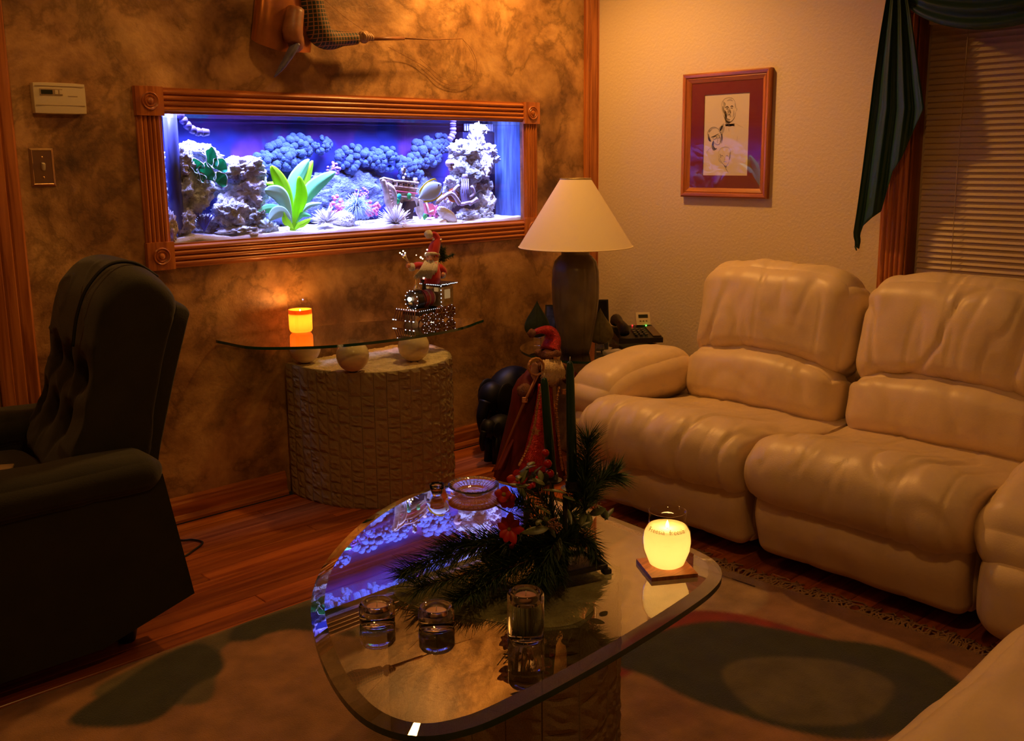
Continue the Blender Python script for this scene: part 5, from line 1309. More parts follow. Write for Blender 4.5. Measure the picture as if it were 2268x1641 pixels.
q = P(1334, 735, 'z', EZ); stand_pic('black_photo_frame', 'black photo frame standing behind the lamp on its right', q, 0.065, 0.15, -0.7, (0.004, 0.004, 0.004))
# telephone
ph0 = P(1405, 752, 'z', EZ); ph = thing('telephone', 'black desk telephone with a handset beside the lamp', 'telephone', ph0)
py_ = -0.62; PR = Euler((0, 0, py_)).to_matrix()
def PH(x, y, z): return ph0 + PR @ Vector((x, y, z))
M_PHB = mat('phone_black', (0.010, 0.010, 0.010), 0.35)
b = MB().prism([(-0.10, 0.0), (0.10, 0.0), (0.10, 0.046), (-0.10, 0.022)], PH(-0.095, 0, 0.002), PR @ Vector((0, 1, 0)), (0, 0, 1), PR @ Vector((0.20, 0, 0)))
obj('base', b, M_PHB, ph, False)
obj('handset', MB().tube([PH(-0.068, -0.095, 0.045), PH(-0.068, -0.07, 0.066), PH(-0.068, 0.0, 0.078), PH(-0.068, 0.07, 0.084), PH(-0.068, 0.10, 0.066)], [0.022, 0.025, 0.018, 0.025, 0.022], 12, smooth=4), M_PHB, ph)
M_KEY = mat('phone_key', (0.10, 0.085, 0.07), 0.5)
for i in range(3):
    for j in range(4):
        y = -0.06 + j * 0.026; obj('key', MB().rbox(PH(-0.005 + i * 0.022, y, 0.030 + (y + 0.1) * 0.12), (0.015, 0.014, 0.007), 0.002, 2, PR), M_KEY, ph)
obj('side_panel', MB().box(PH(0.083, -0.01, 0.038), (0.036, 0.15, 0.004), PR @ Euler((0.118, 0, 0)).to_matrix()), mat('tan_panel', (0.14, 0.09, 0.05), 0.5), ph, False)
obj('red_light', MB().ball(PH(0.012, 0.088, 0.050), 0.0035, 8), glow('red_led', (1, 0.02, 0.02), 4), ph)
obj('green_light', MB().ball(PH(0.072, 0.070, 0.050), 0.0035, 8), glow('green_led', (0.1, 1, 0.1), 4), ph)
ci0 = PH(0.062, 0.085, 0.047); ci = thing('caller_display', 'small beige caller display box standing on the telephone', 'caller display', ci0)
CR = Euler((-0.35, 0, py_)).to_matrix()
obj('case', MB().rbox(ci0 + CR @ Vector((0, 0, 0.032)), (0.068, 0.024, 0.062), 0.004, 3, CR), M_IVORY, ci, 'auto')
obj('screen', MB().box(ci0 + CR @ Vector((0, -0.0125, 0.043)), (0.044, 0.002, 0.015), CR), M_LCD, ci, False)
for i in range(3): obj('button', MB().rbox(ci0 + CR @ Vector((-0.014 + 0.014 * i, -0.013, 0.022)), (0.008, 0.003, 0.006), 0.001, 2, CR), M_GREYB, ci)
q = P(1357, 780, 'z', EZ)
o = obj('note_pad', MB().rbox(q + Vector((0, 0, 0.004)), (0.085, 0.055, 0.008), 0.001, 2, (0, 0, -0.35)), M_WHITE, None, 'auto', loc=q); tag(o, 'small cream note pad on the end table before the telephone', 'note pad')
# ------------------------------------------------------------------ cream leather reclining sofa
def leather():
    m = mat('cream_leather', (0.78, 0.60, 0.38), 0.36, bump=0.10, bscale=260, var=0.06, vscale=9, spec=0.45)
    return m
M_LEA = leather(); M_LEAD = mat('leather_seam', (0.36, 0.25, 0.15), 0.6)
def crease(q, amp, wid, freq=(1, 1, 1), seed=0):
    n_ = noise.noise(Vector((q.x * freq[0] + seed, q.y * freq[1] + seed * 2.3, q.z * freq[2] - seed)))
    return amp * (0.9 * n_ - 0.75 * math.exp(-(n_ / wid) ** 2))
def puff(c, size, r, n, rot=None, bulge=(0, 0, 0), wr=None, seam=None, shape=None):
    """upholstery pad: rounded block that swells on each axis; wr: wrinkle settings; seam: across positions of stitched seams"""
    h = Vector(size) / 2
    def fn(p, u):
        q = Vector(p)
        for i in range(3):
            j, k_ = (i + 1) % 3, (i + 2) % 3
            f = (1 - u[j] ** 2) * (1 - u[k_] ** 2)
            q[i] += (1 if p[i] > 0 else -1) * bulge[i] * f * abs(u[i]) ** 2
        if shape: q = shape(q, u)
        d = 0.0
        if wr:
            for (amp, wid, freq, seed) in wr: d += crease(p, amp, wid, freq, seed)
            d += 0.004 * noise.noise(Vector(p) * 9 + Vector((3.1, 1.7, len(wr))))
        if seam:
            for s in seam: d -= 0.0035 * math.exp(-((p.y - s) / 0.005) ** 2)
        nd = Vector((p.x / h.x ** 2, p.y / h.y ** 2, p.z / h.z ** 2))
        if nd.length > 1e-9: q += nd.normalized() * d
        return q
    return MB().rbox(c, size, r, n, rot, fn)
def loft(prof, y0, y1, nv=48, p=5.0, disp=None, seg=6):
    """closed x-z outline swept along y with rounded ends"""
    pr = closed(prof, seg); n_ = len(pr); cx = sum(q[0] for q in pr) / n_; cz = sum(q[1] for q in pr) / n_
    b = MB(); vs = []; fs = []
    for j in range(nv + 1):
        v = 0.5 - 0.5 * math.cos(PI * j / nv); w_ = 2 * v - 1
        k_ = max(0.0, 1 - abs(w_) ** p) ** (1 / p) if abs(w_) < 1 else 0.0
        # only the rim near the ends draws in, by a fixed rounding depth
        k_ = 0.72 + 0.28 * k_
        for q in pr:
            r_ = Vector((cx + (q[0] - cx) * k_, y0 + (y1 - y0) * v, cz + (q[1] - cz) * k_))
            vs.append(disp(r_, q, w_) if disp else r_)
    for j in range(nv):
        for i in range(n_): fs.append((j * n_ + i, j * n_ + (i + 1) % n_, (j + 1) * n_ + (i + 1) % n_, (j + 1) * n_ + i))
    fs.append(tuple(range(n_))[::-1]); fs.append(tuple(nv * n_ + i for i in range(n_)))
    return b.add(vs, fs)
sofa = thing('reclining_sofa', 'cream leather reclining sofa along the right wall', 'sofa', (-0.6, -1.65, 0))
YS = [(-0.945, -1.605), (-1.625, -2.285)]
obj('underframe', MB().box((-0.55, -1.62, 0.10), (0.78, 1.35, 0.12)), M_BLACK, sofa, False)
for (x, y) in ((-0.25, -1.0), (-0.25, -2.25), (-0.85, -1.0), (-0.85, -2.25)):
    obj('foot', MB().lathe([(0.02, 0), (0.025, 0.045)], (x, y, 0), 12), M_BLACK, sofa, 'auto')
for i, (ya, yb) in enumerate(YS):
    yc, wy = (ya + yb) / 2, ya - yb
    sd = 3.7 * i
    # footrest panel below the seat
    def fp(q, u, s=sd): 
        q.x += 0.028 * (u[2] + 1) * 0.5 * 0 - 0.03 * math.exp(-((u[2] - 0.1) / 0.7) ** 2)
        return q
    obj('footrest_panel', puff((-0.99, yc, 0.175), (0.12, wy - 0.02, 0.25), 0.035, 40, None, (0.02, 0, 0), [(0.003, 0.10, (2, 3, 2), 4 + sd)], [wy * 0.22, -wy * 0.22], fp), M_LEA, sofa)
    obj('panel_side', MB().rbox((-0.93, yb + 0.022, 0.19), (0.16, 0.030, 0.27), 0.012, 4), M_LEA, sofa)
    # seat: one pad that runs back and rolls down over the front
    prof = [(-0.40, 0.27), (-0.40, 0.355), (-0.55, 0.352), (-0.72, 0.372), (-0.88, 0.408), (-0.99, 0.436), (-1.075, 0.432), (-1.132, 0.392), (-1.150, 0.33), (-1.135, 0.27), (-1.095, 0.232), (-1.02, 0.235), (-0.95, 0.26), (-0.65, 0.26)]
    def seatd(r_, q, w_, s=sd):
        x, y, z = r_
        t_ = max(0.0, min(1.0, (-q[0] - 0.94) / 0.12)); arc = (q[0] + 1.06) - max(0.0, 0.44 - q[1]) * t_ * t_ * (3 - 2 * t_)
        fr = max(0.0, min(1.0, (-q[0] - 0.62) / 0.3))
        d = crease(Vector((arc, y, 0)), 0.0115, 0.08, (1.7, 6.5, 1), 1 + s) * (0.45 + 0.55 * fr) + crease(Vector((arc + 0.25 * y, y, 0)), 0.0045, 0.09, (2.6, 16.0, 1), 9 + s) * (0.3 + 0.7 * fr)
        d += 0.006 * (1 - w_ * w_) + 0.004 * noise.noise(Vector((x * 7, y * 7, z * 7 + s)))
        for sm in (yc + wy * 0.2, yc - wy * 0.2): d -= 0.0035 * math.exp(-((y - sm) / 0.005) ** 2)
        c_ = Vector((-1.0 * t_, 0, max(-1.0, min(1.0, (q[1] - 0.31) * 40)) * (1.0 - t_) + t_ * max(-1.0, min(1.0, (q[1] - 0.33) * 11)))); c_.normalize()
        z2 = z - 0.018 * abs(w_) ** 4 * max(0.0, min(1.0, (q[1] - 0.26) / 0.14))
        return Vector((x + c_.x * d, y, z2 + c_.z * d))
    obj('seat_pad', loft(prof, ya + 0.003, yb - 0.003, 110, 5.0, seatd, 9), M_LEA, sofa)
    # lumbar pad
    lum = Euler((0, 0.24, 0)).to_matrix()
    def lumf(q, u):
        q.z -= 0.05 * u[1] ** 2 * (1 if u[2] > 0 else 0) * abs(u[2])
        return q
    yk = yc + 0.018
    obj('lumbar_pad', puff((-0.44, yk, 0.428), (0.19, wy - 0.005, 0.255), 0.08, 60, lum, (0.035, 0, 0.012), [(0.006, 0.10, (2, 4.5, 3.0), 7 + sd), (0.0035, 0.10, (3, 15, 3), 8 + sd)], [wy * 0.22, -wy * 0.24], lumf), M_LEA, sofa)
    # upper back pillow, arched lower edge
    def upf(q, u):
        if u[2] < 0: q.z += 0.045 * (1 - u[1] ** 2) * (-u[2]) - 0.02
        if u[2] > 0: q.z -= 0.03 * abs(u[1]) ** 3 * u[2]
        return q
    up = Euler((0, 0.22, 0)).to_matrix()
    obj('head_pillow', puff((-0.355, yk, 0.668), (0.215, wy - 0.002, 0.385), 0.095, 84, up, (0.035, 0.006, 0.012), [(0.0125, 0.08, (2, 5.0, 3.0), 10 + sd), (0.005, 0.09, (3, 13, 3.0), 11 + sd)], [wy * 0.03], upf), M_LEA, sofa)
    obj('back_shell', puff((-0.245, yk + 0.045, 0.46), (0.16, wy - 0.10, 0.62), 0.05, 24, Euler((0, 0.16, 0)).to_matrix(), (0, 0, 0), [(0.003, 0.05, (3, 4, 3), 13 + sd)]), M_LEA, sofa)
for k, (ya, yb) in enumerate(((-0.72, -0.95), (-2.29, -2.53))):
    yc = (ya + yb) / 2
    obj('arm_body', puff((-0.64 if k == 0 else -0.74, yc, 0.20 if k == 0 else 0.17), (0.66 if k == 0 else 0.80, 0.19, 0.30 if k == 0 else 0.24), 0.07, 30, None, (0.02, 0.015, 0), [(0.003, 0.05, (4, 4, 4), 21 + k)]), M_LEA, sofa)
    def armf(q, u):
        q.z -= 0.05 * max(0, -u[0] - 0.3) ** 2
        q.z += 0.02 * (1 - u[0] ** 2) * (1 if u[2] > 0 else 0)
        return q
    zc = 0.405 if k == 0 else 0.365
    obj('arm_pad', puff((-0.69 if k == 0 else -0.80, yc, zc), (0.55 if k == 0 else 0.66, 0.245, 0.165), 0.078, 60, Euler((0, -0.06 if k == 0 else -0.20, 0)).to_matrix(), (0.01, 0.01, 0.015), [(0.003, 0.14, (5, 3.0, 2), 27 + k), (0.003, 0.12, (14, 5, 4), 24 + k)], None, armf), M_LEA, sofa)
# matching recliner with its footrest raised, at the right edge
ac = thing('leather_recliner', 'cream leather recliner whose raised footrest fills the lower right corner', 'recliner', (-1.5, -3.0, 0))
WRC = [(0.007, 0.13, (3, 6, 2), 31), (0.0035, 0.12, (5, 16, 4), 32)]
obj('footrest_pad', puff((-1.95, -2.985, 0.385), (1.02, 0.66, 0.15), 0.07, 60, Euler((0, 0.03, 0)).to_matrix(), (0.01, 0.02, 0.02), WRC), M_LEA, ac)
obj('seat_pad', puff((-1.10, -2.985, 0.38), (0.68, 0.66, 0.17), 0.075, 30, None, (0.02, 0.01, 0.02), WRC), M_LEA, ac)
obj('base', MB().rbox((-1.06, -2.985, 0.165), (0.72, 0.62, 0.30), 0.04, 8), M_LEA, ac)
obj('back_pad', puff((-0.68, -2.985, 0.64), (0.24, 0.64, 0.56), 0.10, 30, Euler((0, 0.22, 0)).to_matrix(), (0.03, 0.01, 0.02), WRC), M_LEA, ac)
for x in (-1.75, -2.2):
    obj('footrest_arm', MB().tube([(-1.35, -2.985, 0.25), (x, -2.985, 0.31)], 0.012, 8), M_BLACK, ac)

# ------------------------------------------------------------------ green recliner
M_VEL = mat('dark_green_velvet', (0.017, 0.016, 0.007), 0.85, sheen=0.15, bump=0.15, bscale=300, var=0.18, vscale=10)
O = Vector((-2.85, -0.47, 0)); Fv = Vector((-1.0, 0.0, 0)); Sv = Vector((0.0, -1.0, 0))
rc = thing('green_recliner', 'dark green tufted velvet recliner standing at the left against the mottled wall', 'recliner', O)
RM = Matrix((Fv, Sv, Vector((0, 0, 1)))).transposed()
def RC(f, s, z): return O + Fv * f + Sv * s + Vector((0, 0, z))
for s in (0.335, -0.335):
    poly = [(-0.345, 0.125), (-0.10, 0.055), (0.42, 0.055), (0.42, 0.47), (-0.285, 0.47)]
    pn = MB().prism(poly, RC(0, s - 0.06, 0), Fv, (0, 0, 1), Sv * 0.12)
    obj('side_panel', pn, M_VEL, rc, False)
    obj('arm_pad', puff(RC(0.09, s, 0.480), (0.75, 0.17, 0.095), 0.046, 30, RM, (0.01, 0.008, 0.010), [(0.003, 0.12, (5, 3, 3), 41)]), M_VEL, rc)
obj('seat', puff(RC(0.14, 0, 0.34), (0.60, 0.54, 0.20), 0.07, 24, RM, (0.02, 0.01, 0.03)), M_VEL, rc)
obj('underbody', MB().box(RC(0.06, 0, 0.17), (0.66, 0.56, 0.14), RM), M_BLACK, rc, False)
for f, s in ((-0.20, 0.28), (-0.20, -0.28), (0.36, 0.30), (0.36, -0.30)):
    obj('foot', MB().lathe([(0.022, 0.0), (0.028, 0.03), (0.030, 0.115)], RC(f, s, 0.0), 14), M_BLACK, rc, 'auto')
front = [(-2.770, 0.44), (-2.762, 0.515), (-2.725, 0.59), (-2.700, 0.65), (-2.688, 0.71), (-2.682, 0.787), (-2.662, 0.87), (-2.630, 0.93), (-2.575, 0.975), (-2.515, 0.975), (-2.462, 0.935), (-2.440, 0.88), (-2.475, 0.78), (-2.52, 0.62), (-2.57, 0.44)]
tufts = [(y, z) for z, off in ((0.715, 0.0), (0.575, 0.085)) for y in (-0.66 + off, -0.50 + off, -0.34 + off)]
def tuft(r_, q, w_):
    x, y, z = r_
    fr_ = max(0.0, min(1.0, (-2.56 - q[0]) / 0.07)) * (1.0 if z < 0.95 else 0.0)
    d = 0.0
    for (ty, tz) in tufts:
        d2 = (y - ty) ** 2 + (z - tz) ** 2
        d += 0.040 * math.exp(-d2 / 0.0016)
        if 0 <= tz - z < 0.14: d += 0.012 * math.exp(-((y - ty - (tz - z) * 0.4) / 0.012) ** 2) * (1 - (tz - z) / 0.14)
    d -= 0.012 * math.exp(-((z - 0.655) / 0.035) ** 2)
    c_ = 0.004 * noise.noise(Vector((x * 9, y * 7, z * 12)))
    n_ = noise.noise(Vector((x * 3, y * 5, z * 9 + 7))); c_ -= 0.004 * math.exp(-(n_ / 0.06) ** 2)
    dome = 0.012 * (1 - w_ * w_) * max(0, (z - 0.80) / 0.17)
    return Vector((x + d * fr_ + c_ + 0.14 * (y + 0.765), y + (c_ if abs(w_) > 0.95 else 0), z + dome))
obj('back_pad', loft(front, -0.765, -0.20, 72, 5.0, tuft, 9), M_VEL, rc)
shell = [(-2.59, 0.42), (-2.535, 0.62), (-2.492, 0.78), (-2.456, 0.87), (-2.440, 0.885), (-2.412, 0.868), (-2.418, 0.84), (-2.470, 0.68), (-2.525, 0.49), (-2.545, 0.42)]
obj('back_shell', loft(shell, -0.755, -0.205, 24, 8.0, lambda r_, q, w_: Vector((r_.x + 0.14 * (r_.y + 0.765), r_.y, r_.z))), M_VEL, rc)
pts = [Vector((x, -0.665, z)) for x, z in ((-2.690, 0.790), (-2.672, 0.87), (-2.640, 0.938), (-2.582, 0.990), (-2.515, 0.990), (-2.455, 0.948))]
obj('piping', MB().tube(pts, 0.0045, 8, smooth=6), mat('dark_piping', (0.006, 0.006, 0.004), 0.7), rc)
# small tan pad lying on the seat at the frame edge
q = P(6, 1030, 'z', 0.47)
o = obj('folded_cloth', MB().rbox(q + Vector((-0.09, -0.02, -0.005)), (0.20, 0.12, 0.02), 0.006, 3, (0, 0, -0.5)), mat('tan_cloth', (0.5, 0.34, 0.2), 0.8), None, True, loc=q)
tag(o, 'tan folded cloth on the recliner seat at the left edge', 'cloth')
# power cord loop
q = [P(x, y, 'z', 0.004) for x, y in ((330, 1185), (396, 1196), (425, 1195), (446, 1199), (447, 1205), (430, 1218), (408, 1232), (360, 1250))]
o = obj('power_cord', MB().tube(q, 0.0035, 6, smooth=6), M_BLACK, None, True, loc=q[0]); tag(o, 'thin black cord looped on the floorboards behind the recliner', 'cord')

# ------------------------------------------------------------------ rug
m = bpy.data.materials.new('rug_pile'); m.use_nodes = True; nt = m.node_tree; bs = nt.nodes['Principled BSDF']; L = nt.links.new
va = nt.nodes.new('ShaderNodeVertexColor'); va.layer_name = 'dye'
hs = nt.nodes.new('ShaderNodeHueSaturation'); tc = nt.nodes.new('ShaderNodeTexCoord')
n1 = nt.nodes.new('ShaderNodeTexNoise'); n1.inputs['Scale'].default_value = 14; n1.inputs['Detail'].default_value = 8; L(tc.outputs['Object'], n1.inputs['Vector'])
mr = nt.nodes.new('ShaderNodeMapRange'); mr.inputs['From Min'].default_value = 0.3; mr.inputs['From Max'].default_value = 0.7; mr.inputs['To Min'].default_value = 0.72; mr.inputs['To Max'].default_value = 1.2
L(n1.outputs['Fac'], mr.inputs[0]); L(mr.outputs[0], hs.inputs['Value']); L(va.outputs[0], hs.inputs['Color']); L(hs.outputs[0], bs.inputs['Base Color'])
n2 = nt.nodes.new('ShaderNodeTexNoise'); n2.inputs['Scale'].default_value = 320; L(tc.outputs['Object'], n2.inputs['Vector'])
bp = nt.nodes.new('ShaderNodeBump'); bp.inputs['Strength'].default_value = 0.7; bp.inputs['Distance'].default_value = 0.004; L(n2.outputs['Fac'], bp.inputs['Height']); L(bp.outputs[0], bs.inputs['Normal'])
bs.inputs['Roughness'].default_value = 0.95; bs.inputs['Sheen Weight'].default_value = 0.2
rx0, rx1, ry0, ry1 = -3.75, -1.13, -3.6, -0.895
NU, NV = 260, 270
def rugpt(u, v):
    x = rx0 + (rx1 - rx0) * u; y = ry0 + (ry1 - ry0) * v
    return (x + (0.015 * math.sin(y * 5) if u > 0.98 else 0), y, 0.010 + 0.0012 * noise.noise(Vector((x * 8, y * 8, 0))))
rug = obj('area_rug', MB().grid(rugpt, NU, NV, (0, 0, -0.009)), m, None, True, loc=(-2.4, -2.2, 0.0))
tag(rug, 'tan area rug with dark green and red swirls under the coffee table', 'rug')
TAN, DG, OLV, RED, PAL = (0.34, 0.17, 0.075), (0.030, 0.036, 0.022), (0.12, 0.10, 0.055), (0.26, 0.022, 0.010), (0.42, 0.27, 0.15)
def zone(pts, smooth=6):
    w_ = [P(x, y, 'z', 0.01) for x, y in pts]; return closed([(p.x, p.y) for p in w_], smooth)
zones = [
    (OLV, zone([(205, 1540), (330, 1462), (500, 1395), (700, 1322), (700, 1365), (560, 1400), (490, 1440), (480, 1500), (440, 1560)])),
    (DG, zone([(150, 1600), (268, 1512), (345, 1462), (420, 1428), (470, 1432), (496, 1462), (485, 1492), (430, 1520), (330, 1600)])),
    (DG, zone([(508, 1418), (528, 1384), (600, 1362), (690, 1340), (780, 1345), (880, 1350), (900, 1385), (800, 1410), (690, 1398), (640, 1395), (590, 1405), (560, 1418)])),
    (OLV, zone([(1180, 1300), (1320, 1230), (1420, 1170), (1480, 1150), (1400, 1120), (1300, 1110), (1100, 1160), (1040, 1250)])),
    (PAL, zone([(1290, 1320), (1380, 1200), (1480, 1180), (1640, 1240), (1700, 1330), (1560, 1390), (1380, 1440)])),
    (OLV, zone([(1335, 1310), (1392, 1282), (1390, 1320), (1350, 1356)])),
    (RED, zone([(1330, 1480), (1400, 1408), (1470, 1372), (1540, 1352), (1640, 1360), (1740, 1385), (1850, 1418), (1900, 1440), (1760, 1425), (1600, 1400), (1480, 1420), (1380, 1500)])),
    (DG, zone([(1365, 1470), (1400, 1428), (1480, 1392), (1590, 1375), (1700, 1388), (1820, 1412), (1960, 1432), (2080, 1480), (2150, 1560), (1900, 1640), (1560, 1560), (1440, 1500)])),
    (TAN, zone([(1600, 1505), (1650, 1465), (1760, 1462), (1800, 1500), (1760, 1560), (1650, 1560)])) if False else (OLV, zone([(1600, 1500), (1640, 1462), (1760, 1455), (1880, 1470), (1980, 1520), (1900, 1600), (1700, 1590)])),
]
import numpy as np
def inside(X, Y, poly):
    c = np.zeros(X.shape, bool); j = len(poly) - 1
    for i in range(len(poly)):
        yi, yj, xi, xj = poly[i][1], poly[j][1], poly[i][0], poly[j][0]
        if yi != yj:
            c ^= ((yi > Y) != (yj > Y)) & (X < (xj - xi) * (Y - yi) / (yj - yi) + xi)
        j = i
    return c
co = np.zeros(len(rug.data.vertices) * 3); rug.data.vertices.foreach_get('co', co); co = co.reshape(-1, 3)
X, Y = co[:, 0] - 2.4, co[:, 1] - 2.2
dye = np.tile(np.array(TAN), (len(X), 1))
cell = (rx1 - rx0) / NU
for (col, z) in zones:
    cov = np.zeros(len(X))
    for i in range(5):
        for j in range(5): cov += inside(X + (i - 2) * 0.3 * cell, Y + (j - 2) * 0.3 * cell, z)
    cov = (cov / 25)[:, None]; dye = dye * (1 - cov) + np.array(col) * cov
ca = rug.data.color_attributes.new('dye', 'FLOAT_COLOR', 'POINT')
ca.data.foreach_set('color', np.hstack([dye, np.ones((len(X), 1))]).ravel())
fr = MB(); rnd = random.Random(5)
for i in range(420):
    y = -0.90 - 2.3 * i / 420; x = rx1 + 0.015 * math.sin(y * 5)
    a = rnd.gauss(0, 0.5); l = rnd.uniform(0.05, 0.085)
    p = Vector((x - 0.004, y, 0.008)); d = Vector((math.cos(a), math.sin(a), 0)); e = Vector((-d.y, d.x, 0)) * rnd.gauss(0, 0.012)
    fr.tube([p, p + d * l * 0.4 + e + Vector((0, 0, rnd.uniform(0, 0.006))), p + d * l * 0.75 - e * 0.5 + Vector((0, 0, -0.002)), p + d * l + e + Vector((0, 0, -0.004))], [0.0032, 0.003, 0.0028, 0.0022], 4)
obj('fringe', fr, mat('rug_fringe', (0.40, 0.24, 0.13), 0.95), rug, True, True)
# ------------------------------------------------------------------ coffee table
KT = 0.42; KG = 0.016
kt = thing('coffee_table', 'rounded triangular glass coffee table with a slanted rim on a split stone block', 'table', (-2.28, -1.80, 0))
KO = [(-1.880, -1.95), (-1.868, -1.763), (-1.866, -1.55), (-1.884, -1.385), (-1.920, -1.332), (-1.985, -1.308), (-2.084, -1.307), (-2.184, -1.329), (-2.318, -1.39), (-2.453, -1.484), (-2.55, -1.575), (-2.635, -1.688), (-2.703, -1.819), (-2.756, -1.96), (-2.775, -2.08), (-2.745, -2.165), (-2.67, -2.205), (-2.56, -2.213), (-2.43, -2.211), (-2.303, -2.204), (-2.15, -2.190), (-2.03, -2.172), (-1.955, -2.143), (-1.906, -2.090), (-1.886, -2.02)]
ko = ccw(closed(KO, 6)); n = len(ko)
def inset(o, d):
    out = []; n = len(o)
    for i in range(n):
        a, b_ = Vector((*o[i - 1], 0)), Vector((*o[(i + 1) % n], 0)); t_ = (b_ - a).normalized(); nn = Vector((-t_.y, t_.x, 0))
        out.append((o[i][0] + nn.x * d, o[i][1] + nn.y * d))
    return out
ki = inset(ko, 0.026)
M_KT = clear('coffee_glass', (0.84, 0.90, 0.86), 2.6)
b = MB(); b.add([(x, y, KT) for x, y in ki], [tuple(range(n))]); b.add([(x, y, KT - KG) for x, y in ko], [tuple(range(n))[::-1]])
top = obj('glass_top', b, M_KT, kt, False)
b = MB(); b.add([(x, y, KT - 0.0045) for x, y in ko] + [(x, y, KT) for x, y in ki], [(i, (i + 1) % n, n + (i + 1) % n, n + i) for i in range(n)])
obj('bevel', b, clear('bevel_glass', (0.62, 0.72, 0.66), 2.6), top, False)
b = MB(); b.add([(x, y, KT - KG) for x, y in ko] + [(x, y, KT - 0.0045) for x, y in ko], [(i, (i + 1) % n, n + (i + 1) % n, n + i) for i in range(n)])
obj('glass_edge', b, M_EDGE, top, False)
# stone block of rounded plan
BX, BY, BA, BB = -2.265, -1.835, 0.185, 0.215
def bl_at(s):
    a = s; e = 2 / 4.0; c, s_ = math.cos(a), math.sin(a)
    x = BA * math.copysign(abs(c) ** e, c); y = BB * math.copysign(abs(s_) ** e, s_)
    return x, y
M_STONE2 = M_STONE
ringn = 400; ring = [bl_at(2 * PI * i / ringn) for i in range(ringn + 1)]
cb_ = [0]
for i in range(ringn): cb_.append(cb_[-1] + math.dist(ring[i], ring[i + 1]))
rotb = 0.45
def blk_len(s):
    s = s % cb_[-1]; i = 0
    lo, hi = 0, ringn
    while hi - lo > 1:
        m_ = (lo + hi) // 2
        if cb_[m_] <= s: lo = m_
        else: hi = m_
    t_ = (s - cb_[lo]) / max(1e-9, cb_[hi] - cb_[lo])
    x = ring[lo][0] + (ring[hi][0] - ring[lo][0]) * t_; y = ring[lo][1] + (ring[hi][1] - ring[lo][1]) * t_
    d = Vector((ring[hi][0] - ring[lo][0], ring[hi][1] - ring[lo][1], 0)).normalized(); nn = Vector((d.y, -d.x, 0))
    R = Matrix.Rotation(rotb, 3, 'Z'); q = R @ Vector((x, y, 0))
    return Vector((BX, BY, 0)) + q, R @ nn
cp = MB().prism([tuple((Vector((BX, BY, 0)) + Matrix.Rotation(rotb, 3, 'Z') @ Vector((p[0] * 0.965, p[1] * 0.965, 0)))[:2]) for p in ring[:-1:5]], (0, 0, 0.011), (1, 0, 0), (0, 1, 0), (0, 0, KT - KG - 0.012))
kb = obj('stone_block', cp, M_STONE2, kt, False)
stones(blk_len, cb_[-1], 20, KT - KG - 0.013, kb, Vector(kt.location) - Vector((0, 0, 0.011)), (0.05, 0.09))

# ---- lit candle on its coaster
q0 = P(1476, 1262, 'z', KT); 
cs = obj('coaster', MB().rbox(q0 + Vector((0, 0, 0.0045)), (0.098, 0.098, 0.009), 0.001, 2, (0, 0, -0.55)), mat('wood_coaster', (0.40, 0.15, 0.05), 0.35, var=0.3, vscale=25, stretch=(1, 8, 1)), None, 'auto', loc=q0)
tag(cs, 'square wooden coaster under the pale lit candle', 'coaster')
c = q0 + Vector((0, 0, 0.009))
gl_ = [(0.030, 0.0), (0.037, 0.006), (0.0475, 0.035), (0.0495, 0.055), (0.047, 0.075), (0.0385, 0.091), (0.0375, 0.097), (0.0385, 0.118), (0.0372, 0.1185), (0.036, 0.100)]
wx_ = [(0.0, 0.003), (0.028, 0.003), (0.0355, 0.008), (0.046, 0.036), (0.048, 0.055), (0.0455, 0.074), (0.0395, 0.0855), (0.034, 0.0815), (0.0, 0.0805)]
glow_c, _ = candle_jar('jar_candle', 'pale yellow candle glowing in a round glass jar on the coffee table', c, gl_, wx_, wax('cream_wax', (0.97, 0.83, 0.52), 0.62), 0.22, 0.082, 0.078, (1.0, 0.55, 0.16), M_JAR)
lamp('jar_candle_wax_fill', c + Vector((0, 0, 0.045)), 0.22, (1.0, 0.62, 0.23), 0.02)  # second light besides the flame, added in the wax body for its glow
# lettering round the neck of the jar
def neck_text(txt, a0):
    cu = bpy.data.curves.new('lettering', 'FONT'); cu.body = txt; cu.size = 0.0125; cu.extrude = 0.0001
    to = bpy.data.objects.new('lettering_tmp', cu); COL.objects.link(to)
    dg = bpy.context.evaluated_depsgraph_get(); me = bpy.data.meshes.new_from_object(to.evaluated_get(dg))
    bpy.data.objects.remove(to); rr = 0.0405
    for v in me.vertices:
        a = a0 + v.co.x / rr; z = 0.0835 + v.co.y
        r_ = 0.0405 if z > 0.091 else 0.0405 + (0.091 - z) * 0.55
        v.co = Vector((math.cos(a) * r_, math.sin(a) * r_, z))
    me.materials.clear(); me.materials.append(mat('grey_print', (0.45, 0.33, 0.16), 0.6))
    o = bpy.data.objects.new('lettering', me); COL.objects.link(o); o.parent = glow_c; o.location = (0, 0, 0)
va_ = math.atan2(CAM.y - c.y, CAM.x - c.x)
neck_text('Freesia', va_ - 0.98); neck_text('freesia', va_ + 0.10)

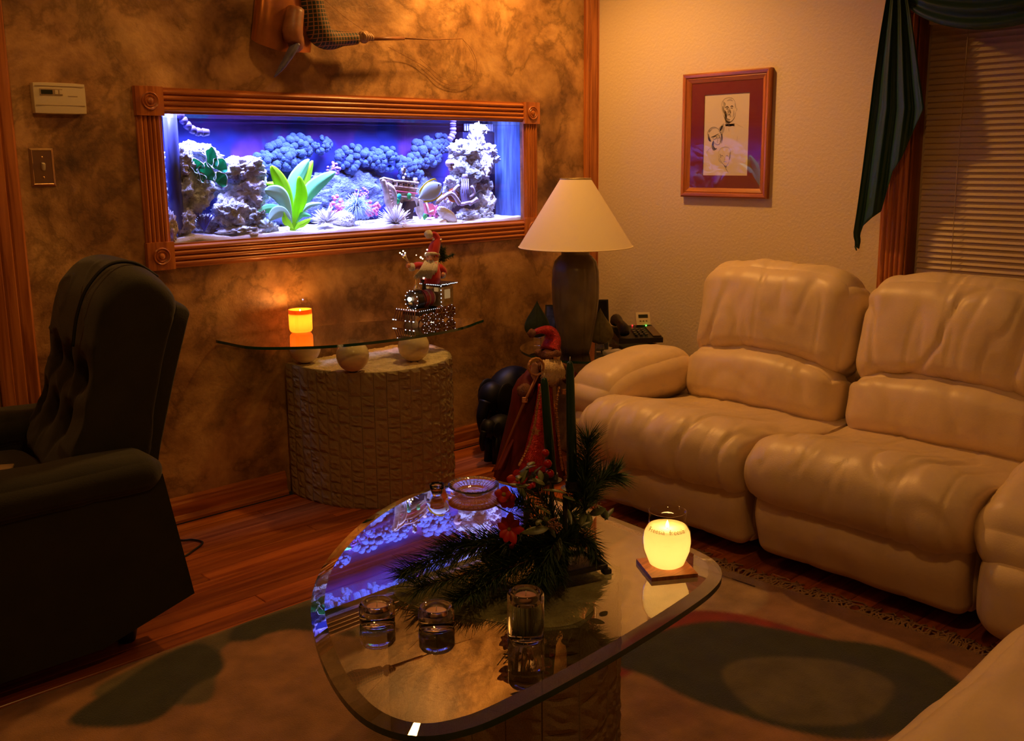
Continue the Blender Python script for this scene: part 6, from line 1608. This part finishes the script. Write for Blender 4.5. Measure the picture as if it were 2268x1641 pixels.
# ---- three clear holders with small pink candles
M_PWAX = mat('pink_wax', (0.60, 0.32, 0.24), 0.5, sss=0.2)
M_TIN = mat('tin_cup', (0.75, 0.7, 0.65), 0.25, 1.0)
def holder(p, h, label):
    t = thing('tealight_holder', label, 'candle holder', p, 'clear glass candle holders on the coffee table')
    R = 0.0325; zc = h - 0.022
    obj('glass', MB().lathe([(R - 0.003, 0.0005), (R, 0.004), (R, h - 0.006), (R - 0.003, h - 0.001), (R - 0.006, h), (0.0215, h - 0.003), (0.0205, h - 0.008), (0.0205, zc), (0.0, zc)], p, 40, cap=True), M_GLASS, t)
    obj('candle', MB().lathe([(0.0195, zc + 0.0005), (0.0195, zc + 0.0125), (0.017, zc + 0.0135), (0.0, zc + 0.0125)], p, 28), M_PWAX, t)
    obj('wick', MB().tube([p + Vector((0, 0, zc + 0.012)), p + Vector((0.001, 0, zc + 0.022))], 0.0008, 5), M_WHITE, t)
holder(P(836, 1378, 'z', KT), 0.040, 'clear glass candle holder nearest the green recliner, leftmost of three')
holder(P(967, 1388, 'z', KT), 0.040, 'short clear glass candle holder in front of the stone block, middle of three')
holder(P(1165, 1412, 'z', KT), 0.088, 'tall clear glass cylinder candle holder, right of the two short ones')
# ---- cut glass dish and a small glass
dq = P(1049, 1092, 'z', KT)
d = thing('glass_dish', 'round cut glass dish with rays on the far end of the coffee table', 'dish', dq)
obj('bowl', MB().lathe([(0.030, 0.0006), (0.033, 0.003), (0.050, 0.013), (0.064, 0.022), (0.065, 0.0235), (0.063, 0.0235), (0.048, 0.016), (0.031, 0.006), (0.0, 0.005)], dq, 96, fn=lambda a, z: 1 + 0.022 * (abs((a * 30 / (2 * PI)) % 1 - 0.5) * 2 - 0.5) * min(1, z / 0.010)), mat('cut_glass', (1, 1, 1), 0.02, trans=1.0, ior=1.5), d)
for i in range(30):
    a = 2 * PI * i / 30
    obj('ray', MB().tube([dq + Vector((math.cos(a) * 0.035, math.sin(a) * 0.035, 0.0095)), dq + Vector((math.cos(a) * 0.062, math.sin(a) * 0.062, 0.0245))], [0.0007, 0.0012], 4), bpy.data.materials['cut_glass'], d)
vq = P(968, 1097, 'z', KT)
t = thing('votive_glass', 'tiny ribbed votive glass left of the cut glass dish', 'glass', vq)
obj('cup', MB().lathe([(0.009, 0.0005), (0.012, 0.003), (0.017, 0.018), (0.0185, 0.030), (0.0175, 0.030), (0.015, 0.018), (0.010, 0.006), (0.0, 0.005)], vq, 36, fn=lambda a, z: 1 + 0.03 * math.sin(a * 12)), bpy.data.materials['cut_glass'], t)
obj('amber_wax', MB().lathe([(0.0095, 0.0065), (0.0125, 0.014), (0.0, 0.014)], vq, 20), mat('amber_wax', (0.42, 0.10, 0.03), 0.4), t)

# ---- pine centrepiece with two green candles
M_NEED = mat('pine_needles', (0.034, 0.075, 0.024), 0.6, var=0.3, vscale=60); M_TWIG = mat('twig', (0.06, 0.03, 0.015), 0.8); M_LEAF2 = mat('olive_leaves', (0.09, 0.11, 0.035), 0.5, var=0.3, vscale=40)
M_BERRY = mat('red_berry', (0.42, 0.010, 0.012), 0.22); M_PETAL = mat('red_petal', (0.45, 0.012, 0.010), 0.5); M_GCAN = mat('green_candle_wax', (0.012, 0.050, 0.030), 0.32)
cb0 = P(1268, 1262, 'z', KT)
ce = thing('pine_centrepiece', 'pine and berry centrepiece on a black iron stand on the coffee table', 'centrepiece', cb0)
R45 = -0.30
def CE(x, y, z): return cb0 + Matrix.Rotation(R45, 3, 'Z') @ Vector((x, y, 0)) + Vector((0, 0, z))
bs_ = obj('stand_frame', MB().rbox(CE(0, 0.045, 0.016), (0.11, 0.010, 0.010), 0.002, 2, (0, 0, R45)), M_BLACK, ce, 'auto')
for (x, y, sx, sy) in ((0, -0.045, 0.11, 0.010), (0.05, 0, 0.010, 0.10), (-0.05, 0, 0.010, 0.10)):
    obj('stand_bar', MB().rbox(CE(x, y, 0.016), (sx, sy, 0.010), 0.002, 2, (0, 0, R45)), M_BLACK, bs_, 'auto')
for x in (-1, 1):
    for y in (-1, 1): obj('stand_foot', MB().rbox(CE(x * 0.052, y * 0.047, 0.0065), (0.018, 0.018, 0.012), 0.003, 2, (0, 0, R45)), M_BLACK, bs_, 'auto')
obj('stand_plate', MB().box(CE(0, 0, 0.0125), (0.10, 0.09, 0.002), (0, 0, R45)), mat('dark_tray', (0.05, 0.035, 0.025), 0.3), bs_, False)
sx0 = Vector((cb0.x - 0.005, cb0.y + 0.015, KT))
top2 = P(1262, 800, 'y', sx0.y); b2 = P(1268, 1078, 'y', sx0.y)
obj('candle_stem', MB().tube([Vector((sx0.x, sx0.y, KT + 0.012)), Vector((sx0.x, sx0.y, b2.z - 0.012))], 0.006, 10), M_BLACK, ce)
obj('candle_cup', MB().lathe([(0.006, 0), (0.020, 0.006), (0.024, 0.010), (0.015, 0.012), (0.014, 0.026), (0.012, 0.026)], (b2.x, b2.y, b2.z - 0.012), 18), M_BLACK, ce, 'auto')
b1 = P(1222, 1060, 'y', sx0.y + 0.07); t1 = P(1205, 836, 'y', sx0.y + 0.07)
obj('candle_cup', MB().lathe([(0.006, 0), (0.020, 0.006), (0.022, 0.010), (0.014, 0.012), (0.013, 0.024), (0.012, 0.024)], (b1.x, b1.y, b1.z - 0.012), 18), M_BLACK, ce, 'auto')
obj('candle_arm', MB().tube([(sx0.x, sx0.y, KT + 0.03), (sx0.x, sx0.y + 0.035, KT + 0.06), (b1.x, b1.y, b1.z - 0.01)], 0.005, 8, smooth=4), M_BLACK, ce)
for a_, c_ in ((b2, top2), (b1, t1)):
    k_ = obj('taper_candle', MB().tube([a_, a_ + (c_ - a_) * 0.5, a_ + (c_ - a_) * 0.94, c_ - (c_ - a_) * 0.012, c_], [0.0115, 0.0098, 0.0080, 0.0055, 0.002], 16), M_GCAN, ce)
    obj('wick', MB().tube([c_, c_ + Vector((0.001, 0, 0.009))], 0.0009, 5), M_WHITE, k_)
rnd = random.Random(21)
def sprig(path, length=0.055, per=9, dens=1.7, spread=0.9, name='pine_sprig', thick=0.00075, r=0.0028):
    pts, rr = spline([Vector(p) for p in path], [r] * len(path), 8)
    tw = MB().tube(pts, [r * (1 - 0.6 * i / len(pts)) for i in range(len(pts))], 5)
    o = obj(name, tw, M_TWIG, ce); nb = MB()
    for i, p in enumerate(pts):
        t_ = (pts[min(i + 1, len(pts) - 1)] - pts[max(i - 1, 0)]).normalized()
        for k_ in range(int(per * dens)):
            d = Vector((rnd.gauss(0, 1), rnd.gauss(0, 1), rnd.gauss(0, 1))).normalized()
            d = (d - t_ * d.dot(t_)).normalized() * spread + t_ * rnd.uniform(0.5, 1.3)
            l = length * rnd.uniform(0.65, 1.1) / d.length; q = p + t_ * rnd.uniform(-0.003, 0.003); e = q + d * l + Vector((0, 0, -0.006 * rnd.random()))
            if e.z < KT + 0.004: e.z = KT + 0.004 + 0.004 * rnd.random()
            s_ = d.cross(Vector((rnd.random(), rnd.random(), rnd.random()))).normalized() * thick
            m1 = (q + e) / 2 + Vector((0, 0, 0.002))
            nb.add([q + s_, q - s_, m1 + s_, m1 - s_, e], [(0, 1, 3, 2), (2, 3, 4)])
    obj('needles', nb, M_NEED, o, False, True)
hx = Vector((sx0.x, sx0.y, KT + 0.055))
def Q(px, py, z): return P(px, py, 'z', KT + z)
sprig([hx, Q(1120, 1190, 0.06), Q(1010, 1215, 0.045), Q(905, 1258, 0.03)], 0.062, 16)
sprig([hx, Q(1120, 1190, 0.06), Q(1050, 1200, 0.055), Q(985, 1215, 0.045)], 0.058, 14)
sprig([hx, Q(1110, 1240, 0.04), Q(1020, 1275, 0.03), Q(930, 1300, 0.025)], 0.055, 14)
sprig([hx, Q(1130, 1260, 0.04), Q(1070, 1300, 0.025), Q(1010, 1330, 0.015)], 0.050, 13)
sprig([hx, Q(1200, 1250, 0.05), Q(1170, 1290, 0.03), Q(1140, 1320, 0.02)], 0.050, 13)
sprig([hx, Q(1240, 1230, 0.05), Q(1235, 1275, 0.03)], 0.045, 14)
for pts_ in ([hx, Q(1090, 1205, 0.06), Q(980, 1240, 0.035), Q(900, 1275, 0.02)], [hx, Q(1150, 1250, 0.05), Q(1080, 1270, 0.035), Q(1040, 1310, 0.02)],
        [hx, Q(1200, 1210, 0.07), Q(1150, 1230, 0.05), Q(1100, 1260, 0.03)], [hx, Q(1230, 1200, 0.08), Q(1210, 1250, 0.05), Q(1195, 1300, 0.02)], [hx, Q(1180, 1160, 0.09), Q(1150, 1180, 0.08), Q(1120, 1210, 0.06)], [hx, Q(1260, 1150, 0.09), Q(1290, 1200, 0.05)]):
    sprig(pts_, 0.064, 14)
ux_ = P(1295, 1080, 'y', sx0.y - 0.02)
sprig([ux_ + Vector((0, 0, -0.05)), ux_, P(1300, 1040, 'y', sx0.y - 0.02), P(1302, 975, 'y', sx0.y - 0.02)], 0.060, 18)
sprig([ux_ + Vector((0, 0, -0.03)), P(1330, 1068, 'y', sx0.y - 0.04), P(1362, 1052, 'y', sx0.y - 0.06)], 0.055, 20)
sprig([hx, P(1270, 1110, 'y', sx0.y), P(1290, 1085, 'y', sx0.y - 0.01)], 0.050, 16)
sprig([hx, P(1215, 1120, 'y', sx0.y + 0.03), P(1180, 1080, 'y', sx0.y + 0.05)], 0.045, 14)
sprig([hx, P(1180, 1130, 'y', sx0.y + 0.02), P(1140, 1110, 'y', sx0.y + 0.03)], 0.042, 14)
sprig([hx, P(1300, 1190, 'y', sx0.y - 0.03), P(1320, 1230, 'y', sx0.y - 0.05)], 0.042, 12)
def bleaf(p, d, l, w, m, name='leaf', up=(0, 0, 1), parent=None):
    p, d = Vector(p), Vector(d).normalized(); sd = d.cross(Vector(up)).normalized(); nn = sd.cross(d)
    def fn(u, v):
        s = (u - 0.5) * 2; ww = w * math.sin(PI * min(1, 0.03 + 0.97 * v)) ** 0.8
        return p + d * l * v + sd * ww * s + nn * (0.25 * l * v * (1 - v) - 0.3 * ww * abs(s) - 0.12 * l * v * v)
    return obj(name, MB().grid(fn, 4, 8, (0, 0, 0.0006)), m, parent or ce)
vdir = (CAM - hx).normalized()
for i in range(46):
    px, py = rnd.choice([(1290, 1130), (1300, 1150), (1275, 1165), (1180, 1100), (1200, 1150), (1310, 1110), (1185, 1060), (1260, 1100)])
    p = P(px + rnd.gauss(0, 14), py + rnd.gauss(0, 14), 'y', sx0.y + rnd.uniform(-0.04, 0.04)); d = Vector((rnd.gauss(0, 1), rnd.gauss(0, 1), rnd.gauss(0, 0.6)))
    bleaf(p, d, rnd.uniform(0.03, 0.05), rnd.uniform(0.005, 0.009), M_LEAF2, 'small_leaf')
for (px, py, dx, dy) in ((1305, 1140, 32, -12), (1215, 1170, -46, 8), (1300, 1185, 20, 30), (1330, 1125, 14, 22), (1240, 1190, -6, 50)):
    p = P(px, py, 'y', sx0.y - 0.03); e = P(px + dx, py + dy, 'y', sx0.y - 0.05)
    bleaf(p, e - p, (e - p).length * 1.15, 0.008, M_LEAF2, 'long_leaf', vdir)
# red blooms
for (px, py, n_, l) in ((1128, 1172, 8, 0.030), (1122, 1108, 5, 0.020), (1116, 1095, 4, 0.018), (1146, 1063, 5, 0.020)):
    p = P(px, py, 'y', sx0.y + 0.02)
    fl = obj('red_bloom', MB().ball(p, 0.005, 8), mat('bloom_heart', (0.3, 0.2, 0.02), 0.6) if 'bloom_heart' not in bpy.data.materials else bpy.data.materials['bloom_heart'], ce)
    sd = vdir.cross(Vector((0, 0, 1))).normalized(); uu = sd.cross(vdir)
    for i in range(n_):
        a = 2 * PI * i / n_ + rnd.random() * 0.4; d = sd * math.cos(a) + uu * math.sin(a) + vdir * 0.35
        bleaf(p, d, l * rnd.uniform(0.8, 1.15), 0.009, M_PETAL, 'petal', vdir, fl)
for (px, py, r) in ((1213, 1027, .009), (1218, 1049, .009), (1186, 1062, .008), (1172, 1078, .006), (1208, 1003, .008), (1150, 1054, .006), (1140, 1072, .006), (1281, 1064, .006), (1180, 1075, .006), (1300, 1115, .0045), (1134, 1210, .006)):
    p = P(px, py, 'y', sx0.y + 0.035)
    obj('berry', MB().ball(p, r, 14), M_BERRY, ce)
b = MB()
for (a_, c_, e_) in (((1250, 1160), (1225, 1090), (1213, 1030)), ((1230, 1170), (1200, 1110), (1186, 1064)), ((1220, 1170), (1180, 1120), (1150, 1058)), ((1260, 1170), (1170, 1130), (1110, 1110)), ((1240, 1170), (1140, 1140), (1096, 1118)), ((1228, 1150), (1220, 1080), (1216, 1052))):
    b.tube([P(*a_, 'y', sx0.y + 0.01), P(*c_, 'y', sx0.y + 0.03), P(*e_, 'y', sx0.y + 0.035)], 0.0013, 4, smooth=4)
obj('berry_stems', b, M_TWIG, ce)
# dried pinkish flower tuft
for (px, py) in ((1225, 1158), (1310, 1112), (1318, 1118), (1232, 1168)):
    p = P(px, py, 'y', sx0.y - 0.03); b = MB()
    for i in range(40):
        d = Vector((rnd.gauss(0, 1), rnd.gauss(0, 1), rnd.gauss(0, 1))).normalized() * rnd.uniform(0.004, 0.012); b.ball(p + d, 0.0018, 5)
    obj('flower_tuft', b, mat('dry_flower', (0.36, 0.17, 0.13), 0.8) if 'dry_flower' not in bpy.data.materials else bpy.data.materials['dry_flower'], ce, True, True)
# pine cone
pc = P(1100, 1222, 'z', KT + 0.040); ax = Vector((-0.9, 0.2, -0.15)).normalized(); sa = ax.orthogonal().normalized(); ta = ax.cross(sa)
cn = obj('pine_cone', MB().tube([pc - ax * 0.03, pc, pc + ax * 0.03], [0.010, 0.014, 0.004], 10), M_TWIG, ce)
for i in range(60):
    t_ = i / 59; a = i * 2.399; r_ = 0.018 * math.sin(PI * (0.15 + 0.8 * t_)) ** 0.8
    d = sa * math.cos(a) + ta * math.sin(a); p = pc + ax * (-0.03 + 0.06 * t_) + d * r_ * 0.5
    bleaf(p, d * 0.9 + ax * 0.5, 0.014, 0.006, bpy.data.materials.get('cone_scale') or mat('cone_scale', (0.13, 0.045, 0.025), 0.6), 'scale', ax, cn)

# ------------------------------------------------------------------ tall bearded figure by the sofa
fb = Vector((-0.945, -0.520, 0.0))
fg_ = thing('robed_figurine', 'tall bearded Christmas figurine in a dark red robe holding a staff', 'figurine', fb)
YF = -0.52
def G(px, py, off=0.0): return P(px, py, 'y', YF + off)
M_ROBE = mat('dark_red_velvet', (0.10, 0.004, 0.004), 0.8, var=0.2, vscale=20); M_SEQ = mat('red_sequin', (0.45, 0.02, 0.02), 0.25, 0.3, bump=0.8, bscale=260, var=0.3, vscale=80); M_GTRIM = mat('gold_trim', (0.55, 0.30, 0.12), 0.3, 0.7, bump=0.8, bscale=300)
M_BFUR = mat('brown_fur', (0.22, 0.09, 0.05), 0.95, bump=1.0, bscale=300, var=0.3, vscale=50); M_BRD = mat('cream_beard', (0.62, 0.46, 0.27), 0.9, bump=0.6, bscale=200)
def foldy(a, z): return 1 + (0.05 * math.sin(a * 9 + z * 3) + 0.03 * math.sin(a * 15)) * min(1, max(0, (0.34 - z) / 0.2))
obj('robe', MB().lathe([(0.150, 0.0), (0.140, 0.05), (0.118, 0.14), (0.095, 0.24), (0.080, 0.31), (0.072, 0.36), (0.050, 0.40), (0.028, 0.42)], fb, 72, fn=foldy, sx=1.0, sy=0.85), M_ROBE, fg_)
# train of the robe sweeping out to the left
def sweep(u, v):
    px = 1180 - (82 * v ** 1.15) * (0.15 + 0.85 * u) - 8 * u; py = 880 + 165 * v - 8 * (1 - u) * v
    return G(px, py, 0.02 * math.sin(u * 14) * v - 0.03 * (1 - u))
b = MB().grid(sweep, 30, 24, (0, 0.004, 0))
b.v = [(x, y, max(z, 0.004)) for x, y, z in b.v]
obj('robe_train', b, M_ROBE, fg_)
def apron(u, v):
    px = 1205 + (-14 - 42 * v ** 1.4) * (1 - u) + (18 + 14 * v) * u; py = 850 + 195 * v
    return G(px, py, -0.105 - 0.035 * v + 0.03 * (abs(u - 0.5) * 2) ** 2)
obj('sequin_gown', MB().grid(apron, 12, 20, (0, 0.003, 0)), M_SEQ, fg_)
for pts in ([(1198, 856), (1190, 900), (1184, 940), (1172, 985), (1150, 1030)], [(1238, 858), (1232, 900), (1236, 950), (1240, 1000), (1246, 1040)]):
    ps = [G(*q, -0.115 - 0.03 * i / 4) for i, q in enumerate(pts)]
    ps, _ = spline(ps, [1] * len(ps), 10); b = MB()
    for i, p in enumerate(ps): b.ball(p, 0.0048 + 0.0014 * (i % 2), 6)
    obj('gold_braid', b, M_GTRIM, fg_, True, True)
pts = []
for i in range(10):
    a = PI / 2 + 2 * PI * i / 10; r_ = 0.020 if i % 2 == 0 else 0.009; pts.append((r_ * math.cos(a), r_ * math.sin(a)))
sdv = Vector((0.68, -0.73, 0)); obj('star', MB().prism(pts, G(1187, 956, -0.14), sdv, (0, 0, 1), (0.68 * 0.0, 0.004, 0)), M_GTRIM, fg_, False)
# arms, fur cuffs, hands
for pts, hp, lab in (([(1186, 822), (1170, 846), (1164, 872)], (1163, 886), 'l'), ([(1250, 826), (1272, 846), (1268, 862)], (1250, 868), 'r')):
    off = -0.02 if lab == 'l' else -0.03
    a_ = obj('arm', MB().tube([G(*q, off - 0.02 * i) for i, q in enumerate(pts)], [0.030, 0.032, 0.028], 14, smooth=4), M_ROBE, fg_)
    q = pts[-1]; obj('fur_cuff', MB().ball(G(q[0] - (3 if lab == 'l' else -4), q[1] - 6, off - 0.045), (0.030, 0.026, 0.028), 18, fn=rockfn(11, 0.14, 5, pits=0)), M_BFUR, a_)
    h_ = obj('hand', MB().ball(G(*hp, off - 0.07), (0.011, 0.010, 0.011), 14), mat('doll_hand', (0.70, 0.34, 0.19), 0.5) if 'doll_hand' not in bpy.data.materials else bpy.data.materials['doll_hand'], a_)
    for i in range(4): obj('finger', MB().tube([G(hp[0] - 6, hp[1] - 5 + 3 * i, off - 0.074), G(hp[0] - 2, hp[1] - 5 + 3 * i, off - 0.084), G(hp[0] + 4, hp[1] - 5 + 3 * i, off - 0.080)], 0.0028, 6), bpy.data.materials['doll_hand'], h_)
# collar, head, beard
obj('fur_collar', MB().tube([G(1188, 806, -0.05), G(1200, 812, -0.075), G(1222, 816, -0.08), G(1246, 812, -0.06), G(1256, 826, -0.05)], [0.012, 0.018, 0.018, 0.016, 0.012], 12, smooth=4), M_BFUR, fg_)
hc = G(1214, 795, -0.045)
hd_ = obj('head', MB().ball(hc, (0.036, 0.036, 0.040), 20), M_SKIN, fg_)
obj('nose', MB().ball(hc + Vector((-0.024, -0.027, -0.002)), 0.009, 10), M_SKIN, hd_)
for s in (-1, 1): obj('eye', MB().ball(hc + Vector((-0.023, -0.025, 0.010)) + Vector((0.012, -0.011, 0)) * s, 0.0035, 8), M_BLACK, hd_)
bd = MB(); bd.ball(G(1226, 824, -0.085), (0.032, 0.024, 0.048), 20, fn=rockfn(13, 0.15, 4, pits=0)); rnd = random.Random(14)
for i in range(260):
    u = rnd.uniform(-1, 1); w_ = rnd.random()
    bd.tube([G(1222 + 20 * u, 796 + 14 * w_, -0.085), G(1226 + 26 * u, 818 + 20 * w_, -0.108), G(1224 + (22 + 8 * w_) * u, 846 + 14 * w_ - 20 * abs(u), -0.100)], [0.0034, 0.0032, 0.001], 4)
obj('beard', bd, M_BRD, fg_)
# hat: red sequins, fur band, drooping tip with pompom
obj('hat', MB().tube([G(1218, 776, -0.045), G(1224, 752, -0.04), G(1218, 734, -0.04), G(1200, 731, -0.045), G(1184, 736, -0.05)], [0.040, 0.033, 0.022, 0.014, 0.010], 18, smooth=6), M_SEQ, fg_)
obj('hat_fur', MB().tube([hc + Vector((0.040 * math.cos(a), 0.040 * math.sin(a), 0.024 + 0.004 * math.sin(a * 3))) for a in [2 * PI * i / 24 for i in range(25)]], [0.0125 + 0.002 * math.sin(i * 2.1) for i in range(25)], 10), M_BFUR, fg_)
obj('pompom', MB().ball(G(1178, 738, -0.05), (0.016, 0.016, 0.016), 18, fn=rockfn(15, 0.15, 5, pits=0)), M_BFUR, fg_)
# staff with a curled, beaded head
stt = obj('staff', MB().tube([G(1098, 1040, -0.02), G(1130, 965, -0.05), G(1163, 886, -0.10), G(1190, 832, -0.11)], [0.0045, 0.0048, 0.005, 0.006], 10), mat('copper_staff', (0.30, 0.12, 0.05), 0.35, 0.4), fg_)
cu = [G(1190 + 17 * math.cos(a) - 3, 812 + 19 * math.sin(a), -0.11) for a in [0.9 + i * 0.42 for i in range(15)]]
obj('staff_scroll', MB().tube(cu, 0.0045, 8), M_GTRIM, stt)
obj('lace_panel', MB().ball(G(1184, 822, -0.07), (0.022, 0.006, 0.034), 18, fn=rockfn(17, 0.1, 4, pits=0)), mat('pink_lace', (0.50, 0.28, 0.25), 0.8), stt)

# ------------------------------------------------------------------ black elephant pair behind the figure
M_ELE = mat('black_glazed_ceramic', (0.006, 0.006, 0.007), 0.5, spec=0.3)
eb = Vector((-0.70, -0.155, 0))
el = thing('elephant_stool', 'large black ceramic elephant behind the robed figurine', 'elephant', eb)
def E(x, y, z): return eb + Vector((x, y, z))
obj('body', MB().ball(E(0.0, 0, 0.245), (0.130, 0.09, 0.115), 28), M_ELE, el)
for x in (-0.07, 0.07):
    for y in (-0.04, 0.04): obj('leg', MB().tube([E(x, y, 0.22), E(x, y, 0.10), E(x, y, 0.0)], [0.042, 0.035, 0.038], 14), M_ELE, el)
obj('head', MB().ball(E(-0.140, -0.02, 0.25), (0.060, 0.056, 0.066), 20), M_ELE, el)
obj('trunk', MB().tube([E(-0.18, -0.03, 0.24), E(-0.205, -0.03, 0.18), E(-0.20, -0.03, 0.12), E(-0.185, -0.03, 0.085)], [0.030, 0.024, 0.019, 0.014], 14, smooth=5), M_ELE, el)
for y in (-1, 1): obj('ear', MB().ball(E(-0.11, -0.02 + y * 0.062, 0.245), (0.055, 0.012, 0.072), 16), M_ELE, el)
e2 = Vector((-0.885, -0.27, 0))
el2 = thing('elephant_calf', 'small black elephant calf figure in front of the bigger elephant', 'elephant', e2)
def E2(x, y, z): return e2 + Vector((x, y, z))
obj('body', MB().ball(E2(0.005, 0, 0.140), (0.070, 0.052, 0.058), 22), M_ELE, el2)
for x in (-0.038, 0.040):
    for y in (-0.026, 0.026): obj('leg', MB().tube([E2(x, y, 0.12), E2(x, y, 0.05), E2(x, y, 0.0)], [0.020, 0.017, 0.020], 12), M_ELE, el2)
obj('head', MB().ball(E2(-0.072, -0.015, 0.155), (0.036, 0.034, 0.038), 18), M_ELE, el2)
obj('trunk', MB().tube([E2(-0.098, -0.02, 0.15), E2(-0.113, -0.02, 0.11), E2(-0.108, -0.02, 0.07)], [0.016, 0.012, 0.008], 10, smooth=4), M_ELE, el2)
for y in (-1, 1): obj('ear', MB().ball(E2(-0.055, -0.015 + y * 0.038, 0.152), (0.026, 0.007, 0.034), 14), M_ELE, el2)
